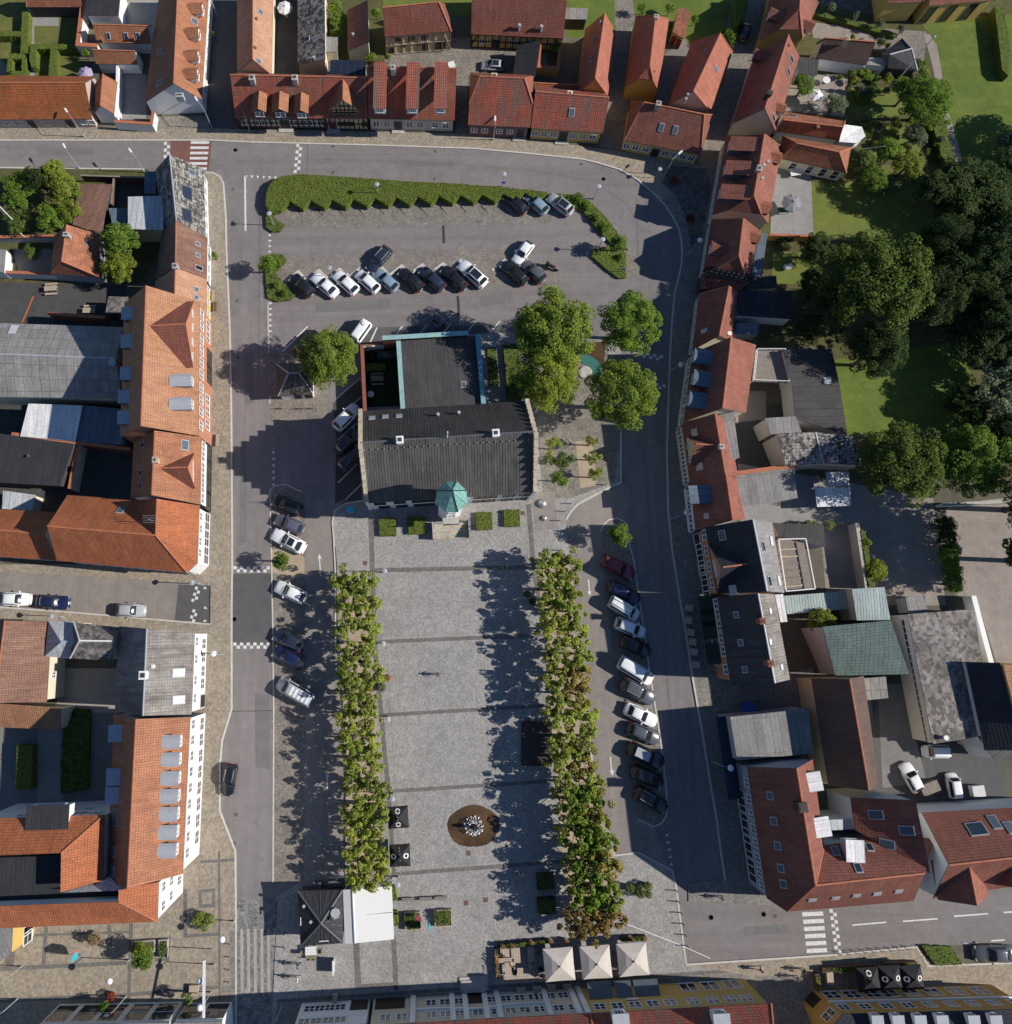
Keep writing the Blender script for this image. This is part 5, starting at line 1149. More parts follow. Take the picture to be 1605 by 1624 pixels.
h = house('workshop', 'long grey slate-roofed workshop north of the timber-framed terrace', 'workshop', [V3("472,102,3.0 516,94,5.0 514.5,-30,5.0 472,-30,3.0")], 'slate', 'wall_cream', .12); skylight(h, 487, 62, .9, .9, 'glass'); chimney(h, 498, 91, .4, .15, .15, 'zinc', True)
house('flat_roof_annex', 'navy flat-roofed shed with panel seams behind the gabled timber house', 'annex', flat("524,95 580,96 580,120 523,120", 3.0), 'solar', 'wall_grey', .1)
house('flat_roof_annex', 'small sandy flat roof beside the grey slate workshop', 'annex', flat("517,58 536,59 535,82 517,82", 2.6), 'felt_and_sheen_grey', 'wall_cream', .1)
house('carport', 'dark slatted carport roof at the yard edge beside the white convertible', 'carport', [V3("813,121,2.6 849.5,121,3.6 858,64,3.6 820,72,2.6")], 'felt_black', 'wall_dark', .15)
house('garden_shed', 'pale flat-roofed shed behind the large yellow timber-framed house', 'shed', flat("898,12 933,13 931,31 896,30", 2.6), 'felt_and_sheen_grey', 'wall_dark', .1)
wallrun('yellow garden wall with orange coping round a leafy pen behind the brown brick house', "857,60 854,105 885,108 889,70", 2.0, .35, 'wall_yellow')
h = house('large_house', 'large yellow house with tall dark window bays at the top right by the lawn', 'house', gab((1473,9), (1578,0), (1470,-60), (1580,-66), 4.6, 8.5), 'tile_red', 'wall_yellow'); facade(h, (1473,9), (1578,0), 4.6, [(.2, 1.3, 3.6, [.13, .44, .76], 1, 3, 'win_dark')])
h = house('large_house', 'projecting yellow wing of the top right house above a dark patio', 'house', gab((1408,5), (1465,3), (1405,-50), (1465,-50), 4.6, 8), 'tile_red', 'wall_yellow')
# ------------------------------------------------------------------ north-west block
h = house('corner_house', 'slate-roofed corner house with two dark solar panels south of the zebra crossing', 'house', gab((323,268), (326,376), (269,242.5), (278,356), 3.4, 7.8, (246,270), (258,366)), 'slate', 'wall_white')
for y in (306, 342): skylight(h, 296, y, 1.9, 1.7, 'solar', 'solar_panel', 'zinc_dark')
skylight(h, 304, 273.5, .9, 1.2); facade(h, (323,268), (326,376), 3.4, [(1.0, 1.0, 1.4, 6), ])
h = house('row_house', 'brown-tiled row house with three roof windows next to the slate corner house', 'house', gab((329,377), (328,443), (278,355.5), (278,429.5), 3.5, 8.0, (257,368), (246,443)), 'tile_brown', 'wall_white')
for y in (387, 405): skylight(h, 313, y, .6, .9)
skylight(h, 315, 425, .7, 1.3, 'glass'); chimney(h, 277, 421, .7, .6, .6); facade(h, (329,377), (328,443), 3.5, [(1.0, 1.1, 1.3, 4)])
h = house('row_house', 'small peach-orange row house with yellow front beside the big brick building', 'house', gab((328,443), (328,500), (278,429.5), (277,478), 3.5, 8.0, (246,446), (246,495)), 'tile_peach', 'wall_yellow')
for y in (459, 472): skylight(h, 311, y, .7, .8)
facade(h, (328,443), (328,500), 3.5, [(1.0, 1.0, 1.3, 3)])
h = house('brick_building', 'large orange brick building with red cross gable and two grey dormers on the west side', 'building', gab((316.5,478), (315,691), (232,447), (224,669), 8.2, 14.2, (197,481), (190.6,693)), 'tile_lichen', 'brick_orange', .2)
a, b, f, d, ang = crossgable(h, (306,478), (305,583), (294,514), (236,516), 9.6, 13.6, 13.9, 'tile_red', 'brick_orange', base=7.5)
for t in (.14, .38, .62, .86): add_window(h.root, a.lerp(b, t) + Vector((0, 0, -1.35)) + d * .02, ang, 1.0, 1.3)
for y in (602, 639): dormer(h, 287, y, 1.3, 2.2, 1.5, 'curve', 'zinc', 'zinc', 1.3)
for x, y in ((204,497), (203,541), (202,592), (199,629), (198,662)): dormer(h, x, y, 1.4, 1.5, 1.3, 'box', 'zinc_dark', 'zinc', 1.1)
facade(h, (316.5,478), (315,691), 8.2, [(5.3, 1.2, 1.7, [.06, .15, .25, .34, .43, .52, .62, .71, .80, .90]), (1.6, 1.4, 2.0, [.08, .17, .66, .75, .85]), (.4, 2.6, 2.6, [.33, .45], 3, 2, 'win_dark')])
h = house('row_house', 'orange-tiled shop building with red cross gable and white shopfront, south of the brick building', 'building', gab((320,693), (318,800), (245.5,683), (240.5,787), 6.9, 12.2, (212,701), (207,791)), 'tile_orange', 'wall_white')
a, b, f, d, ang = crossgable(h, (307,719), (308,775), (302,741), (248,742), 7.8, 11.4, 11.8, 'tile_red', 'brick_orange', base=6.6)
for t in (.3, .5, .7): add_window(h.root, a.lerp(b, t) + Vector((0, 0, -1.2)) + d * .02, ang, 1.0, 1.3)
facade(h, (320,693), (318,800), 6.9, [(4.3, 1.3, 1.5, [.1, .25, .42, .58, .72, .88]), (.4, 2.6, 2.6, [.14, .38, .62, .86], 3, 2, 'win_dark')])
skylight(h, 293, 706, 1.3, 1.1); chimney(h, 245, 729, .9, .6, .5, 'capstone')
for x, y in ((227,706), (223,750), (223,771)): skylight(h, x, y, .7, 1.0, 'glass')
WD = [V3("316.5,802,6.9 313.5,893,6.9 297,908.5,6.9 247,849,12.3 249,791,12.3"), V3("297,908.5,6.9 90,889,6.9 75,834.5,12.3 247,849,12.3"), V3("107,785,6.9 213,793,6.9 247,849,12.3 75,834.5,12.3"), V3("213,793,6.9 249,791,12.3 247,849,12.3")]
h = house('corner_building', 'vivid orange hipped corner building with white street front where the side street begins', 'building', WD, 'tile_orange_vivid', 'wall_white')
facade(h, (316.5,802), (313.5,893), 6.9, [(4.4, 1.0, 1.4, [.16, .38, .60, .80]), (.4, 2.3, 2.5, [.2, .5, .8], 2, 2)]); facade(h, (90,889), (297,908.5), 6.9, [(4.4, 1.0, 1.4, 8), (1.0, 1.2, 1.6, 8)])
skylight(h, 192, 809, .9, 1.4)
an = MB(); q, n_ = hit(h, 244, 827); q = q - h.loc
for k in range(4): an.bar((q.x - .8, q.y - .3 + k*.25, q.z + 1.6 + k*.1), (q.x + .8, q.y - .3 + k*.25, q.z + 1.6 + k*.1), .04)
an.bar((q.x, q.y, q.z - .3), (q.x, q.y, q.z + 2.2), .06); an.build('antenna', MAT['steel'], h.root)
h = house('side_wing', 'lower orange-tiled wing reaching the left edge along the side street', 'house', gab((-30,881), (90,889), (-30,838), (80,846), 5.2, 9.0, (-30,806), (88,812)), 'tile_orange_vivid', 'wall_cream')
facade(h, (-30,881), (90,889), 5.2, [(1.5, 1.0, 1.4, 5)])
h = house('warehouse', 'long grey fibre-cement roofed hall with a brown-stained ridge on the left edge', 'warehouse', gab((-40,629), (192,632), (-40,560), (196,568), 5.2, 7.6, (-40,511), (196,519)), 'eternit', 'wall_cream')
skylight(h, 21, 523, 1.0, 1.6, 'metal_white'); chimney(h, 178, 575, 1.0, .35, .35, 'zinc', True)
house('metal_roof_shed', 'low hall with a sheet-metal roof, white in the sun and blue in the shade', 'shed', [V3("45,640,4.0 131,643,4.0 120,700,3.6 32,692,3.6")], 'metal_white', 'wall_grey', .15)
house('metal_roof_shed', 'dark glazed lean-to between the white metal roof and the brick building', 'shed', [V3("132,643,3.6 192,648,3.6 196,706,3.3 121,701,3.3")], 'metal_blue', 'wall_grey', .15)
h = house('flat_roof_hall', 'black felt flat roof on the left edge below the white metal roof', 'hall', flat("-40,682 118,704 96,771 -40,763", 4.0), 'felt_black', 'wall_dark', .1); chimney(h, 45, 723, .3, .12, .12, 'zinc_dark', True)
wallrun('brick wall with bright tile coping beside the black flat roof', "123,704 110,773", 3.2, .3, 'wall_cream'); wallrun('long wall with red tile coping under the white metal roof', "20,688 120,702 205,712", 3.4, .3, 'brick_red')
house('metal_roof_shed', 'ribbed pale grey shed roof by the lower orange wing', 'shed', flat("5,778 57,785 51,810 3,807", 2.8), 'metal_sheet', 'wall_cream', .1)
house('garden_house', 'brown flat-roofed outhouse beside the playground wall', 'outhouse', flat("172,470 208,471 197,497 167,497", 2.8), 'felt_moss', 'wall_dark', .1)
wallrun('yard wall with red tile coping above the warehouse roof', "78,497 165,503", 2.2, .3, 'brick_red'); wallrun('graffiti-marked wall with red coping along the upper edge of the dark yard', "-30,430 90,434", 2.0, .3, 'wall_lightgrey')
wallrun('grey garden wall with red tile coping left of the terracotta house', "-30,376 84,374", 1.8, .3, 'wall_grey')
h = house('garden_house', 'terracotta-roofed house with weathered blue-grey gable behind the slate corner house', 'house', gab((156,371), (160,440), (106,353), (98,414), 2.9, 6.2, (86,374), (80,434)), 'tile_terra', 'wall_bluegrey', .15)
chimney(h, 104, 371, .7, .5, .7); skylight(h, 139, 386, .7, .6, 'glass')
house('carport', 'flat brownish-red corrugated carport in the back garden', 'carport', [V3("125,292,2.8 177,292,2.8 160,372,2.6 115,356,2.6")], 'tile_brown', 'wall_dark', .1)
house('metal_roof_shed', 'pale zinc-roofed annex leaning on the slate corner house', 'annex', flat("203,312 259,310 259,365 203,363", 4.4), 'metal_sheet', 'wall_straw', .1); house('metal_roof_shed', 'low bluish roof west of the zinc annex', 'annex', flat("172,330 203,330 203,369 180,364", 3.0), 'metal_blue', 'wall_grey', .1)
house('flat_roof_annex', 'small blue-black annex by the street fence', 'annex', flat("229,272 248,272 247,308 229,307", 3.2), 'metal_blue', 'wall_dark', .1)
wallrun('tall board fence between street pavement and carport garden', "128,278 228,281", 1.9, .08, 'timber_brown', 'timber_grey', 'fence', 'fence'); wallrun('board fence dividing carport and back yard', "180,283 176,325", 1.9, .08, 'timber_brown', 'timber_grey', 'fence', 'fence')
h = house('garden_shed', 'tiny white-walled shed on the left edge by the graffiti wall', 'shed', [V3("-12,395,2.6 9,396,2.6 6,432,2.4 -14,430,2.4")], 'felt_and_sheen_grey', 'wall_white', .0)
# ------------------------------------------------------------------ south-west block
h = house('row_house', 'pinkish-brown tiled house on the left edge south of the side street', 'house', gab((82,986), (74,1113), (8,981), (-8,1112), 6.0, 10.0), 'tile_brown', 'wall_cream'); add_window(h.root, G(88, 1070, 3.2) , -math.pi/2, .8, 1.2)
house('side_wing', 'orange mossy-tiled outbuilding on the left edge beneath the pinkish roof', 'outbuilding', [V3("-40,1113,5.4 96,1122,5.4 96,1157,3.0 -40,1152,3.0")], 'tile_lichen', 'wall_cream', .12)
house('metal_roof_shed', 'grey zinc pyramid roof linking the pinkish house and the slate hip roof', 'annex', [V3("77,985,6.4 71,1041,6.4 97,1018,8.2"), V3("71,1041,6.4 110,1044,6.4 125,1016,8.2 97,1018,8.2"), V3("117,986,6.4 77,985,6.4 97,1018,8.2 125,1016,8.2")], 'metal_sheet', 'wall_cream', .1)
h = house('side_wing', 'mossy slate hip-roofed wing facing the side street', 'house', gab((111,1044), (180,1048), (126,1016), (212,1021), 7.4, 9.6, (117,987), (190,995)), 'felt_moss', 'wall_cream', .15, capm='trim_white')
h = house('corner_building', 'weathered slate-roofed corner building with cream upper and white lower front', 'building', gab((309,1002), (304,1133), (233,997), (227,1133), 7.6, 12.2, (189,993), (182,1127)), 'slate_weather_and_sheen', 'wall_white')
for y in (1067, 1110): skylight(h, 283, y, 1.0, 1.7, 'metal_white')
chimney(h, 226, 1071, 1.0, .8, .8, 'trim_white'); chimney(h, 242, 1057, .3, .3, .3, 'trim_white'); facade(h, (309,1002), (304,1133), 7.6, [(4.9, 1.1, 1.4, [.12, .34, .60, .82]), (.8, 1.3, 2.0, [.15, .32, .5, .66]), (.3, 1.4, 2.4, [.88], 1, 1, 'door')])
h = house('white_building', 'long white-fronted building with orange roof and seven grey dormers facing the road', 'building', gab((302,1137), (290,1386), (216,1138), (202,1412), 8.8, 14.2, (181,1132), (169,1394)), 'tile_orange', 'wall_white')
for i, y in enumerate((1177, 1205, 1235, 1263.5, 1292, 1321, 1350)): dormer(h, 272.5 - i * 1.1, y, 1.25, 1.5, 1.3, 'curve', 'trim_white', 'zinc', 1.0)
for x, y in ((186,1163), (183,1232), (181,1262)): dormer(h, x, y, 1.55, 1.7, 1.3, 'box', 'zinc_dark', 'zinc', 1.1)
for x, y in ((184,1290), (183,1303), (181,1351), (179,1382)): skylight(h, x, y, 1.0, 1.2)
facade(h, (302,1137), (290,1386), 8.8, [(5.6, 1.1, 1.6, [.06 + i * .105 for i in range(9)]), (.9, 1.5, 2.0, [.08 + i * .11 for i in range(8)])])
h = house('white_building', 'orange-roofed south wing whose tall white end wall faces the plaza', 'building', [V3("252,1399,11.5 250,1462,11.5 188,1430,14.0 188,1412,14.0"), V3("250,1462,11.5 -40,1474,11.5 -40,1438,13.6 188,1430,14.0")], 'tile_orange_vivid', 'wall_white', .15)
facade(h, (252,1399), (250,1462), 11.5, [(8.2, 1.0, 1.5, [.25, .75]), (4.9, 1.0, 1.5, [.3, .7]), (1.2, 1.0, 1.8, [.5])])
RB = [V3("-40,1299,11.0 166,1292,11.0 97,1353,13.6 -40,1358,13.6"), V3("166,1292,11.0 163,1397,11.0 96,1415,13.6 97,1353,13.6")]
h = house('hip_roof_building', 'orange hipped building with black roof box, wrapped around a black flat roof', 'building', [[p for p in RB[0]], [p for p in RB[1]]][::1], 'tile_orange_vivid', 'wall_white', .15)
facade(h, (-40,1299), (166,1292), 11.0, [(8.2, 1.1, 1.5, [.3, .38, .5, .75, .82, .9]), (5.0, 1.1, 1.5, [.3, .38, .5, .62, .75])])
dormer(h, 76, 1288, 4.4, 1.2, 1.8, 'box', 'trim_white', 'felt_black', 1.2, 5, 1)
house('flat_roof_hall', 'cracked black felt flat roof in the middle of the orange hipped building', 'hall', flat("-40,1362 95,1357 96,1414 186,1414 186,1432 -40,1440", 11.0), 'felt_black', 'wall_dark', .05, cap=False)
h = house('white_building', 'purple-grey zinc valley roof between orange hip roof and long white-fronted building', 'annex', [V3("163,1397,11 168,1394,11 200,1412,12.4 98,1416,12.4")], 'metal_sheet', 'wall_white', .0) 
h = house('corner_building', 'yellow corner building with white-framed shop window at the lower left edge', 'building', flat("-60,1470 20,1468 18,1512 -60,1560", 6.5), 'felt_and_sheen_grey', 'wall_yellow', .05); facade(h, (20,1468), (18,1512), 6.5, [(.8, 2.0, 2.4, [.3, .75])])
h = house('modern_building', 'grey modern building with framed glass bays cut off by the lower left edge', 'building', flat("60,1626 268,1622 270,1700 50,1700", 6.5), 'felt_and_sheen_grey', 'wall_lightgrey', .05); facade(h, (60,1626), (268,1622), 6.5, [(.7, 2.5, 5.0, 5, 1, 2)])
h = house('modern_building', 'white glass-fronted building with a shop sign at the bottom beside the road', 'building', flat("275,1622 352,1620 356,1700 275,1700", 6.0), 'felt_and_sheen_grey', 'wall_white', .05); facade(h, (275,1622), (352,1620), 6.0, [(.5, 2.6, 4.6, 2, 1, 2)])
# ------------------------------------------------------------------ buildings along the bottom edge
h = house('white_building', 'pale blue-white gabled building with dark windows at the bottom edge left of centre', 'building', gab((461,1631), (583,1624), (466,1716), (588,1709), 8.0, 13), 'tile_streak', 'wall_white')
facade(h, (461,1631), (583,1624), 8.0, [(5.0, 1.3, 1.6, [.14, .30, .46, .62]), (1.2, 1.3, 1.8, [.16, .30, .44, .58]), (.2, 2.0, 3.0, [.84], 1, 1, 'shutter')])
h = house('beige_building', 'long beige two-storey building with white pilasters and a low pediment over its entrance steps', 'building', gab((583,1627), (937,1607), (589,1716), (945,1696), 8.4, 14), 'tile_streak', 'wall_beige')
a, b, d, n, ang = facade(h, (583,1627), (937,1607), 8.4, [(5.0, 1.25, 1.65, [.075, .15, .285, .35, .415, .50, .585, .65, .715, .78, .81, .87, .94]), (1.3, 1.25, 1.75, [.285, .35, .416, .573, .64, .705, .77, .80, .85, .912]), (.1, 3.4, 3.2, [.09], 1, 1, 'shutter'), (.1, 1.6, 3.0, [.495], 1, 1, 'shutter')])
for t in (.20, .385, .446, .54, .60, .825, .955, .992):
    p = a.lerp(b, t) - n * .14 - h.loc; MB().box(-.3, 0, 0, .3, .14, 8.1).build('pilaster', MAT['trim_white'], h.root, loc=p, rz=ang)
for t0, t1, z in ((.37, .495, 4.5), (.495, .62, 4.5), (.20, .37, 4.3), (.62, .82, 4.3)):
    p, q = a.lerp(b, t0) - n * .12 - h.loc, a.lerp(b, t1) - n * .12 - h.loc; s_ = .55 if z == 4.5 else 0
    MB().bar((p.x, p.y, z + (0 if t0 < .45 else s_)), (q.x, q.y, z + (s_ if t0 < .45 else 0)), .22, .28 if not s_ else .4).build('cornice', MAT['trim_white'], h.root)
p = a.lerp(b, .495) + n * .1 - h.loc
for i in range(4): MB().box(-1.65 + i*.15, 0, .1, 1.65 - i*.15, 1.5 - i*.33, .26 + i*.16).build('step', MAT['stone'], h.root, loc=p, rz=ang)
h = house('yellow_building', 'yellow building with grey awnings and roof terrace openings at the bottom centre-right', 'building', gab((937,1607), (1223,1591), (945,1694), (1231,1678), 8.3, 13.5), 'tile_streak', 'wall_yellow')
a, b, d, n, ang = facade(h, (937,1607), (1223,1591), 8.3, [(5.2, 1.35, 1.7, [.07, .17, .27, .37, .47, .60, .71, .81, .90]), (.5, 1.9, 2.4, [.63, .76, .89], 2, 1)])
for t, w in ((.10, 2.7), (.235, 1.9), (.37, 2.8)):
    p = a.lerp(b, t) - n * .15 - h.loc; aw = MB(); aw.add([(-w/2, 0, 3.9), (w/2, 0, 3.9), (w/2, 1.3, 2.7), (-w/2, 1.3, 2.7), (-w/2, 0, 3.84), (w/2, 0, 3.84), (w/2, 1.3, 2.5), (-w/2, 1.3, 2.5)], [(0,3,2,1), (4,5,6,7), (3,7,6,2), (0,4,7,3), (1,2,6,5)]); aw.build('awning', MAT['awning'], h.root, loc=p, rz=ang)
for px in (985, 1145): dormer(h, px, 1620, 1.5, 1.2, 1.4, 'box', 'trim_white', 'zinc', 1.2, 3, 1)
p = a.lerp(b, .27) - n * .14 - h.loc; 
q = MB(); q.add([(.75 * math.cos(i * .4488), .06, 4.6 + .3 * math.sin(i * .4488)) for i in range(14)], [tuple(range(14))]); q.build('oval_sign', MAT['canvas_white'], h.root, loc=p, rz=ang)
OC = [V3("1315,1632,8 1337,1608,8 1640,1600,8 1760,1760,12 1390,1780,12")]
h = house('ochre_building', 'ochre corner building with white cornice and dark mansard roof at the lower right edge', 'building', OC, 'tile_black', 'wall_ochre', .15)
a, b, d, n, ang = facade(h, (1337,1608), (1640,1600), 8, [(5.0, 1.3, 1.5, [.05 + i * .115 for i in range(9)]), (1.0, 1.8, 2.2, [.06, .17, .28, .38, .50, .62, .75, .88])])
p, q = a - n * .1 - h.loc, b - n * .1 - h.loc; MB().bar((p.x, p.y, 4.3), (q.x, q.y, 4.3), .25, .3).build('cornice', MAT['trim_white'], h.root)
facade(h, (1315,1632), (1337,1608), 8, [(5.0, 1.5, 1.7, [.5]), (.2, 1.4, 2.4, [.5], 1, 1, 'shutter')])
for px in (1392, 1425, 1460, 1495, 1545, 1580): dormer(h, px, 1620, 1.0, .9, 1.1, 'box', 'trim_white', 'zinc', .8, 2, 1)
# ------------------------------------------------------------------ east side, north to south
h = house('large_house', 'red hipped house at the top of the cobbled lane with a skewed dormer', 'house', gab((1228,-30), (1204,64), (1272,-30), (1268,14), 3.6, 8.6, (1298,5), (1273,64), hh=(None, .5)), 'tile_crimson', 'wall_ochre'); dormer(h, 1237, 18, 1.6, 2.2, 1.3, 'gable', 'wall_dark', 'tile_crimson', 1.0); dormer(h, 1281, 34, 1.4, 2.0, 1.2, 'gable', 'trim_white', 'tile_crimson', .9)
add_window(h.root, G(1240, 57, 3.0), math.pi, .9, 1.0)
h = house('row_house', 'long dark-red roofed house with cream south gable on the cobbled lane', 'house', gab((1197,86), (1162,196), (1251,58), (1212.6,177.6), 3.4, 8.2, (1268,90), (1230,207.5)), 'tile_crimson', 'wall_cream')
dormer(h, 1213, 82, 1.6, 2.2, 1.4, 'gable', 'wall_dark', 'tile_crimson', 1.1); dormer(h, 1236, 165, 1.3, 1.8, 1.3, 'gable', 'trim_white', 'tile_terra', .9)
for x, y in ((1255,94), (1250,114), (1226,187)): skylight(h, x, y, .8, 1.4, 'glass')
chimney(h, 1221, 146, .9, .6, .7, 'iron'); chimney(h, 1252, 71, .4, .15, .15, 'pot', True)
h = house('garden_house', 'brown pantiled barn east of the dark-red roofed house', 'outhouse', gab((1294,92), (1374,103), (1296,59), (1386,66), 3.0, 6.0), 'tile_dkbrown', 'wall_white'); chimney(h, 1345, 60, .9, .5, .5, 'capstone')
house('flat_roof_annex', 'dark grey flat-roofed link beside the brown pantiled barn', 'annex', flat("1268,90 1299,93 1296,119 1264,117", 2.8), 'felt', 'wall_white', .1); house('flat_roof_annex', 'grey boarded lean-to at the east end of the pantiled barn', 'annex', flat("1375,91 1408,92 1406,105 1374,103", 2.4), 'felt_and_sheen_grey', 'wall_white', .05)
house('garden_shed', 'dark shed with small pitched slate roof beneath the leaning mast', 'shed', gab((1408,108), (1455,112), (1405,88), (1446,77), 2.4, 4.0), 'slate_dark', 'wall_dark', .15)
h = house('side_wing', 'speckled orange-tiled garden wing ending in a white conservatory', 'house', gab((1231,208), (1330,222), (1232,186), (1337,201), 2.8, 5.2, (1243,177), (1340,192)), 'tile_terra', 'wall_white', .15); skylight(h, 1256, 184, 1.4, .8, 'glass'); chimney(h, 1298, 200, .4, .3, .3, 'pot')
h = house('conservatory', 'white-roofed polygonal conservatory at the end of the garden wing', 'conservatory', [V3("1337,197,3.4 1367,201,2.8 1373,216,2.8 1358,227,2.8 1331,225,3.0")], 'metal_white', 'wall_white', .08)
h = house('side_wing', 'mossy orange hip-roofed garden wing south of the conservatory', 'house', gab((1237,251), (1342.5,274), (1263,227), (1331,241), 2.8, 5.6, (1241,216), (1350,234)), 'tile_terra', 'wall_cream', .15)
facade(h, (1237,251), (1342.5,274), 2.8, [(.3, 1.0, 2.1, [.25, .5, .7, .88], 1, 2)])
h = house('row_house', 'long cream house with deep red roof, three shed dormers and a half-hipped south gable', 'house', gab((1151,217), (1129.5,341), (1212.6,213), (1196,310), 3.4, 8.6, (1240,233), (1218,355), hh=(None, .45)), 'tile_crimson', 'wall_cream')
for x, y in ((1180,232), (1173,270), (1165,308)): dormer(h, x, y, 1.9, 3.6, 1.1, 'shed', 'zinc_dark', 'tile_crimson', .9)
dormer(h, 1228, 244, 1.5, 2.0, 1.2, 'gable', 'wall_dark', 'tile_terra', .9); dormer(h, 1211, 324, 1.5, 2.0, 1.2, 'gable', 'wall_dark', 'tile_terra', .9); chimney(h, 1205, 266, .9, .7, .6, 'stone')
for x, y in ((1218,256), (1212,262), (1209,283)): chimney(h, x, y, .4, .15, .15, 'zinc', True)
facade(h, (1151,217), (1129.5,341), 3.4, [(1.0, 1.0, 1.3, 8)])
h = house('row_house', 'red half-hipped house with black and white timber gable on the bend of the road', 'house', gab((1128.5,348), (1115,431), (1179,347), (1172,405), 3.0, 7.8, (1203,366), (1188,446), hh=(None, .42)), 'tile_crimson', 'wall_cream')
dormer(h, 1146, 391, 1.7, 2.4, 1.3, 'gable', 'zinc_dark', 'tile_crimson', 1.0); dormer(h, 1194, 371, 1.4, 2.0, 1.2, 'gable', 'wall_dark', 'tile_terra', .9)
timber(h, (1115,431), (1188,446), 3.0, 2.8, 4.6, 9, 2); facade(h, (1128.5,348), (1115,431), 3.0, [(.9, .9, 1.2, 7)])
house('side_wing', 'low dark-red connecting roof beneath the black and white gable', 'outhouse', [V3("1113,434,2.6 1185,449,2.6 1172,464,2.3 1110,458,2.3")], 'tile_crimson', 'wall_dark', .1)
h = house('row_house', 'dark red roofed house with one white roof window opposite the big trees', 'house', gab((1109,466), (1098,556), (1156.5,454), (1145,545), 3.0, 7.8, (1170,465), (1162,541)), 'tile_crimson', 'wall_cream'); skylight(h, 1117.5, 525, .7, 1.3, 'metal_white'); chimney(h, 1157, 529, .5, .2, .2, 'trim_white', True)
facade(h, (1109,466), (1098,556), 3.0, [(.9, .9, 1.2, 7)])
house('flat_roof_annex', 'navy flat-roofed annex deep in the shade of the garden trees', 'annex', flat("1170,460 1257.5,463 1255.6,506 1170,500", 3.0), 'tile_black', 'wall_white', .1); house('flat_roof_annex', 'glazed grey lean-to behind the timber-gabled house', 'annex', flat("1204,369 1217,370 1208,440 1192,438", 2.6), 'metal_blue', 'wall_grey', .05)
house('flat_roof_annex', 'black flat roof with pale rim below the glazed lean-to', 'annex', flat("1188,442 1231,437 1233,456 1183,460", 2.6), 'felt_black', 'wall_cream', .05); house('flat_roof_annex', 'blue-grey glass roof beside the navy annex', 'annex', flat("1168,512 1204,512 1203,530 1166,530", 2.6), 'glass_roof' if 0 else 'metal_blue', 'wall_grey', .05)
h = house('row_house', 'large orange-roofed house with three blue dormers facing the shaded road', 'house', gab((1098,560), (1084,669), (1161,541), (1147,651), 4.2, 9.6, (1199,547), (1183,655)), 'tile_crimson', 'wall_cream')
for x, y in ((1118,565), (1117,600), (1110,634)): dormer(h, x, y, 1.8, 2.4, 1.4, 'curve', 'metal_blue', 'metal_blue', 1.1)
facade(h, (1098,560), (1084,669), 4.2, [(1.4, 1.1, 1.6, 7)])
h = house('row_house', 'deep red house with cream shop gable and grey dormer on the shaded road', 'house', gab((1081,672), (1094,765), (1134,656), (1151,755), 4.2, 8.8), 'tile_crimson', 'wall_straw')
a, b, f, d, ang = crossgable(h, (1090,691), (1096,738), (1112,705), (1138,706), 5.4, 8.2, 8.4, 'tile_crimson', 'wall_straw', base=3.5)
for t in (.25, .75): add_window(h.root, a.lerp(b, t) + Vector((0, 0, -1.4)) + d * .02, ang, .9, 1.2)
skylight(h, 1102, 686, 1.0, 1.0, 'glass'); skylight(h, 1110, 740, .9, 1.1, 'glass'); chimney(h, 1145, 708, .9, .5, .5); facade(h, (1081,672), (1094,765), 4.2, [(1.2, 1.1, 1.5, 7)])
house('flat_roof_annex', 'stained grey flat annex on the back slope of the cream-gabled house', 'annex', flat("1140.6,658 1163,653 1173,726 1150,729", 5.6), 'felt_and_sheen_grey', 'wall_white', .05)
h = house('row_house', 'red-roofed white house with a single blue dormer next to the navy-roofed brick building', 'house', gab((1094.7,766), (1103,842), (1152.5,755), (1163,828), 4.2, 8.8, (1166,752), (1182,823)), 'tile_crimson', 'wall_white'); dormer(h, 1114, 784, 2.0, 3.0, 1.4, 'box', 'metal_blue', 'metal_blue', 1.1); skylight(h, 1121, 818, .7, .8, 'glass')
facade(h, (1094.7,766), (1103,842), 4.2, [(1.2, 1.1, 1.5, 5)])
house('flat_roof_annex', 'long grey felt roof with red tile coping running east to the terrace', 'annex', [V3("1155,756,3.6 1260,741,3.6 1265,790,3.2 1168,804,3.2")], 'felt_and_sheen_grey', 'wall_lightgrey', .1); wallrun('wall with red tile coping along the north edge of the grey felt roof', "1155,752 1262,738", 3.9, .4, 'brick_red')
h = house('flat_roof_hall', 'large charcoal flat-roofed hall with one white rooflight beside the lawn', 'hall', [V3("1242,555,4.2 1319,553,4.2 1331,609,4.2 1343,690,4.2 1262,664,4.2 1256,608,4.2")], 'felt', 'wall_lightgrey', .1); skylight(h, 1312, 604, 1.0, .9, 'metal_white')
house('flat_roof_annex', 'small ridged grey roof south of the charcoal hall', 'annex', [V3("1213,663,5.0 1262,660,5.0 1272,687,4.6 1222,690,4.6")], 'felt_and_sheen_grey', 'wall_sand_wall', .1)
h = house('row_house', 'two-part grey slate roofed house with chimney dappled by tree shade', 'house', [V3("1233,687,6.0 1293,685,6.0 1306,735,4.6 1246,739,4.6"), V3("1293,685,6.0 1353,692,6.0 1368,738,4.6 1306,735,4.6")], 'slate', 'wall_sand_wall', .1, capm='zinc'); chimney(h, 1325, 728, .9, .6, .6); skylight(h, 1318, 704, 1.0, .7, 'glass'); add_window(h.root, G(1240, 735, 3.0), 0, 1, 1.2) if 0 else None
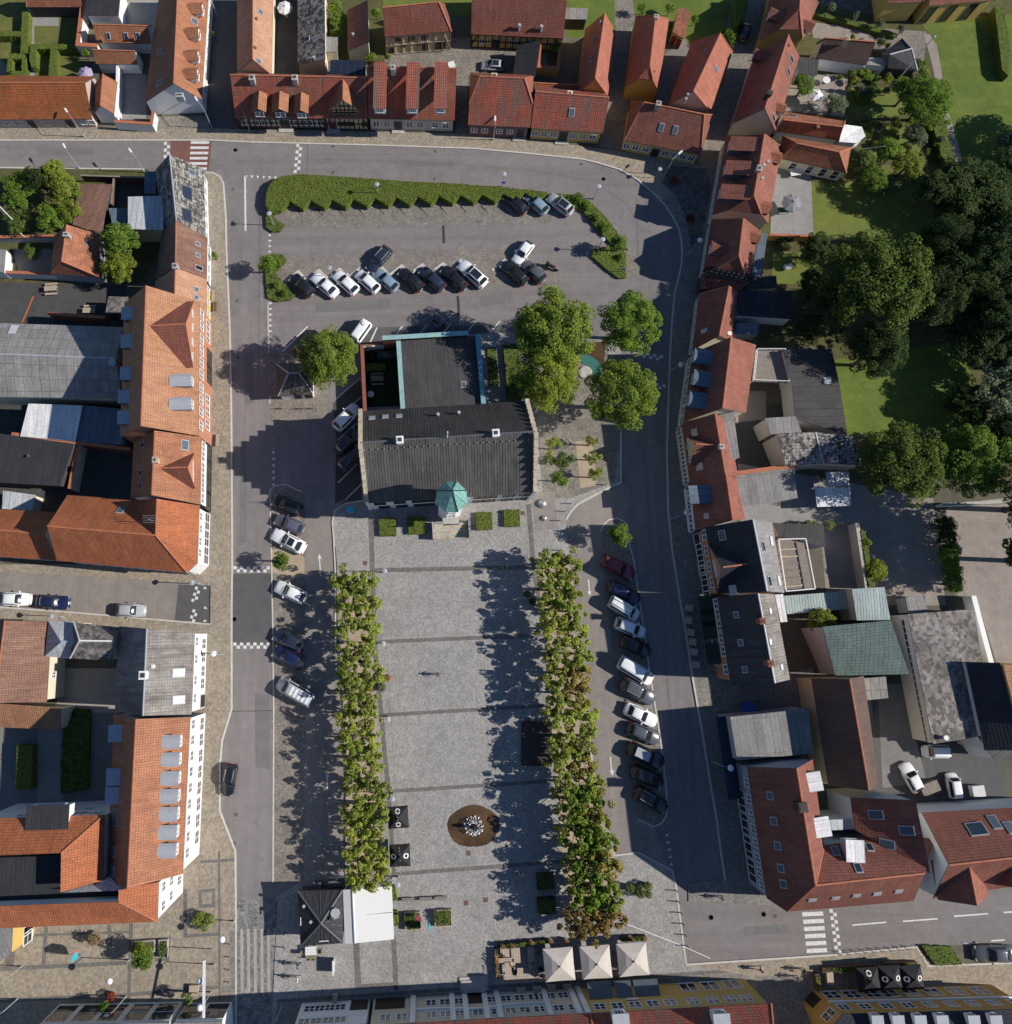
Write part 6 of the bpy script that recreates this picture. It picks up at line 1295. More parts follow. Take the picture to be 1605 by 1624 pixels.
house('metal_roof_shed', 'white polycarbonate canopy nearest the slate-roofed house', 'canopy', flat("1309.5,748 1346.6,748 1347,771 1311,771", 2.6), 'metal_sheet', 'trim_white', .3, walls=False); house('metal_roof_shed', 'larger white corrugated canopy over the tiled terrace', 'canopy', flat("1292,773 1349,773 1349,802 1296,804", 2.6), 'metal_white', 'trim_white', .3, walls=False)
bal = thing('roof_terrace', 'white-railed wooden roof terrace with furniture behind the orange-roofed house', 'terrace', G(1220, 585, 3.2)); bal.location.z = 0
q = P("1198,556 1242,556 1249,607 1193,605", 3.2); m_ = MB(); m_.prism([(p.x - bal.location.x, p.y - bal.location.y) for p in q], 2.9, 3.2); m_.build('deck', MAT['timber_grey'], bal)
for i in range(4):
    a_, b_ = q[i] - bal.location, q[(i+1) % 4] - bal.location
    for zz in (3.6, 4.1): MB().bar((a_.x, a_.y, zz), (b_.x, b_.y, zz), .07).build('rail', MAT['trim_white'], bal)
    for k in range(6): p = a_.lerp(b_, k/6); MB().bar((p.x, p.y, 0 if k == 0 else 3.1), (p.x, p.y, 4.1), .06).build('post', MAT['trim_white'], bal)
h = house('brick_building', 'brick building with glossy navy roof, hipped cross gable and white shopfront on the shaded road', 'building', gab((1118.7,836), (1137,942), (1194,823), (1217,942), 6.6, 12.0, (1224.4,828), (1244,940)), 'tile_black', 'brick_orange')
h.roof.data.materials.append(MAT['felt_and_sheen_grey'])  # grey on the east slope paints in the sheen of the glazed tiles
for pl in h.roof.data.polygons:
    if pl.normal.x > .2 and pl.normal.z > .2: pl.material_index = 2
a, b, f, d, ang = crossgable(h, (1124,862), (1139,941), (1143,900), (1188,894), 7.0, 10.6, 11.2, 'tile_black', 'brick_orange', base=5.5)
for t in (.38, .5, .62): add_window(h.root, a.lerp(b, t) + Vector((0, 0, 0.1)) + d * .02, ang, .7, .8)
for x, y, m_ in ((1146,849,'metal_blue'), (1163,936,'metal_sheet'), (1223,858,'metal_white'), (1235,921,'metal_white'), (1210,867,'glass'), (1220,922,'glass')): skylight(h, x, y, 1.2, 1.0, m_)
facade(h, (1118.7,836), (1137,942), 6.6, [(4.2, 1.3, 1.5, [.10, .34, .58, .82]), (.5, 3.6, 2.6, [.42, .8], 5, 1), (.3, 1.4, 2.5, [.12, .61], 1, 1)])
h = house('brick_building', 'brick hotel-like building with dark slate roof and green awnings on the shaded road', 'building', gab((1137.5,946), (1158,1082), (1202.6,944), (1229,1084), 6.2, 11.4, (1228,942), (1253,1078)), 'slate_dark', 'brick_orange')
h.roof.data.materials.append(MAT['slate_weather_and_sheen'])  # paler slate puts the sunlit sheen of the east slope into its colour
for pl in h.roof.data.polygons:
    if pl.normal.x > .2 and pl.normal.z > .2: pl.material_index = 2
for x, y in ((1168,975), (1175,1019), (1182,1062)): skylight(h, x, y, .8, .8, 'metal_blue')
for x, y in ((1221,969), (1221,1018), (1239,1058)): skylight(h, x, y, .7, .9, 'trim_white')
chimney(h, 1210, 985, .8, .6, .6, 'brick_red'); chimney(h, 1223, 1052, .8, .6, .6, 'brick_red')
a, b, d, n, ang = facade(h, (1137.5,946), (1158,1082), 6.2, [(3.9, 1.2, 1.5, [.08, .21, .35, .49, .65, .86], 2, 2), (.8, 1.5, 2.0, [.1, .3, .5, .75])])
for t in (.09, .24, .39, .64, .70):
    p = a.lerp(b, t) - n * .15 - h.loc; w = 2.2 if t < .6 else 1.9; aw = MB(); aw.add([(-w/2, 0, 3.3), (w/2, 0, 3.3), (w/2, 1.4, 2.6), (-w/2, 1.4, 2.6), (-w/2, 1.4, 2.4), (w/2, 1.4, 2.4)], [(0,3,2,1), (3,4,5,2)]); aw.build('awning', MAT['awning_green'], h.root, loc=p, rz=ang)
house('metal_roof_shed', 'white flat canopy strip on the back of the green-awning building', 'canopy', flat("1229,943 1242,942 1249,986 1238,987", 5.2), 'metal_white', 'wall_white', .05)
house('metal_roof_shed', 'ribbed pale green sheet roof between the brick building and the two-tone barn', 'shed', [V3("1243,945,3.2 1350,937,3.2 1353,965,2.9 1248,974,2.9")], 'metal_green', 'wall_grey', .1)
h = house('metal_roof_shed', 'pale grey-green metal-roofed store beside the big green roof', 'store', [V3("1351,934,5.2 1403,931,5.2 1412,983,4.6 1359,984,4.6")], 'metal_green', 'wall_sand_wall', .1)
house('green_roof_hall', 'broad hall with a dark green tiled roof', 'hall', [V3("1305,994,7.4 1413,984,7.4 1442,1069,4.6 1325,1072,4.6")], 'green_roof', 'wall_grey', .12)
h = house('warehouse', 'long brown-tiled barn running south from the green-roofed hall', 'barn', gab((1287,1076), (1314,1246), (1347,1072), (1378.5,1255), 5.2, 9.6, (1370,1072), (1394,1243)), 'tile_dkbrown', 'wall_straw', .15)
house('metal_roof_shed', 'yellow-stained corrugated lean-to under the green roof', 'shed', [V3("1365,1076,3.4 1405,1073,3.4 1409,1107,2.9 1371,1111,2.9")], 'eternit', 'wall_grey', .1)
h = house('flat_roof_hall', 'flat grey felt-roofed building with a white rim beside the corner building', 'hall', flat("1158,1137 1282,1124 1290,1195 1169,1206", 5.2), 'felt_and_sheen_grey', 'wall_grey', .08)
house('canopy', 'black glazed street canopy along the shaded road', 'canopy', flat("1135,1137 1157,1135 1176,1266 1155,1269", 3.2), 'solar', 'steel', .1, walls=False)
h = house('corner_building', 'big corner building with dark red roof and pale front at the south-east junction', 'building', [V3("1185,1216,6.4 1216,1424.6,6.4 1248,1446,6.4 1293.5,1404,12 1263.6,1218.5,12"), V3("1289,1204,6.8 1263.6,1218.5,12 1293.5,1404,12 1307,1341,9.0"),
   V3("1248,1446,6.4 1449,1429,6.4 1467,1385,11.4 1293.5,1404,12"), V3("1467,1385,11.4 1482,1330,7.5 1400,1325,7.0 1307,1341,9.0 1293.5,1404,12")], 'tile_red', 'wall_bluegrey', .15)
for x, y in ((1222,1262), (1228,1302), (1234,1341), (1239,1377), (1243,1402)): skylight(h, x, y, .9, .9, 'metal_blue')
for x, y in ((1288,1240), (1301,1312), (1356,1349)): dormer(h, x, y, 1.8, 1.9, 1.4, 'box', 'zinc', 'metal_white', 1.2)
for x, y in ((1288,1427), (1325,1424), (1358,1420), (1391,1417), (1425,1413)): skylight(h, x, y, .9, .7, 'metal_sheet')
for x, y in ((1325,1350), (1379,1344), (1361,1377)): skylight(h, x, y, .8, 1.1, 'glass')
chimney(h, 1274, 1281, 1.0, .9, .9, 'iron'); facade(h, (1185,1216), (1216,1424.6), 6.4, [(4.2, 1.0, 1.4, [.14, .27, .39, .50, .61, .72, .83, .93]), (.6, 2.8, 2.6, [.32, .5, .68, .86], 3, 1)])
house('flat_roof_annex', 'pale flat link roof between the corner building and its rear wing', 'annex', flat("1313,1300 1353,1299 1354,1315 1316,1317", 6.5), 'metal_sheet', 'wall_white', .05)
h = house('side_wing', 'dark brown-red rear wing with three roof windows behind the corner building', 'building', [V3("1349,1265,7.0 1452,1269,11.0 1476,1386,11.0 1380,1330,8.2 1355,1315,7.2")], 'tile_crimson', 'wall_lightgrey', .1)
for x, y in ((1389,1292), (1438,1317), (1407,1339)): skylight(h, x, y, 1.0, 1.6, 'metal_blue')
h = house('row_house', 'long red-roofed building with two pale-sided street gables on the right edge', 'building', gab((1480,1425), (1680,1395), (1476,1372.6), (1680,1352), 7.0, 11.5, (1462,1289), (1680,1277)), 'tile_red', 'wall_white')
crossgable(h, (1487,1425), (1566,1418), (1548,1431), (1536,1370), 7.4, 10.6, 10.6, 'tile_crimson', 'wall_lightgrey', base=6); crossgable(h, (1572,1400), (1650,1394), (1630,1408), (1620,1350), 7.4, 10.6, 10.6, 'tile_crimson', 'wall_lightgrey', base=6)
skylight(h, 1577, 1304, 1.0, 1.8); skylight(h, 1602, 1313, 1.0, 1.6); skylight(h, 1549, 1315, 2.0, 1.6, 'glass')
h = house('flat_roof_hall', 'long hall with lichen-brown felt roof and a strip of skylights down its west side', 'hall', flat("1439.6,974 1545,966 1575,1165 1480,1180", 5.0), 'felt_moss', 'wall_lightgrey', .08); chimney(h, 1500, 1170, .5, .2, .2, 'trim_white', True)
r = thing('skylight_strip', 'row of framed glass panels along the lichen-brown hall', 'skylight', G(1455, 1080, 0))
for i in range(18):
    t0, t1 = i / 18, (i + .9) / 18; f1 = lambda t, s: G(1431 + 40*t + s, 983 + 196*t, 3.6) - r.location
    q = [f1(t0, 0), f1(t1, 0), f1(t1, 9.5), f1(t0, 9.5)]; MB().prism([(p.x, p.y) for p in q], 3.35, 3.6).build('glass_panel', MAT['glass' if i < 5 else 'metal_blue'], r)
    MB().bar((q[0].x, q[0].y, 3.62), (q[3].x, q[3].y, 3.62), .1).build('frame_bar', MAT['trim_white'], r)
h = house('flat_roof_hall', 'tall navy-black roofed block on the right edge', 'hall', [V3("1532,1050,6 1586,1051,8 1622,1190,8 1562,1190,6")], 'tile_black', 'wall_lightgrey', .08); house('row_house', 'ochre building sliver at the right edge beside the navy-black block', 'building', flat("1591,1054 1660,1054 1680,1140 1615,1150", 8.4), 'tile_lichen', 'wall_yellow', .05)
h = house('white_building', 'small white house with grey felt roof by the yard on the right edge', 'house', [V3("1551,1168,5.6 1578,1206,5.6 1640,1206,5.0 1625,1182,5.0 1578,1165,5.6")], 'felt', 'wall_white', .08)
house('garden_shed', 'pale square shed at the north end of the lichen-brown hall', 'shed', flat("1436,947 1467,944 1472,971 1441,973", 2.8), 'felt_and_sheen_grey', 'wall_grey', .08)
wallrun('white concrete wall between the hall and the sunny drive', "1545,948 1572,1050", 2.2, .5, 'wall_white', 'trim_white'); wallrun('pale wall at the lower edge of the shaded wood', "1497,800 1600,795", 1.8, .3, 'wall_lightgrey', 'stone')
house('flat_roof_annex', 'grey ribbed flat roof with terrace frame behind the navy-roofed building', 'annex', flat("1226,829 1306,832 1309,868 1236,850", 3.4), 'felt', 'wall_lightgrey', .08)
bal = thing('pergola', 'white-framed timber terrace behind the navy-roofed brick building', 'pergola', G(1260, 895, 3)); bal.location.z = 0
q = P("1232,856 1275,855 1290,934 1244,938", 3.3); m_ = MB(); m_.prism([(p.x - bal.location.x, p.y - bal.location.y) for p in q], 2.9, 3.1); m_.build('deck', MAT['timber_grey'], bal)
for i in range(4):
    a_, b_ = q[i] - bal.location, q[(i+1) % 4] - bal.location; MB().bar((a_.x, a_.y, 3.9), (b_.x, b_.y, 3.9), .12).build('rail', MAT['trim_white'], bal)
for k in range(7):
    a_, b_ = q[0].lerp(q[3], k/7 + .05) - bal.location, q[1].lerp(q[2], k/7 + .05) - bal.location; MB().bar((a_.x, a_.y, 3.3), (a_.lerp(b_, .65).x, a_.lerp(b_, .65).y, 3.3), .16).build('timber_stack' if k in (1, 2, 6) else 'rail', MAT['capstone' if k in (1, 2, 6) else 'timber_grey'], bal)
wallrun('tall concrete wall enclosing the small gravel yard', "1360,832 1375,930", 2.4, .4, 'wall_sand_wall', 'stone')
wallrun('yellow-brown garden wall below the terrace with the grey parasol', "1222,372 1290,374", 1.8, .2, 'wall_ochre')
# ------------------------------------------------------------------ town hall
TH_ = gab((583,798), (847,781.5), (569,702), (850,684), 7.2, 13.0, (573,652), (834,636))
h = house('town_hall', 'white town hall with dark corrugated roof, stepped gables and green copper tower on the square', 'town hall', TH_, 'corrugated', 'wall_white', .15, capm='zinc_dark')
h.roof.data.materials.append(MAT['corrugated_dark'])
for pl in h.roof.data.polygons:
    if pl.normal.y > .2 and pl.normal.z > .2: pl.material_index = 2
facade(h, (583,798), (847,781.5), 7.2, [(4.3, 1.5, 1.9, [.07, .19, .30, .37, .68, .75, .86, .955], 2, 2, 'win_dark'), (.9, 1.5, 1.9, [.09, .20, .31, .37, .68, .75, .86, .955], 2, 2, 'win_dark')])
zr_ = 13.0
for (e, r_, b_) in (((583,798), (569,702), (573,652)), ((847,781.5), (850,684), (834,636))):
    e, r_, b_ = TH_[0][0 if e[0] < 600 else 1], TH_[0][3 if e[0] < 600 else 2], (TH_[1][1] if e[0] < 600 else TH_[1][0]); d = (b_ - e); d.z = 0; W_ = d.length; d.normalize(); n = 15
    out = -1 if e.x < -5 else 1; nn = Vector((d.y, -d.x, 0)) * (1 if Vector((d.y, -d.x, 0)).x * out > 0 else -1)
    for i in range(n):
        t = (i + .5) / n; zz = 7.2 + (zr_ - 7.2) * (1 - abs(t * 2 - 1)) + .75; c = e.lerp(b_, t); c = Vector((c.x, c.y, 0)) + nn * .06 - h.loc; c.z = 0
        o = MB().obox(c, d, W_ / n / 2 - .001, .20, 6.4 if 0 else zz - 3.4, zz - .12).build('gable_step', MAT['wall_white'], h.root)
        MB().obox(c, d, W_ / n / 2 + .03, .25, zz - .12, zz + .02 + .002 * (i % 2)).build('capstone', MAT['capstone'], o)
    c = e.lerp(b_, .5); c = Vector((c.x, c.y, 0)) - h.loc - nn * .0; MB().obox(c, d, W_ / 2 - .05, .22, 0, 7.3).build('gable_wall', MAT['wall_white'], h.root)
for x, y in ((634,697), (786.5,686)): chimney(h, x, y, 1.0, .75, .75, 'trim_white')
for x in ((590,663), (611,661), (633,660)): skylight(h, x[0], x[1], .8, .8, 'metal_sheet')
for x in ((695,657), (728,654)): chimney(h, x[0], x[1], .9, .14, .14, 'zinc', True)
p0 = hit(h, 709, 694)[0]; MB().bar((p0.x - h.loc.x, p0.y - h.loc.y, p0.z - .3), (p0.x - h.loc.x, p0.y - h.loc.y, p0.z + 3.2), .14, n=8).build('mast', MAT['trim_white'], h.root)
for i in range(26):
    q, n_ = hit(h, 578 + i * 10.4, 714 - i * .65); q = q - h.loc; MB().box(q.x - .07, q.y - .07, q.z - .05, q.x + .07, q.y + .07, q.z + .22).build('snow_hook', MAT['steel'], h.root)
tc = G(716, 788, 12.5); tc = Vector((tc.x, tc.y, 0)) - h.loc; R8 = 1.72
def octo(r, z, k=8, ph=math.pi / 8): return [(tc.x + r * math.cos(ph + i * math.pi / 4), tc.y + r * math.sin(ph + i * math.pi / 4), z) for i in range(k)]
tw = MB(); tw.add(octo(R8 * .9, 0) + octo(R8 * .9, 12.5), [(i, (i+1) % 8, (i+1) % 8 + 8, i + 8) for i in range(8)]); tw.build('tower', MAT['wall_white'], h.root)
rf = MB(); lv = [(R8 * 1.12, 12.4), (R8 * 1.12, 12.6), (R8 * .98, 13.2), (R8 * .72, 14.3), (R8 * .34, 15.7), (.10, 16.9)]; vs = []
for r_, z in lv: vs += octo(r_, z)
rf.add(vs, [(j*8 + i, j*8 + (i+1) % 8, (j+1)*8 + (i+1) % 8, (j+1)*8 + i) for j in range(5) for i in range(8)] + [tuple(range(7, -1, -1)), tuple(range(40, 48))]); ro = rf.build('tower_roof', MAT['copper'], h.root)
for i in range(8):
    b_ = MB()
    for j in range(1, 5): b_.bar(octo(lv[j][0], lv[j][1] + .03)[i], octo(lv[j+1][0], lv[j+1][1] + .03)[i], .10, .08)
    b_.build('hip_seam', MAT['bronze' if i % 3 == 0 else 'copper_trim'], ro)
MB().lathe((tc.x, tc.y, 16.8), [(.06, 0), (.14, .3), (.05, .6), (.02, 1.6)], 8).build('spire', MAT['bronze'], h.root)
front = Vector((0.06, -1, 0)).normalized(); ang = math.atan2(front.y, front.x) - math.pi / 2; pf = tc + h.loc + front * R8 * .835
add_door(h.root, Vector((pf.x, pf.y, 1.0)), ang, 1.3, 2.4); add_window(h.root, Vector((pf.x, pf.y, 5.2)), ang, 1.1, 1.8, 2, 3); add_window(h.root, Vector((pf.x, pf.y, 8.2)), ang, .8, 1.0)
bp = pf - h.loc; MB().obox((bp.x + front.x*.5, bp.y + front.y*.5), front, .5, 1.0, 4.6, 4.8).build('balcony', MAT['stone'], h.root)
for s_ in (-1, 1):
    a_ = Vector((bp.x, bp.y, 0)) + front * 1.0 + Vector((-front.y, front.x, 0)) * s_ * 1.0; b2 = Vector((bp.x, bp.y, 0)) + front * 1.0 - Vector((-front.y, front.x, 0)) * s_ * 1.0
    MB().bar((a_.x, a_.y, 5.5 + s_*.2), (b2.x, b2.y, 5.5 + s_*.2), .06).build('balcony_rail', MAT['black_metal'], h.root)
for i in range(6): c = tc + front * (R8 * .8 + .55 + i * .30); MB().obox((c.x, c.y), front, .165, 2.1 + i * .04, .1, 1.05 - i * .16).build('step', MAT['capstone' if i % 2 else 'stone'], h.root)
for s_ in (-1, 1): c = tc + front * (R8 * .8 + 1.2) + Vector((-front.y, front.x, 0)) * s_ * 2.25; MB().obox((c.x, c.y), front, 1.1, .08, .1, 1.4).build('step_parapet', MAT['black_metal' if s_ > 0 else 'stone'], h.root)
# annex north of the hall
h = house('hall_annex', 'flat felt-roofed annex edged in green copper behind the town hall', 'annex', flat("634,541 760,532 768,640 638,650", 4.6), 'felt', 'brick_red', .05, cap=False)
for pts, m_ in (("607,536 742,528", 'copper_trim'), ("757,530 767,640", 'copper_blue'), ("632,541 639,650", 'copper_trim')):
    q = P(pts, 5.1); a_, b_ = q[0] - h.loc, q[1] - h.loc; d = (b_ - a_).normalized(); mid = (a_ + b_) / 2; L_ = (b_ - a_).length / 2
    MB().obox(mid, d, L_, .17, 0, 4.98).build('parapet', MAT['brick_red'], h.root); MB().obox(mid, d, L_ + .04, .30, 4.98, 5.14).build('copper_coping', MAT[m_], h.root)
for i in range(3): skylight(h, 735, 610 + i, .7 - i*.0, .9, 'metal_blue') if i == 0 else None
wallrun('red brick courtyard wall with white inner face west of the annex', "609,543 574,546 579,655", 2.6, .35, 'brick_red', 'brick_red')
sheet('courtyard_turf', "578,550 632,546 638,644 582,646", .107, 'turf')
wallrun('short white wall of the annex courtyard', "578,549 608,547", 2.2, .2, 'wall_white', 'trim_white')
# toilet pavilion, kiosk and canvas hall
h = house('pavilion', 'small white pavilion with dark hipped tile roof beside the round tree', 'pavilion', gab((441,628), (497,625), (458,592), (474,591), 2.8, 4.6, (438,577), (495,575)), 'corrugated', 'wall_white', .2); facade(h, (441,628), (497,625), 2.8, [(.2, 1.0, 1.9, [.52, .82], 1, 1, 'shutter')])
KP = [V3("472,1413,3.3 476.5,1500.5,3.3 509,1464.5,4.8"), V3("476.5,1500.5,3.3 544,1496,3.3 509,1464.5,4.8"), V3("544,1496,3.3 543,1411.5,3.3 509,1464.5,4.8"), V3("543,1411.5,3.3 472,1413,3.3 509,1464.5,4.8")]
h = house('kiosk', 'square kiosk with black standing-seam pyramid roof joined to the white canvas hall', 'kiosk', KP, 'felt_black', 'wall_dark', .25, capm='zinc_dark'); chimney(h, 532, 1448, .5, .38, .38, 'zinc', True); chimney(h, 525, 1457, .3, .15, .15, 'iron', True); chimney(h, 493, 1462, .2, .12, .12, 'zinc', True); chimney(h, 482, 1437, .2, .12, .12, 'zinc', True)
for a_, b_ in (((477,1455), (477,1468)), ((506,1493), (521,1492))):
    p, q = G(*a_, 3.7) - h.loc, G(*b_, 3.7) - h.loc; MB().bar(p, q, .08).build('roof_hatch_rail', MAT['trim_white'], h.root)
for t in range(1, 6):
    for k in (1, 3):
        P4 = KP[k]; s0 = P4[0].lerp(P4[1], t / 6); s1 = P4[2].lerp(s0, .25 + abs(t - 3) * .22); MB().bar(s0 - h.loc + Vector((0, 0, .03)), s1 - h.loc + Vector((0, 0, .03)), .05, .07).build('seam', MAT['zinc_dark'], h.root)
    P4 = KP[2]; s0 = P4[0].lerp(P4[1], t / 6); s1 = P4[2].lerp(s0, .25 + abs(t - 3) * .22); MB().bar(s0 - h.loc + Vector((0, 0, .03)), s1 - h.loc + Vector((0, 0, .03)), .05, .07).build('seam', MAT['zinc_dark'], h.root)
h = house('canvas_hall', 'open white canvas serving hall attached to the black-roofed kiosk', 'canvas hall', [V3("544,1411.5,3.2 559,1410,3.5 563,1496,3.5 547,1497,3.2"), V3("559,1410,3.5 621.5,1405.6,3.1 625,1489.6,3.1 563,1496,3.5")], 'canvas_white', 'canvas_white', .2, walls=False, rt=.06, capm='canvas_white')
for x, y in ((546,1415), (620,1409), (623,1487), (549,1494), (584,1408), (586,1491)):
    p = G(x, y, 3.0) - h.loc; MB().bar((p.x, p.y, .1), (p.x, p.y, 3.05), .1).build('post', MAT['trim_white'], h.root)
p, q = G(560, 1453, 3.5) - h.loc, G(623, 1447, 3.2) - h.loc; MB().bar((p.x, p.y, 3.42), (q.x, q.y, 3.20), .05).build('canvas_seam', MAT['zinc'], h.root)
# ------------------------------------------------------------------ trees and planting
ORD = ['first', 'second', 'third', 'fourth', 'fifth', 'sixth', 'seventh', 'eighth', 'ninth', 'tenth', 'eleventh', 'twelfth', 'thirteenth', 'fourteenth', 'fifteenth', 'sixteenth', 'seventeenth', 'eighteenth', 'nineteenth', 'twentieth']
G1 = 'clipped plane trees in the double row west of the square'; G2 = 'clipped plane trees in the double row east of the square'
for col, x0, x1, nm in ((0, 549, 568, 'outer'), (1, 577, 597, 'inner')):
    for i in range(14):
        t = i / 13; x = x0 + (x1 - x0) * t + random.uniform(-3, 3); y = 925 + 463 * t + random.uniform(-4, 4)
        if (col, i) in ((1, 9),): x += 6
        tree(f"clipped plane tree, {ORD[i]} from north in the {nm} line west of the square", x, y, 25 + random.uniform(-3, 2.5), 6.2, 'leaf_plane', 'plane', G1, trunk=.12)
for col, x0, x1, nm in ((0, 868, 898, 'inner'), (1, 900, 930, 'outer')):
    for i in range(11):
        t = i / 10; x = x0 + (x1 - x0) * t + random.uniform(-3, 3); y = 897 + 345 * t + random.uniform(-4, 4)
        tree(f"{'browning' if col and i > 3 else 'green'} plane tree, {ORD[i]} from north in the {nm} line east of the square", x, y, 27 + random.uniform(-3, 2.5), 6.2, 'leaf_brown' if col and i in (5, 6, 9) else 'leaf_plane', 'plane', G2, trunk=.12)
for nm, xs, lf in (('left', (906, 911, 918, 921), 'leaf_lime'), ('right', (944, 953, 958, 957), 'leaf_brown'), ('middle', (925, 932, 938, 940), 'leaf_mid')):
    for i, x in enumerate(xs): tree(f"dense plane tree, {ORD[i]} down the {nm} file at the south-east end", x + random.uniform(-2, 2), 1275 + i * 47, 31, 6.8, 'leaf_brown' if (nm == 'right' and i in (0, 2)) else lf if nm != 'right' else 'leaf_lime', 'plane', G2, trunk=.14)
for i, (x, y) in enumerate(((914, 1462), (941, 1468), (966, 1456))): tree(f"{('leftmost', 'middle', 'rightmost')[i]} of three rust-brown trees above the taupe parasols", x, y, 29, 6.2, 'leaf_rust', 'plane', G2, trunk=.12)
tree('tall round lime tree, the largest beside the town hall', 879, 522, 66, 14, 'leaf_lime', 'big')
tree('yellow-leaved tree directly below the tall round lime', 868, 596, 56, 11.5, 'leaf_yellow', 'big')
tree('loose-crowned green tree in the north-east corner of the tree court', 997, 512, 54, 10.5, 'leaf_mid', 'big')
tree('broad green tree overhanging the shaded road by the water table', 986, 626, 60, 11.5, 'leaf_lime', 'big')
tree('dense round tree beside the little white pavilion', 519, 565, 51, 10.5, 'leaf_lime', 'big')
tree('small round street tree on the narrow west parking island', 448, 888, 18, 4.6, 'leaf_mid', 'small'); tree('small round street tree in the teardrop parking island', 983, 847, 22, 5.4, 'leaf_mid', 'small')
tree('small tree on the corner bed at the car park entrance', 424, 420, 19, 4.6, 'leaf_mid', 'small'); tree('small round tree at the east tip of the car park', 983, 387, 17, 4.4, 'leaf_mid', 'small')
for i, (x, y, r, l) in enumerate(((877, 706, 18, 'leaf_plane'), (892, 728, 20, 'leaf_box'), (885, 758, 20, 'leaf_mid'), (938, 700, 12, 'leaf_plane'), (940, 724, 16, 'leaf_plane'), (942, 752, 17, 'leaf_plane'), (868, 730, 12, 'leaf_box'))):
    tree(f"{('bright green young tree nearest the town hall gable','dark small tree in the middle of the tree court','mid-green young tree at the south end beside the hall gable','thin young tree at the top of the sanded bed','young tree in the middle of the sanded bed','ragged young tree at the bottom of the sanded bed','low dark bush against the town hall gable')[i]}", x, y, r, 4.2, l, 'sparse', trunk=.09)
for i, (x, y, r, h_, l, lab) in enumerate(((103, 305, 30, 7, 'leaf_hedge', 'tall yellow-green conifer hedge tree nearest the carport'), (80, 345, 26, 6, 'leaf_mid', 'rounded green tree behind the terracotta house'), (30, 300, 34, 6, 'leaf_mid', 'bushy tree by the street in the far left garden'), (60, 285, 24, 7, 'leaf_dark', 'dark tree between the two bright garden trees'),
    (88, 275, 22, 7, 'leaf_hedge', 'bright top of the hedge row near the street fence'), (110, 335, 20, 6, 'leaf_hedge', 'lower end of the bright hedge row by the carport'), (192, 385, 34, 7.5, 'leaf_mid', 'spiky green tree behind the brown-tiled row house'), (188, 425, 28, 6, 'leaf_hedge', 'bright yellow-green tree beside the terracotta house'),
    (28, 350, 26, 4, 'leaf_box', 'grey-green shrubbery in the far left garden'), (50, 400, 16, 3, 'leaf_box', 'bush behind the grey garden wall on the left'))):
    tree(lab, x, y, r, h_, l, 'mid')
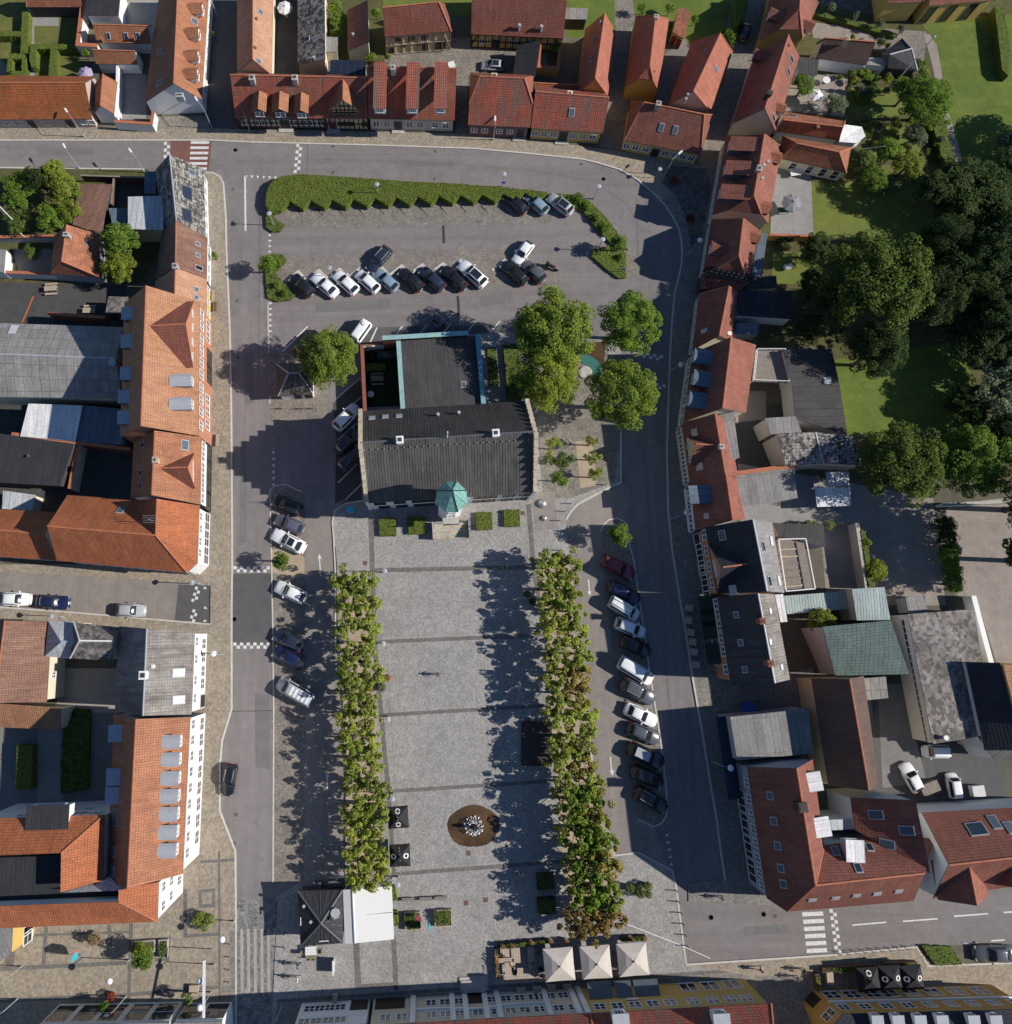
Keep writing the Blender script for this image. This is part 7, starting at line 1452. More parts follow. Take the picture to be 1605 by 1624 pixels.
# east garden trees
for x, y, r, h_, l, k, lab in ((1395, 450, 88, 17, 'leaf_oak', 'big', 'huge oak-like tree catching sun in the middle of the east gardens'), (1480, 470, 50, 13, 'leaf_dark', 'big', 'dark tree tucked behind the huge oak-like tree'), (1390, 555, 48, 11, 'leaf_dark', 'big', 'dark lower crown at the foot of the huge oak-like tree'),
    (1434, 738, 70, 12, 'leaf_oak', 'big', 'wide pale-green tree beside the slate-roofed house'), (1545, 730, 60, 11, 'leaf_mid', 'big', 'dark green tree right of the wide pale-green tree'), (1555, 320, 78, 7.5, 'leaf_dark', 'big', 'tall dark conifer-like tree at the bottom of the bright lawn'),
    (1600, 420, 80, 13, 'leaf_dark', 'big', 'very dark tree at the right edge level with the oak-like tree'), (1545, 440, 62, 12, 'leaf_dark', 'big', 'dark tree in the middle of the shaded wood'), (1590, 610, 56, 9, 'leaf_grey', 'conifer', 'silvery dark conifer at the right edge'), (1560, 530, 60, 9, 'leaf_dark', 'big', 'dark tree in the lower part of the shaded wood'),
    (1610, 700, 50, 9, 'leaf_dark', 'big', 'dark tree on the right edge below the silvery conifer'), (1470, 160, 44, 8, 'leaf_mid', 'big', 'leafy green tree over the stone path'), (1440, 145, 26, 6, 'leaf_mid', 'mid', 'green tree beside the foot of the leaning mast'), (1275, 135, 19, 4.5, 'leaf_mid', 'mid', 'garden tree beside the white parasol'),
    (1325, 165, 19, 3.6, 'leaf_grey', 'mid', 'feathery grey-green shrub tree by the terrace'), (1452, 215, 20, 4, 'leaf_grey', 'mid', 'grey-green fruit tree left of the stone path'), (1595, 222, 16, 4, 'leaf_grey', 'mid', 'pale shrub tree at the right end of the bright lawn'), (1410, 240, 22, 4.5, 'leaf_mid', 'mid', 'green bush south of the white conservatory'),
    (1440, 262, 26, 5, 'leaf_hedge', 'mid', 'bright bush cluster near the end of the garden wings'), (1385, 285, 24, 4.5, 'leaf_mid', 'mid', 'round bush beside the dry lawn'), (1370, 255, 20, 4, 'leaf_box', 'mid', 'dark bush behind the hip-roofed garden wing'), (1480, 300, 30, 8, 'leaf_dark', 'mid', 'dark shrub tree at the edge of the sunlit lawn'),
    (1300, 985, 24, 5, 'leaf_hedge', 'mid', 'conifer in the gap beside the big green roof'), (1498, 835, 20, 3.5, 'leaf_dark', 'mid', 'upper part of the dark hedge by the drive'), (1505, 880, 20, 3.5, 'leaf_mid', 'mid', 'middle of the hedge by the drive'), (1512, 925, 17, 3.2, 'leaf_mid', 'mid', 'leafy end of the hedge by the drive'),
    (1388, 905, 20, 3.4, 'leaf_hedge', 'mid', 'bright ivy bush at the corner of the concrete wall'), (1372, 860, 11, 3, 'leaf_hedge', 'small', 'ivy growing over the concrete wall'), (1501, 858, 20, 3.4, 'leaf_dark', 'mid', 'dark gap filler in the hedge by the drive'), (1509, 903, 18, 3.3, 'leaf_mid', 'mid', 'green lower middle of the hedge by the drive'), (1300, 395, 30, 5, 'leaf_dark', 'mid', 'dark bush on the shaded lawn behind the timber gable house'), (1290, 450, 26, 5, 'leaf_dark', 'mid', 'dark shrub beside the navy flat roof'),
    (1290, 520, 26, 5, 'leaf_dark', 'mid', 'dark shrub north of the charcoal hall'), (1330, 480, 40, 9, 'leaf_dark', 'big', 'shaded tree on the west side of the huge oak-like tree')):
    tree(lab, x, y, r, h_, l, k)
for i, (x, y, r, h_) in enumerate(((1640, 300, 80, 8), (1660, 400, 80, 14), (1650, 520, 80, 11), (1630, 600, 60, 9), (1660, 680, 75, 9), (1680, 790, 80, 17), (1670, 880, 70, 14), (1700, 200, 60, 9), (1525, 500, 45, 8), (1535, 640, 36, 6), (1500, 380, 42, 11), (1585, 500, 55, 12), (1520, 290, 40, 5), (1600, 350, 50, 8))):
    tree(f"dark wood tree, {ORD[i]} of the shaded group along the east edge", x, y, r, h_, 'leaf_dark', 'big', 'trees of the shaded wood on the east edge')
GS = 'shrubs in the east gardens'
areas = [(1330, 112, 1440, 138, 20), (1345, 142, 1410, 165, 12), (1360, 185, 1485, 255, 20), (1350, 285, 1480, 302, 9), (1500, 180, 1512, 240, 0), (1490, 60, 1500, 150, 0), (1470, 130, 1505, 275, 16), (1225, 375, 1300, 385, 6), (1230, 440, 1340, 560, 16), (1265, 200, 1275, 205, 0), (1265, 830, 1345, 834, 7), (1350, 60, 1440, 75, 5), (1440, 85, 1468, 122, 10), (1500, 690, 1600, 780, 5)]
AN = ['in the beds south of the slatted shed', 'above the dining garden lawn', 'behind the white conservatory', 'along the top of the dry lawn', '', '', 'between the stone path and bushes', 'on the shaded lawn by the timber gable', 'in the deep shade by the navy roof', '', 'along the tiled terrace wall', 'under the clipped garden trees', 'beside the leaning mast', 'under the trees above the sunny drive']
for (x0, y0, x1, y1, n), an in zip(areas, AN):
    for i, x in enumerate(sorted(random.uniform(x0, x1) for _ in range(n))):
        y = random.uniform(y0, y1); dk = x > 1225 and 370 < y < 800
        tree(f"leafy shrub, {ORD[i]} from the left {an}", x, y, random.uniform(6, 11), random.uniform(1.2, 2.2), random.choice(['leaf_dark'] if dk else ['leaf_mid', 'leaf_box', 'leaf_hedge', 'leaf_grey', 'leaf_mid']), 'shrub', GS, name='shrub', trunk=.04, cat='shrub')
for i, (x, y) in enumerate(((1318, 12), (1356, 25), (1396, 37), (1430, 47))): tree(f"small clipped round tree along the garden hedge, {ORD[i]} from the left", x, y, 9, 2.8, 'leaf_grey', 'shrub', 'clipped round trees along the garden hedge', trunk=.07)
for x, y, r, lab in ((540, 30, 22, 'leafy vine bush behind the grey workshop'), (532, 12, 16, 'green bush at the top edge behind the workshop'), (536, 52, 14, 'bush beside the small sandy roof'), (597, 20, 12, 'shrub left of the cream timber barn'), (588, 92, 12, 'shrub behind the navy flat-roofed shed'), (881, 73, 13, 'bright bush in the yellow-walled pen'),
                     (615, 90, 7, 'shrub at the foot of the cream barn'), (1018, 12, 11, 'oval clipped bush by the north path'), (1062, 14, 12, 'bush beside the pink-tiled shed'), (1102, 30, 10, 'shrub at the end of the bright north lawn'), (340, 55, 5, 'climbing plant on the white corner house'), (135, 84, 8, 'bush below the white garden wall'), (340, 405, 8, 'potted tree on the pavement by the brown-tiled house')):
    tree(lab, x, y, r, 2.6, 'leaf_mid', 'shrub', name='shrub', trunk=.05, cat='shrub')
tree('teardrop-shaped clipped green bush at the end of the peach-roofed wing', 1156, 58, 17, 3.5, 'leaf_mid', 'mid', name='shrub', cat='shrub')
# big saw-tooth hedge of the car park
hp = ["421,322 424,300 432,287 447,279 480,276 560,281 640,287 720,291 800,297 868,304 870,312"]
sx = 870; pts = ["421,322", "424,300", "432,287", "447,279", "480,276", "560,281", "640,287", "720,291", "800,297", "868,304"]
teeth = []
for i in range(13):
    x = 866 - i * 33.9; y = 304 + i * 1.2; teeth += [f"{x},{y}", f"{x-13},{y+13}"]
hedge('long yellow-green hedge with saw-tooth edge above the parking bays', ' '.join(pts + teeth[1:] + ["428,336"]), 1.3, 'leaf_hedge', 95, .16, rough=.10)
hedge('planted strip of low shrubs along the east kerb of the car park', "872,306 905,308 935,318 962,345 982,372 996,395 975,392 950,365 925,335 900,322", .5, 'leaf_hedge', 30, .2, rough=.15, name='planting_bed', cat='planting bed')
hedge('triangular grass-like bed below the small round tree', "942,394 965,390 993,400 993,440 982,441 960,425 938,405", .5, 'leaf_hedge', 34, .2, rough=.12, name='planting_bed', cat='planting bed')
hedge('small planting bed at the north-west car park corner', "421,336 430,338 440,350 452,356 444,366 432,367 422,360", .5, 'leaf_box', 34, .2, rough=.15, name='planting_bed', cat='planting bed')
hedge('planting bed with grasses at the south-west car park corner', "422,405 436,402 447,403 455,412 437,433 453,452 470,466 461,475 440,478 424,472 421,440", .4, 'leaf_box', 34, .2, rough=.18, name='planting_bed', cat='planting bed')
sheet('planter_island', "936,404 1000,392 1014,410 1013,436 1000,442 982,443 960,430 938,408", .05, 'cobble')
for x, y, r, lab in ((917, 313, 13, 'first mounded grass bush from the corner of the east strip'), (931, 326, 12, 'second mounded grass bush in the east strip'), (946, 345, 10, 'third mounded grass bush in the east strip'), (962, 360, 12, 'largest mounded grass bush beside the tip lamp'), (984, 408, 8, 'low bush beneath the small round tree at the tip'), (440, 452, 9, 'green mound in the south-west bed'), (452, 464, 8, 'second green mound in the south-west bed'), (442, 417, 8, 'russet bush beside the corner tree')):
    tree(lab, x, y, r, 1.5, 'leaf_mid', 'shrub', name='shrub', cat='shrub', trunk=.04)
for pts_, lab in (("35,17 45,17 43,84 32,84", 'tall clipped hedge running down beside the garden path'), ("-20,48 33,49 33,57 -20,57", 'clipped hedge crossing the left garden'), ("12,84 38,85 41,92 14,93", 'upper side of the square hedge box'), ("12,93 19,93 18,118 10,118", 'left side of the square hedge box'), ("12,112 40,112 40,121 8,121", 'lower side of the square hedge box'), ("34,92 41,92 41,112 34,112", 'right side of the square hedge box'),
                  ("47,69 122,70 122,77 47,77", 'long clipped hedge across the middle garden'), ("47,77 57,77 57,104 50,106 46,95", 'short hedge hanging down left of the middle garden'), ("80,77 90,77 90,127 76,127", 'thick clipped hedge in the middle garden beside the parasol')):
    hedge(lab, pts_, 1.5, 'leaf_hedge', 40, .15, group='clipped hedges of the top-left garden')
hedge('thick yellow-green box hedge in the south-west back garden', "26,1183 50,1183 49,1252 25,1252", 1.9, 'leaf_hedge', 45, .16); hedge('dark ivy bed in the south-west back garden', "100,1125 142,1125 140,1250 96,1258", .6, 'leaf_dark', 40, .26, rough=.22)
hedge('low box hedge beneath the clipped round trees', "1290,22 1420,58 1424,52 1294,15", .8, 'leaf_box', 30, .16); hedge('long hedge on the far right of the bright lawn', "1578,10 1592,10 1602,70 1600,120 1590,110", 1.6, 'leaf_hedge', 28, .18)
hedge('ragged hedge between stone path and back gardens', "1462,120 1472,118 1488,160 1500,195 1510,240 1520,272 1505,276 1490,235 1478,190 1466,150", 1.2, 'leaf_box', 26, .2, rough=.2); hedge('tall hedge west of the peach-roofed lane wing', "1167,-10 1190,-10 1182,25 1168,42", 2.2, 'leaf_mid', 30, .2)
hedge('low planting with seed heads at the south-east bay', "1462,1500 1510,1502 1527,1530 1485,1532", .5, 'leaf_box', 40, .2, rough=.2, name='planting_bed', cat='planting bed')
for pts_, lab in (("601,823 628,822 628,849 602,850", 'square clipped box bed furthest left under the town hall'), ("646,820 674,819 675,846 648,847", 'square clipped box bed just left of the tower steps'), ("755,813 780,812 781,839 756,840", 'square clipped box bed just right of the tower steps'), ("799,809 824,808 825,834 800,835", 'square clipped box bed furthest right under the town hall')):
    hedge(lab, pts_, .7, 'leaf_hedge', 70, .16, group='box beds in front of the town hall', z0=.1, rough=.14)
hedge('low ivy beds east of the annex', "772,552 786,551 792,610 778,612", .4, 'leaf_box', 45, .18, z0=.1); hedge('bed of shade plants in the annex courtyard', "580,577 611,576 611,586 580,587", .8, 'leaf_plane', 70, .2, z0=.1)
hedge('dark shrub bed between annex path and lime trees', "798,545 822,545 828,632 806,640", .8, 'leaf_dark', 30, .22, z0=.1)
# ------------------------------------------------------------------ cars
CP = 'cars parked in the north car park'; CW = 'cars parked in the west bays of the square'; CE = 'cars parked in the east bays of the square'; CH = 'cars parked beside the town hall'
for a in (('black hatchback beside the end of the saw-tooth hedge', 818, 322, 140, 'hatch', 'black', 3.9, None, CP), ('pale blue hatchback in the top row between black and silver cars', 850.5, 322, 139, 'hatch', 'blue', 4.0, None, CP), ('silver car with dark roof window in the top right bay', 888.5, 323.5, 143, 'suv', 'silver', 4.2, 'pano', CP),
    ('dark grey estate parked alone in the upper middle row', 600.8, 411, 230, 'estate', 'blueblack', 4.5, 'rails', CP), ('small silver-white hatchback alone at the right of the upper middle row', 829.5, 400, 233, 'hatch', 'carwhite', 3.8, None, CP), ('black hatchback first on the left in the lower middle row', 478.6, 452, 138, 'hatch', 'black', 4.0, None, CP),
    ('white saloon second from the left in the lower middle row', 515, 451.5, 139, 'sedan', 'carwhite', 4.5, None, CP), ('white hatchback third from the left in the lower middle row', 548.4, 447.5, 138, 'hatch', 'carwhite', 4.2, None, CP), ('white compact fourth from the left in the lower middle row', 583, 446, 138, 'mini', 'carwhite', 4.0, None, CP),
    ('silver-blue hatchback with chrome trim fifth from the left in the lower row', 612, 444, 140, 'hatch', 'blue', 4.0, None, CP), ('black compact sixth from the left in the lower middle row', 651.5, 443, 138, 'hatch', 'black', 4.1, None, CP), ('blue-black estate seventh in the lower middle row', 685.5, 442, 137, 'estate', 'blueblack', 4.3, None, CP),
    ('black estate just left of the white car with glass roof', 720, 440.5, 137, 'estate', 'black', 4.4, None, CP), ('large white car with black panoramic roof in the lower middle row', 749.5, 434, 139, 'suv', 'carwhite', 4.8, 'pano', CP), ('black estate in the pair beside the motorcycle', 816, 432, 140, 'estate', 'black', 4.4, None, CP), ('dark grey hatchback next to the motorcycle', 845.5, 429.5, 140, 'hatch', 'grey', 4.1, None, CP),
    ('white van with round roof vent beside the dense round tree', 568.5, 530, 234, 'van', 'carwhite', 4.3, 'vent', CH), ('dark car half hidden under the dense round tree', 487, 543, 50, 'estate', 'black', 4.2, None, CH), ('dark blue car behind the green copper parapet', 687, 519, 50, 'hatch', 'blueblack', 4.0, None, CH),
    ('white car parked nose to the town hall west gable', 549.5, 661, 46, 'suv', 'carwhite', 4.3, None, CH), ('dark blue car second beside the west gable, in shade', 551, 699, 46, 'hatch', 'blueblack', 4.0, None, CH), ('dark car third beside the west gable, in shade', 555, 727, 46, 'hatch', 'blueblack', 4.0, None, CH),
    ('black estate at the top of the west bays half in shade', 454.5, 801, 157, 'estate', 'black', 4.2, None, CW), ('grey-purple hatchback second in the west bays', 458.5, 831, 157, 'hatch', 'purple', 4.1, None, CW), ('long white saloon with black glass roof in the west bays', 457.5, 858, 153, 'sedan', 'carwhite', 4.8, 'pano', CW),
    ('white hatchback alone below the small island tree', 461, 939, 155, 'hatch', 'carwhite', 4.3, None, CW), ('dark blue-grey car above the navy one in the west bays', 456.5, 1015, 155, 'hatch', 'blueblack', 4.1, None, CW), ('navy blue car in the west bays', 457, 1042, 154, 'hatch', 'navy', 4.3, None, CW), ('silver van with ribbed roof in the west bays', 468, 1097, 150, 'van', 'silver', 5.0, 'ribs', CW),
    ('white hatchback at the left end of the side street', 25, 950, -1, 'hatch', 'carwhite', 3.9, None, 'cars parked in the side street'), ('navy car in the middle of the side street row', 83.5, 955, -3, 'sedan', 'navy', 4.3, None, 'cars parked in the side street'), ('silver car with dark roof parked alone in the side street', 207, 968, -2, 'hatch', 'silver', 3.8, None, 'cars parked in the side street'),
    ('black estate with chrome rails driving along the west road', 362.6, 1237, -100, 'estate', 'black', 3.8, 'rails', None),
    ('crimson estate at the top of the east bays', 981, 900, -27, 'estate', 'red', 4.5, None, CE), ('navy estate second in the east bays', 990.5, 940, -27, 'estate', 'navy', 4.4, None, CE), ('white van with ladder rails in the east bays', 990, 965, -31, 'van', 'carwhite', 4.1, 'ladder', CE), ('white-roofed compact below the ladder van', 999.5, 995.5, -22, 'mini', 'carwhite', 4.0, None, CE),
    ('black hatchback between two white cars in the east bays', 1008.5, 1025, -23, 'hatch', 'black', 4.0, None, CE), ('long white people carrier in the east bays', 1008.5, 1064, -31, 'van', 'carwhite', 4.7, None, CE), ('dark grey off-roader with roof rails in the east bays', 1012.5, 1097, -28, 'suv', 'grey', 4.6, 'rails', CE), ('white saloon below the dark grey off-roader', 1016.5, 1134, -25, 'sedan', 'carwhite', 4.3, None, CE),
    ('grey hatchback between white saloon and silver-roofed car', 1021.5, 1164, -22, 'hatch', 'grey', 4.1, None, CE), ('black off-roader with silver roof in the east bays', 1025, 1198.5, -25, 'suv', 'black', 4.7, 'silverroof', CE), ('black compact second from the bottom in the east bays', 1027.5, 1232, -22, 'mini', 'black', 4.1, None, CE), ('black estate with silver rails at the bottom of the east bays', 1033, 1268.5, -30, 'estate', 'black', 4.3, 'rails', CE),
    ('dark grey car parked by the kerb at the right edge', 1577, 1513, 179, 'sedan', 'grey', 4.7, None, None), ('white van reversing under the flat hall in the east yard', 1484, 1192, 180, 'van', 'carwhite', 3.1, None, 'vehicles in the east yard'), ('white car with black bonnet grille in the east yard', 1446, 1233, 118, 'suv', 'carwhite', 3.6, None, 'vehicles in the east yard'), ('white van in deep shade by the east yard fence', 1513, 1246, 100, 'van', 'carwhite', 2.9, None, 'vehicles in the east yard'),
    ('silver convertible with dark roof in the cobbled yard', 781.5, 103, 176, 'hatch', 'silver', 3.4, 'pano', None), ('black hatchback parked in the shaded cobbled lane', 1182, 49, 76, 'mini', 'black', 3.2, None, None)):
    car(a[0], a[1], a[2], a[3], a[4], a[5], a[6], a[7], a[8])
p = G(875.5, 423, .5); r = thing('motorcycle', 'red and black motorcycle in the last bay of the middle row', 'motorcycle', (p.x, p.y, 0), math.radians(-32))
for x in (-.7, .7):
    w = MB(); vs = [(x + .31*math.cos(a*math.pi/7), y, .31 + .31*math.sin(a*math.pi/7)) for y in (-.06, .06) for a in range(14)]; w.add(vs, [tuple(range(13, -1, -1)), tuple(range(14, 28))] + [(i, (i+1) % 14, (i+1) % 14 + 14, i + 14) for i in range(14)]); w.build('wheel', MAT['rubber'], r)
MB().box(-.35, -.14, .35, .45, .14, .75).box(.1, -.17, .72, .5, .17, .95).build('fuel_tank', MAT['paint_red'], r); MB().box(-.75, -.13, .72, .1, .13, .86).build('saddle', MAT['rubber'], r); MB().bar((.55, -.38, 1.02), (.55, .38, 1.02), .04).bar((.55, 0, 1.0), (.72, 0, .35), .07).build('handlebar', MAT['steel'], r); MB().box(-.95, -.2, .75, -.6, .2, 1.0).build('pannier', MAT['rubber'], r)
# ------------------------------------------------------------------ lamps, signs, poles
for x, y, ax, ay, lab in ((1090, 406, .7, .6, 'white dome street lamp on the bend opposite the timber-gabled house'), (1058.7, 595, .8, .3, 'white dome street lamp beside the shaded road and big trees'), (1063, 824, 1.1, .4, 'white dome street lamp outside the deep red roofed house'), (1128, 1207, 1.1, -.3, 'white dome street lamp beside the black street canopy'), (352, 1037, -.2, .1, 'white dome street lamp by the corner with the slate-roofed building'),
        (340, 1529, -.7, -.5, 'white dome lamp beside the plaza flower tubs'), (205.6, 1522, -1.0, -1.0, 'white dome lamp left of the plaza tree'), (35, 1532, -1.5, -.8, 'white dome lamp at the far left of the plaza'), (28, 1584, -1.4, -.8, 'white dome lamp in the lower left corner'), (200, 1580, -.9, -.8, 'white dome lamp below the plaza tree'), (372, 1460, -.6, -.9, 'white dome lamp at the edge of the rough cobble crossing'),
        (335, 1573, -.4, -.3, 'white dome lamp next to the white banner'), (446, 1598, -.8, -1.0, 'white dome lamp in front of the bottom white building')):
    lamp(lab, x, y, 4.0, (ax, ay))
for x, y, lab in ((434, 357, 'grey-hooded lamp at the north-west corner of the car park'), (527, 441, 'grey-hooded lamp between two white cars in the car park'), (728, 430, 'grey-hooded lamp left of the white car with glass roof'), (942, 315, 'grey-hooded lamp in the east planting strip'), (948, 397, 'grey-hooded lamp by the east tip of the car park'), (600, 312, 'grey-hooded lamp in the saw-tooth hedge, left'), (796, 296, 'grey-hooded lamp in the saw-tooth hedge, right'),
        (612, 908, 'grey lamp at the first paving band of the square'), (610, 1020, 'grey lamp at the second paving band of the square'), (617, 1136, 'grey lamp at the third paving band of the square'), (624, 1258, 'grey lamp at the fourth paving band of the square'), (632, 1390, 'grey lamp at the fifth paving band beside the canvas hall'), (316, 926, 'lamp at the mouth of the side street'), (100, 978, 'lamp on the south side of the side street')):
    lamp(lab, x, y, 3.9, (0, -.05), 'grey', 'grey lamps')
for x, y, ax, ay, lab in ((134, 217, -1.0, 1.4, 'street lamp with long white head outside the mossy terrace'), (345, 28, -.6, 1.2, 'street lamp with white head in the north-west lane'), (336, 203, -1.2, 1.8, 'tall street lamp at the corner of the white house'), (126, 267, -.5, .9, 'street lamp by the bright garden hedge'), (229, 273, -.6, .8, 'street lamp beside the small blue-black annex'), (396, 207, -.6, 1.3, 'slender lamp in front of the timber-framed terrace'),
        (1055, 276, .9, .8, 'slender lamp in front of the yellow corner house'), (782, 222, 0, .6, 'slender lamp in front of the brown brick house')):
    lamp(lab, x, y, 4.4, (ax, ay), 'long', 'slender street lamps')
sign('blue sign on a pole in the middle of the long hedge', 600, 305, 2.2, 'blue'); sign('blue sign on a pole near the right end of the long hedge', 797, 299, 2.2, 'blue'); sign('small blue sign on the triangular grass bed', 986, 432, 1.6, 'blue'); sign('round grey sign on the bare side of the north bend', 1040, 282, 2.6, 'grey')
def pole(label, x, y, x2, y2, h_, r_=.07, name='flagpole', cat='flagpole', m='trim_white'):
    p = G(x, y, 0); q = G(x2, y2, h_); r = thing(name, label, cat, (p.x, p.y, 0)); MB().bar((0, 0, 0), (q.x - p.x, q.y - p.y, h_), r_ * 2, n=8).build('pole', MAT[m], r); MB().lathe((q.x - p.x, q.y - p.y, h_), [(r_, 0), (r_ * 1.8, .1), (.01, .3)], 8).build('finial', MAT[m], r); return r
pole('tall grey flagpole standing among the east garden trees', 1407, 147, 1482, 58, 13.0, .09, m='wall_lightgrey'); pole('white flagpole in the far left garden', 36, 365, -4, 324, 8.5, .08); pole('white flagpole by the graffiti wall garden', 46, 383, 34, 371, 3, .05)
pole('thin white garden pole lying against the north-east shrubs', 1360, 237, 1402, 232, 5, .05, 'garden_pole', 'pole')
r = thing('street_banner', 'long narrow white banner hung high over the plaza edge', 'banner', G(325, 1523, 4.2)); r.location.z = 0
a_, b_ = G(324, 1523, 4.2) - r.location, G(323, 1622, 5.2) - r.location; bn = MB(); bn.bar(a_, b_, .32, .04); bn.build('cloth', MAT['canvas_white'], r); 
for q in (a_, b_): MB().bar((q.x, q.y, 0), (q.x, q.y, q.z + .1), .10, n=8).build('pole', MAT['steel'], r)
# string of bulbs along the west side of the square
r = thing('string_lights', 'string of small warm bulbs hung along the western edge of the square', 'string lights', G(620, 1200, 4)); r.location.z = 0; pts = []
for i in range(76): y = 1022 + i * 4.9; pts.append(G(613 + (y - 1022) * .062, y, 3.55) - r.location)
w = MB()
for i in range(0, 72, 6): w.bar(pts[i], pts[i + 4], .03)
w.build('cable', MAT['black_metal'], r); bl = MB()
for i, p in enumerate(pts):
    if i % 6 != 5 and i % 11 != 3: bl.lathe((p.x, p.y, p.z - .12), [(.02, .1), (.07, .04), (.05, 0)], 6)
o = bl.build('bulbs', MAT['capstone'], r); o['kind'] = 'stuff'
# ------------------------------------------------------------------ parasols
parasol('black square parasol with white ring emblems, upper of the pair beside the plane trees', 631, 1298, 33, 2.9, 'canvas_black', rz=4, group='black parasols with ring emblems', logo=(90, 270)); parasol('black square parasol with white ring emblems, lower of the pair beside the plane trees', 634, 1359, 33, 2.9, 'canvas_black', rz=3, group='black parasols with ring emblems', logo=(0, 180))
for i, (x, y) in enumerate(((888, 1533), (947, 1529.5), (1005.7, 1525))): parasol(f"{('left', 'middle', 'right')[i]} one of three large taupe square parasols at the cafe terrace", x, y, 48, 3.1, 'canvas_taupe', rz=4, group='large taupe parasols')
for i, (x, y) in enumerate(((1382, 1557), (1416.5, 1554), (1451, 1554))): parasol(f"{('left', 'middle', 'right')[i]} one of three black parasols with ring emblems in front of the ochre building", x, y, 35, 3.0, 'canvas_black', rz=4, group='black parasols at the ochre building', logo=((90,), (0, 180), (0, 180))[i])
parasol('small round lilac parasol over a table in the top-left garden', 133, 113, 25, 2.4, 'canvas_lilac', 8, drop=.5); parasol('white round parasol at the top edge beside the workshop', 451, 9, 25, 2.4, 'canvas_white', 8, drop=.4); parasol('white hexagonal parasol on the sunny garden terrace', 1296, 148, 24, 2.4, 'canvas_white', 6, drop=.4); parasol('grey octagonal parasol on the terrace behind the cream half-hipped house', 1258, 319, 32, 2.5, 'canvas_grey', 8, drop=.5)
# tents, tables and seats of the cafe on the square
GT = 'cafe tables on the fenced terrace'
for x, y, w_, l_, a, lab in ((802.5, 1511, .8, .9, 90, 'small square pale table at the top of the cafe terrace'), (820, 1515, .75, 1.6, 93, 'long pale table beside the small square one'), (842, 1513, .75, 1.6, 95, 'grey-brown slatted table in the middle of the cafe terrace'), (801, 1523, .5, 1.6, 3, 'low pale bench-like table left on the cafe terrace'), (806, 1537, .75, 1.6, 92, 'long pale table at the lower left of the cafe terrace'), (825, 1541, .7, .8, 90, 'small pale table at the bottom of the cafe terrace')):
    table(lab, x, y, w_, l_, a, 'timber_pale', group=GT)
for i, (x, y) in enumerate(((790, 1528), (813, 1527), (816, 1541), (840, 1530), (857, 1536), (858, 1548), (797, 1517), (849, 1508))): chair(f"{'pale' if i % 2 else 'dark'} chair {('left of the bench table', 'by the bench table end', 'right of the lower long table', 'below the slatted table', 'nearest the left taupe parasol', 'at the terrace bottom edge', 'left of the top small table', 'right of the slatted table')[i]}", x, y, 40 * i, 'timber_pale' if i % 2 else 'rubber', 'chairs on the cafe terrace')
planter('long green planter box closing the left side of the cafe terrace', "784,1505 790,1505 793,1551 787,1551", .7, 'flower_mix', group='cafe terrace planters'); planter('planter hedge along the top of the cafe terrace', "790,1497 872,1490 872,1496 790,1503", .7, 'leaf_box', group='cafe terrace planters'); planter('planter hedge above the right taupe parasol', "985,1487 1024,1484 1025,1491 986,1494", .7, 'leaf_box', group='cafe terrace planters')
for i, (x, y) in enumerate(((797, 1501), (812, 1500), (843, 1496), (873, 1494), (898, 1493), (1000, 1489), (1022, 1489))): potplant(f"conical flower basket on the cafe terrace hedge, {ORD[i]} from the left", x, y, 'cone', .9, 'flower_mix', group='conical flower baskets')
strip('terrace_edge', "795,1556 1030,1541", .6, .115, 'timber_pale', .02)
for pts_, lab in (("641,1448 666,1446 668,1474 643,1476", 'wooden planter box nearest the canvas hall'), ("688,1444 716,1442 717,1469 690,1471", 'wooden planter box right of the surf-style flag')): planter(lab, pts_, .6, 'flower_mix' if 0 else 'leaf_box', 'timber_pale')
for pts_, lab in (("850,1386 878,1384 879,1410 853,1412", 'dark planter box in tree shade, upper of two'), ("852,1425 880,1423 882,1449 855,1451", 'dark planter box in tree shade, lower of two')): planter(lab, pts_, .7, 'leaf_box')
for i, x in enumerate((647, 675, 699)): bench(f"grey timber bench on the square, {('left', 'middle', 'right')[i]} of three in a row", x, 1427 - i * 1.2, 1.5, 3, 'timber_grey', group='grey benches in a row')
hedge('narrow green plant box on the upper east side of the canvas hall', "622,1406 628,1406 629,1428 623,1429", 1.0, 'leaf_plane', 70, .2, z0=.1); hedge('narrow green plant box on the lower east side of the canvas hall', "624,1446 630,1446 631,1468 625,1469", 1.0, 'leaf_plane', 70, .2, z0=.1)
for x, y, rz_, m_, m2, lab in ((658, 1454, -25, 'pink_red', 'trim_white', 'red and white feather flag over the planter box'), (680, 1466, -65, 'turquoise', 'pink_red', 'turquoise and red feather flag between the planters'), (118, 1524, 80, 'turquoise', 'pink_red', 'turquoise and red feather flag on the plaza')):
    p = G(x, y, 2.2); r = thing('feather_flag', lab, 'flag', (p.x, p.y, .1), math.radians(rz_), 'feather flags'); MB().lathe((0, 0, 0), [(.25, 0), (.25, .05), (.03, .06), (.02, 3.0)], 8).build('pole', MAT['steel'], r)
    MB().add([(0, 0, 1.0), (.1, .0, 3.0), (.5, .05, 3.15), (.9, .1, 2.8), (.75, .1, 1.3)], [(0, 1, 2, 3, 4)]).build('cloth', MAT[m_], r); MB().add([(.9, .1, 2.8), (.75, .1, 1.3), (1.0, .14, 1.6), (1.1, .14, 2.5)], [(0, 1, 2, 3)]).build('cloth_edge', MAT[m2], r)
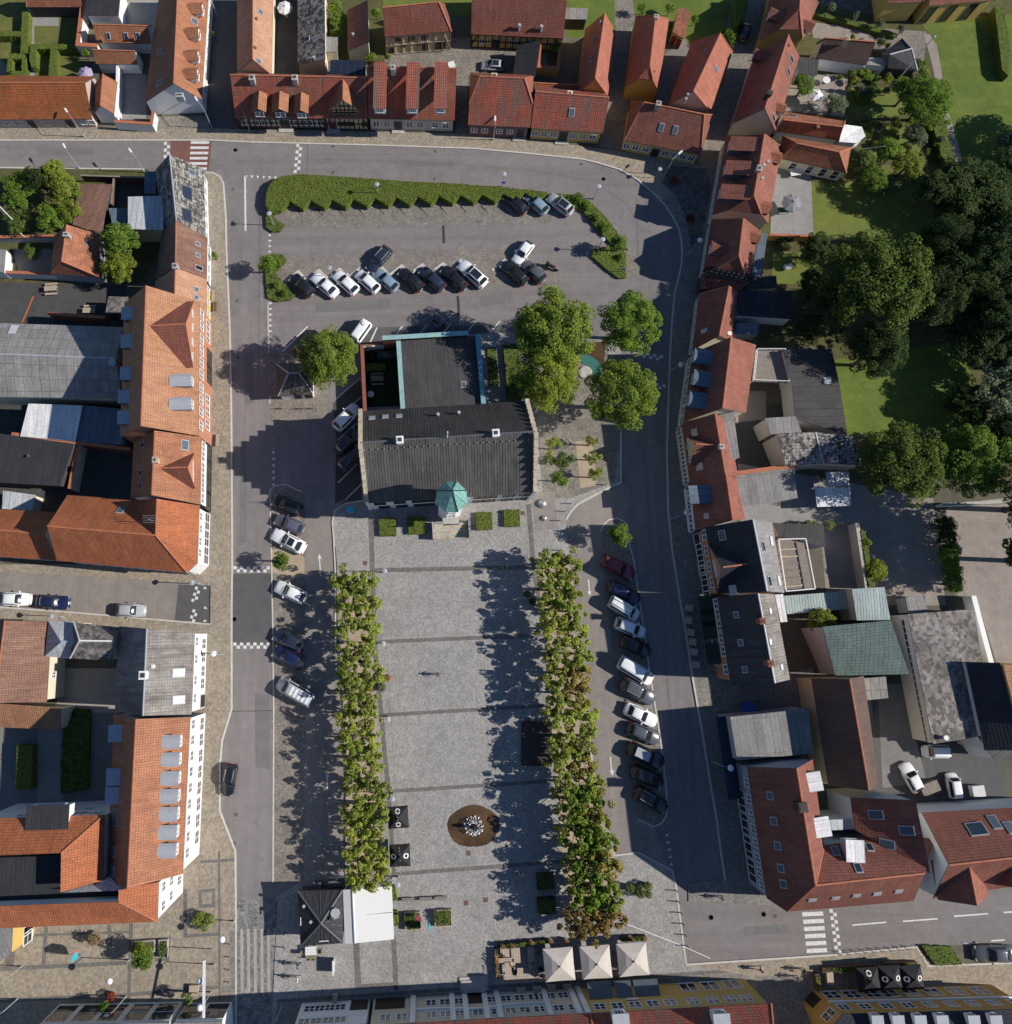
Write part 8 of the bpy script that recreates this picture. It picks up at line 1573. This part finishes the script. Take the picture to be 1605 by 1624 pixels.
for i, (x, y) in enumerate(((999, 1409), (1015, 1407), (1028, 1406), (1016, 1417), (1029, 1419))): potplant(f"{('left', 'middle', 'top right', 'lower middle', 'lower right')[i]} tub of the plant cluster on the south-east plaza", x, y, 'ball', (1.2, .8, 1.2, 1.3, 1.0)[i], 'leaf_box', 'basket', group='plant tubs on the south-east plaza')
for i, (x, y) in enumerate(((318, 1453), (333, 1458), (312, 1461), (324, 1470))): potplant(f"{('top', 'right', 'left', 'bottom')[i]} tub of the four-pot cluster on the south-west plaza", x, y, 'ball', 1.25, 'leaf_hedge', 'stone', group='plant tubs on the south-west plaza')
potplant('flower tub beside the western tree row of the square', 615, 1075, 'ball', 1.0, 'flower_mix'); potplant('leafy tub below the flower tub on the western edge of the square', 606, 1090, 'ball', 1.3, 'leaf_grey'); potplant('olive bush in a tub on the south-west plaza', 148, 1490, 'cone', 2.0, 'leaf_heather')
potplant('small round bush by the east tree row, upper', 836, 943, 'ball', 1.0, 'leaf_box'); potplant('small round bush by the east tree row, lower', 845, 954, 'ball', 1.1, 'leaf_dark')
tree('leafy young tree in the plaza planter', 226, 1517, 23, 4.2, 'leaf_mid', 'small'); planter('white-rimmed planter right of the plaza tree', "251,1491 266,1490 265,1519 253,1520", .6, 'leaf_box', 'stone'); planter('low planter under the plaza tree', "208,1494 245,1491 245,1510 208,1512", .6, 'flower_mix', 'stone')
tree('thin young tree at the bottom of the plaza', 163, 1598, 13, 3.6, 'leaf_mid', 'sparse'); tree('thin young tree beside a wooden box near the banner', 298, 1583, 12, 3.4, 'leaf_mid', 'sparse'); boxthing('wooden_crate_bench', 'square wooden box bench next to the thin young tree', 'box bench', 307, 1571, 1.0, 1.0, .6, 0, 'timber_pale'); potplant('brown-leaved plant pot on the plaza', 176, 1581, 'ball', 1.1, 'flower_red', 'pot')
for i, (x, y) in enumerate(((1069.5, 286), (1096.5, 347))): tree(f"{('upper', 'lower')[i]} dark red flower mound on the corner cobbles", x, y, 10, 1.2, 'flower_red', 'shrub', 'red flower mounds', name='flower_mound', trunk=0, cat='flower mound')
# fountain
c = G(751, 1310, .1); r = thing('fountain', 'round rust-stained fountain basin with white water jets round a dark bronze figure', 'fountain', (c.x, c.y, .1)); m_ = MB(); vs = [(0, 0, .01)]; nn = 44
for ring, (rr, zz) in enumerate(((1.1, .012), (3.05, .03))):
    for i in range(nn):
        a = 2*math.pi*i/nn; w = 1 + (.035*math.sin(2*a + 1) + .02*math.sin(5*a) + .008*math.sin(17*a) if ring else 0); vs.append((rr*w*math.cos(a), rr*w*math.sin(a)*.80, zz))
m_.add(vs, [(0, 1 + i, 1 + (i+1) % nn) for i in range(nn)] + [(1 + i, 1 + nn + i, 1 + nn + (i+1) % nn, 1 + (i+1) % nn) for i in range(nn)]); m_.build('basin', MAT['rust'], r)
MB().lathe((0, 0, .0), [(.95, .02), (.95, .045)], 24).build('water', MAT['water'], r); MB().lathe((0, 0, .0), [(.35, 0), (.28, .5), (.16, .9), (.26, 1.3), (.14, 1.7), (.05, 1.9)], 10).build('figure', MAT['bronze'], r)
jb = MB(); rr_ = random.Random(5)
for i in range(26):
    a = 2*math.pi*i/26 + rr_.uniform(-.05, .05); R_ = rr_.uniform(.95, 1.15)
    for k in range(6):
        t = k / 5; q = R_ * (1 - t * .55); z = .1 + 2.2 * t * (1 - t * .75) ; s = rr_.uniform(.03, .07); x, y = q*math.cos(a) + rr_.uniform(-.06, .06), q*math.sin(a) + rr_.uniform(-.06, .06); jb.lathe((x, y, z), [(.01, 0), (s, s), (.01, 2*s)], 5)
    if i % 2 == 0: jb.lathe((R_*math.cos(a), R_*math.sin(a), .02), [(.12, 0), (.10, .12), (.02, .16)], 6)
o = jb.build('water_jets', MAT['spray'], r); o['kind'] = 'stuff'
# curved water table in the tree court
c = G(935, 580, .1); r = thing('water_table', 'curved teal water channel set in rusty paving beneath the trees', 'fountain', (c.x, c.y, .1)); m_ = MB(); vs = []
for i in range(20):
    a = math.radians(95 - i * 7)
    for q in (1.2, 2.6): vs.append((q*math.cos(a) - .9, q*math.sin(a) - 1.0, .06))
m_.add(vs, [(2*i, 2*i+2, 2*i+3, 2*i+1)[::-1] for i in range(19)]); m_.build('water', MAT['water_teal'], r); MB().lathe((-.6, -1.0, 0), [(.9, 0), (.9, .2), (.7, .25)], 20).build('stone_disc', MAT['stone'], r)
# small things round the kiosk and in the yards
for i, (x, y, a, lab) in enumerate(((611, 1396, 20, 'dark bicycle leaning by the corner of the canvas hall'), (620, 1399, 80, 'second dark bicycle by the corner of the canvas hall'))):
    p = G(x, y, .5); r = thing('bicycle', lab, 'bicycle', (p.x, p.y, .1), math.radians(a))
    for wx in (-.52, .52):
        w = MB(); n = 18
        for k in range(n): t0, t1 = 2*math.pi*k/n, 2*math.pi*(k+1)/n; w.bar((wx + .33*math.cos(t0), 0, .34 + .33*math.sin(t0)), (wx + .33*math.cos(t1), 0, .34 + .33*math.sin(t1)), .035)
        w.build('wheel', MAT['rubber'], r)
    f = MB(); pts = dict(a=(-.52, 0, .34), b=(-.12, 0, .32), c=(-.25, 0, .85), d=(.38, 0, .88), e=(.52, 0, .34))
    for u, v in ('ab', 'bc', 'ac', 'cd', 'bd', 'de'): f.bar(pts[u], pts[v], .04)
    f.build('frame', MAT['paint_navy'], r); MB().box(-.38, -.07, .86, -.14, .07, .92).build('saddle', MAT['rubber'], r); MB().bar((.36, -.28, .98), (.36, .28, .98), .04).build('handlebar', MAT['steel'], r)
boxthing('cooling_unit', 'grey cooling unit behind the canvas hall', 'cooling unit', 534, 1400, .9, 2.0, 1.3, 3, 'zinc', 'zinc_dark'); boxthing('cooling_unit', 'small dark cooling unit behind the kiosk', 'cooling unit', 503, 1405, .9, .9, 1.1, 3, 'zinc_dark')
boxthing('roof_hatch', 'pale hatch box on the dark yard by the white small house', 'hatch', 1553, 1255, 1.2, 1.4, 1.0, 5, 'wall_lightgrey'); boxthing('pallet_stack', 'stack of pallets against the lichen-brown hall', 'pallet stack', 1476, 1250, 1.2, 2.2, 1.1, 20, 'timber_grey')
boxthing('garden_chest', 'black rubbish bins in a row by the long barn', 'bins', 1378, 1120, .8, 2.4, 1.1, 85, 'grey_plastic'); boxthing('garden_chest', 'white garden chest in the dark navy-roof garden', 'chest', 1251, 422, .6, 1.0, .6, 20, 'wall_white')
# people
PW = 'people walking in the plaza'
person('person in dark clothes walking alone across the empty square', 695, 1069.5, 170, (.03, .03, .04), (.03, .03, .05), group=PW); person('person in dark blue walking near the bottom kiosk crossing', 474, 1528, 170, (.04, .06, .12), (.03, .04, .07), group=PW); person('person in white walking below the kiosk', 473, 1549, 170, (.70, .68, .65), (.45, .40, .36), group=PW)
person('person in white shirt walking beside the south-east corner building', 1143, 1422, 165, (.70, .70, .72), (.12, .14, .22), group=PW); person('person in grey walking in front of the alley, left of a pair', 1261, 1548, -20, (.30, .30, .31), (.10, .10, .10), group=PW); person('person in brown with a bag, right of a pair at the alley', 1271, 1536, -20, (.12, .06, .05), (.04, .04, .05), extra='bag', group=PW)
person('person in blue sitting on a bench in the tree shade', 822, 1384, 170, (.05, .08, .20), (.40, .40, .42), pose='sit'); person('person in red top at the south-east crossing kerb', 1203, 1535, 20, (.30, .08, .07), (.05, .05, .06), group=PW)
for x, y, s_, lab in ((862, 1545, (.45, .15, .12), 'person in red sitting at the terrace edge by the taupe parasol'), (979, 1535, (.30, .05, .06), 'person in dark red sitting between two taupe parasols'), (979, 1511, (.60, .52, .42), 'person in cream sitting under the cafe parasols'), (857, 1510, (.10, .16, .30), 'person in blue sitting at the top of the cafe terrace')): person(lab, x, y, 180, s_, (.06, .06, .08), pose='sit')
table('pale blue table with chairs outside the kiosk', 493, 1508, .9, 1.3, 3, 'canvas_white', round_=False)
for i, (x, y, a) in enumerate(((480, 1511, 0), (489, 1518, 90), (497, 1518, 90), (507, 1509, 180))): chair(f"wicker chair {('left of', 'below left of', 'below right of', 'right of')[i]} the kiosk table", x, y, a, 'basket', 'wicker chairs at the kiosk')
bench('timber bench in tree shade beside the seated person', 826, 1389, 1.8, 0, 'timber_pale')
bench('long timber bench between the western tree lines, upper', 575.5, 1195, 2.0, 90, 'timber_pale', group='benches between the western trees'); bench('long timber bench between the western tree lines, lower', 576, 1230, 2.0, 90, 'timber_pale', group='benches between the western trees'); bench('timber bench at the top of the western tree lines', 566, 990, 1.2, 90, 'timber_pale', group='benches between the western trees')
boxthing('advert_stand', 'grey pavement sign board below the kiosk', 'sign board', 528, 1536, .12, 1.5, 1.4, 92, 'wall_lightgrey'); boxthing('lectern_board', 'black information board by the pavilion west side', 'board', 466, 520, .1, .1, .2, 0, 'iron') if 0 else None
for x, y, lab in ((441.7, 648, 'left'), (473.5, 648, 'middle'), (491, 647.5, 'right')): bench(f"dark bar bench in front of the white pavilion, {lab} of three", x, y, 1.0, 0, 'timber_dark', group='bar benches by the pavilion', w=.12)
for x, y, s, lab in ((860, 799, .62, 'larger steel dome on the asphalt beside the town hall'), (863, 822, .40, 'smaller steel dome on the asphalt beside the town hall')):
    p = G(x, y, .1); r = thing('steel_dome', lab, 'play sculpture', (p.x, p.y, .1)); MB().lathe((0, 0, 0), [(s, 0), (s*.98, s*.3), (s*.8, s*.65), (s*.5, s*.9), (s*.2, s), (.01, s*1.02)], 18).build('dome', MAT['steel'], r, smooth=True)
hedge('ivy strip hanging over the concrete yard wall', "1364,840 1372,840 1388,930 1376,932", 2.5, 'leaf_hedge', 30, .2, rough=.2)
boxthing('waste_bin', 'concrete bin with turquoise top at the west corner of the square', 'waste bin', 556, 808, .8, .8, 1.1, 10, 'concrete', 'turquoise')
for i, (x, y) in enumerate(((904, 799), (895, 811), (886, 826), (959, 769), (889, 873), (893, 842))): bollard(f"low dark bollard on the curved kerb east of the town hall, {ORD[i]}", x, y, .9, 'bollards along the curved kerb')
for i in range(6): bollard(f"bollard on the south-east square edge, {ORD[i]} from the top", 1072 + i * 3.4, 1412 + i * 17.5, .95, 'bollards at the south-east square edge')
for i in range(4): bollard(f"bollard beside the rough cobble crossing, {ORD[i]} from the top", 450.5 + i * .4, 1480 + i * 22, .9, 'bollards beside the rough cobbles')
for i in range(4): bollard(f"small bollard on the west side of the rough cobbles, {ORD[i]} from the top", 363, 1497 + i * 20, .5, 'bollards west of the rough cobbles', .05)
for i in range(9): bench(f"steel cycle stand on the south-east pavement, {ORD[i]} from the left", 1336 + i * 13.6, 1513.5 - i * 1.1, .9, -40, 'steel', group='cycle stands', w=.05)
for i, (x, y) in enumerate(((1094, 964), (1092, 984), (1096.5, 1003), (1099, 1018), (1101.5, 1034), (1105, 1054))): boxthing('stone_seat', f"pale square table on the shaded east pavement, {ORD[i]} from the north", 'cafe table', x, y, .8, .8, .7, -10, 'timber_pale', group='tables on the shaded east pavement')
for i, (x, y, m_) in enumerate(((600, 562, 'green_plastic'), (612, 562, 'grey_plastic'), (624, 561, 'green_plastic'), (592, 563, 'rubber'))): boxthing('wheelie_bin', f"{('dark green bin second from the left', 'black bin third from the left', 'dark green bin beside the annex', 'small black bin in the corner')[i]} in the annex courtyard", 'bin', x, y, .8, 1.0, 1.2, 0, m_)
picnic('pale picnic table in the annex courtyard', 598, 600, 2, 'timber_grey'); table('round grey table in the annex courtyard', 588, 625, .9, .9, 0, 'wall_lightgrey', round_=True)
picnic('picnic table on the dark yard, upper left', 80, 457, 5, 'timber_pale', 'picnic tables on the dark yard'); picnic('picnic table on the dark yard, by the coped wall', 141, 492, 0, 'timber_pale', 'picnic tables on the dark yard')
bench('wooden bench before the yellow-fronted row house', 338, 468, 1.4, 90, 'timber_pale'); bench('wooden bench before the large brick building', 341, 486, 1.4, 90, 'timber_brown'); bench('wooden seat by the brick building doorway', 345, 698, 1.6, 90, 'timber_pale')
boxthing('market_parasol_base', 'small folded white parasol in the courtyard behind the beige house', 'folded parasol', 716, 102, .9, .9, 1.2, 20, 'canvas_white'); table('small white table in the sunny terrace garden', 1311, 127, 1.1, 1.1, 0, 'canvas_white', round_=True); table('round garden table left of the grey shrubs', 1292, 169, .8, .8, 0, 'wall_lightgrey', round_=True)
table('green plastic table beside the grey parasol', 1243, 333, .8, 1.5, 0, 'green_plastic'); table('white garden table below the conservatory wing', 1262, 272, 1.2, 1.6, 10, 'canvas_white')
boxthing('waste_container', 'blue waste container north of the grey flat roof', 'waste container', 1188, 1123, 1.2, 1.4, 1.2, 3, 'blue_plastic'); boxthing('waste_container', 'black waste container right of the blue one', 'waste container', 1202, 1121, 1.1, 1.1, 1.1, 3, 'grey_plastic'); boxthing('glass_table', 'dark flat sales table in the eastern tree shade', 'stage', 851, 1179, 3.7, 5.2, .3, 88, 'wall_dark')
for i, (x, y) in enumerate(((826, 1571), (852, 1569), (874, 1566), (900, 1565))): table(f"wooden cafe table in the shadow before the beige building, {ORD[i]} from the left", x, y, .7, 1.0, 0, 'timber_pale', group='cafe tables before the beige building')
boxthing('wall_lamp', 'brown wooden crate seat before the bottom white building', 'crate', 531, 1585, .8, .5, .8, 0, 'timber_pale'); boxthing('table', 'pale high table in front of the ochre building', 'table', 1317, 1552, .7, 1.3, .9, 90, 'timber_pale')
planter('long timber planter fence before the ochre building', "1305,1536 1385,1530 1385,1537 1305,1543", .9, 'leaf_box', 'timber_brown'); planter('second timber planter fence behind the black parasols', "1404,1528 1455,1526 1456,1533 1404,1535", .9, 'leaf_box', 'timber_brown'); planter('short planter fence at the alley corner', "1293,1545 1299,1545 1303,1570 1297,1571", .9, 'leaf_hedge', 'timber_brown')
def cable(label, a, b, h_, m='rope', w=.04):
    p, q = G(*a, h_), G(*b, h_); r = thing('overhead_cable', label, 'cable', (p.x, p.y, 0), group='overhead cables'); MB().bar((0, 0, h_), (q.x - p.x, q.y - p.y, h_), w).build('cable', MAT[m], r)
r = thing('stacked_stage_rope', 'thin white hose lying across the south-east corner of the square', 'hose', G(985, 1463, .1)); q = P("985,1462 1026,1478 1075,1497 1126,1520", .12); hs = MB()
for i in range(3): hs.bar(q[i] - r.location, q[i+1] - r.location, .07)
hs.build('hose', MAT['trim_white'], r); r.name = 'hose'
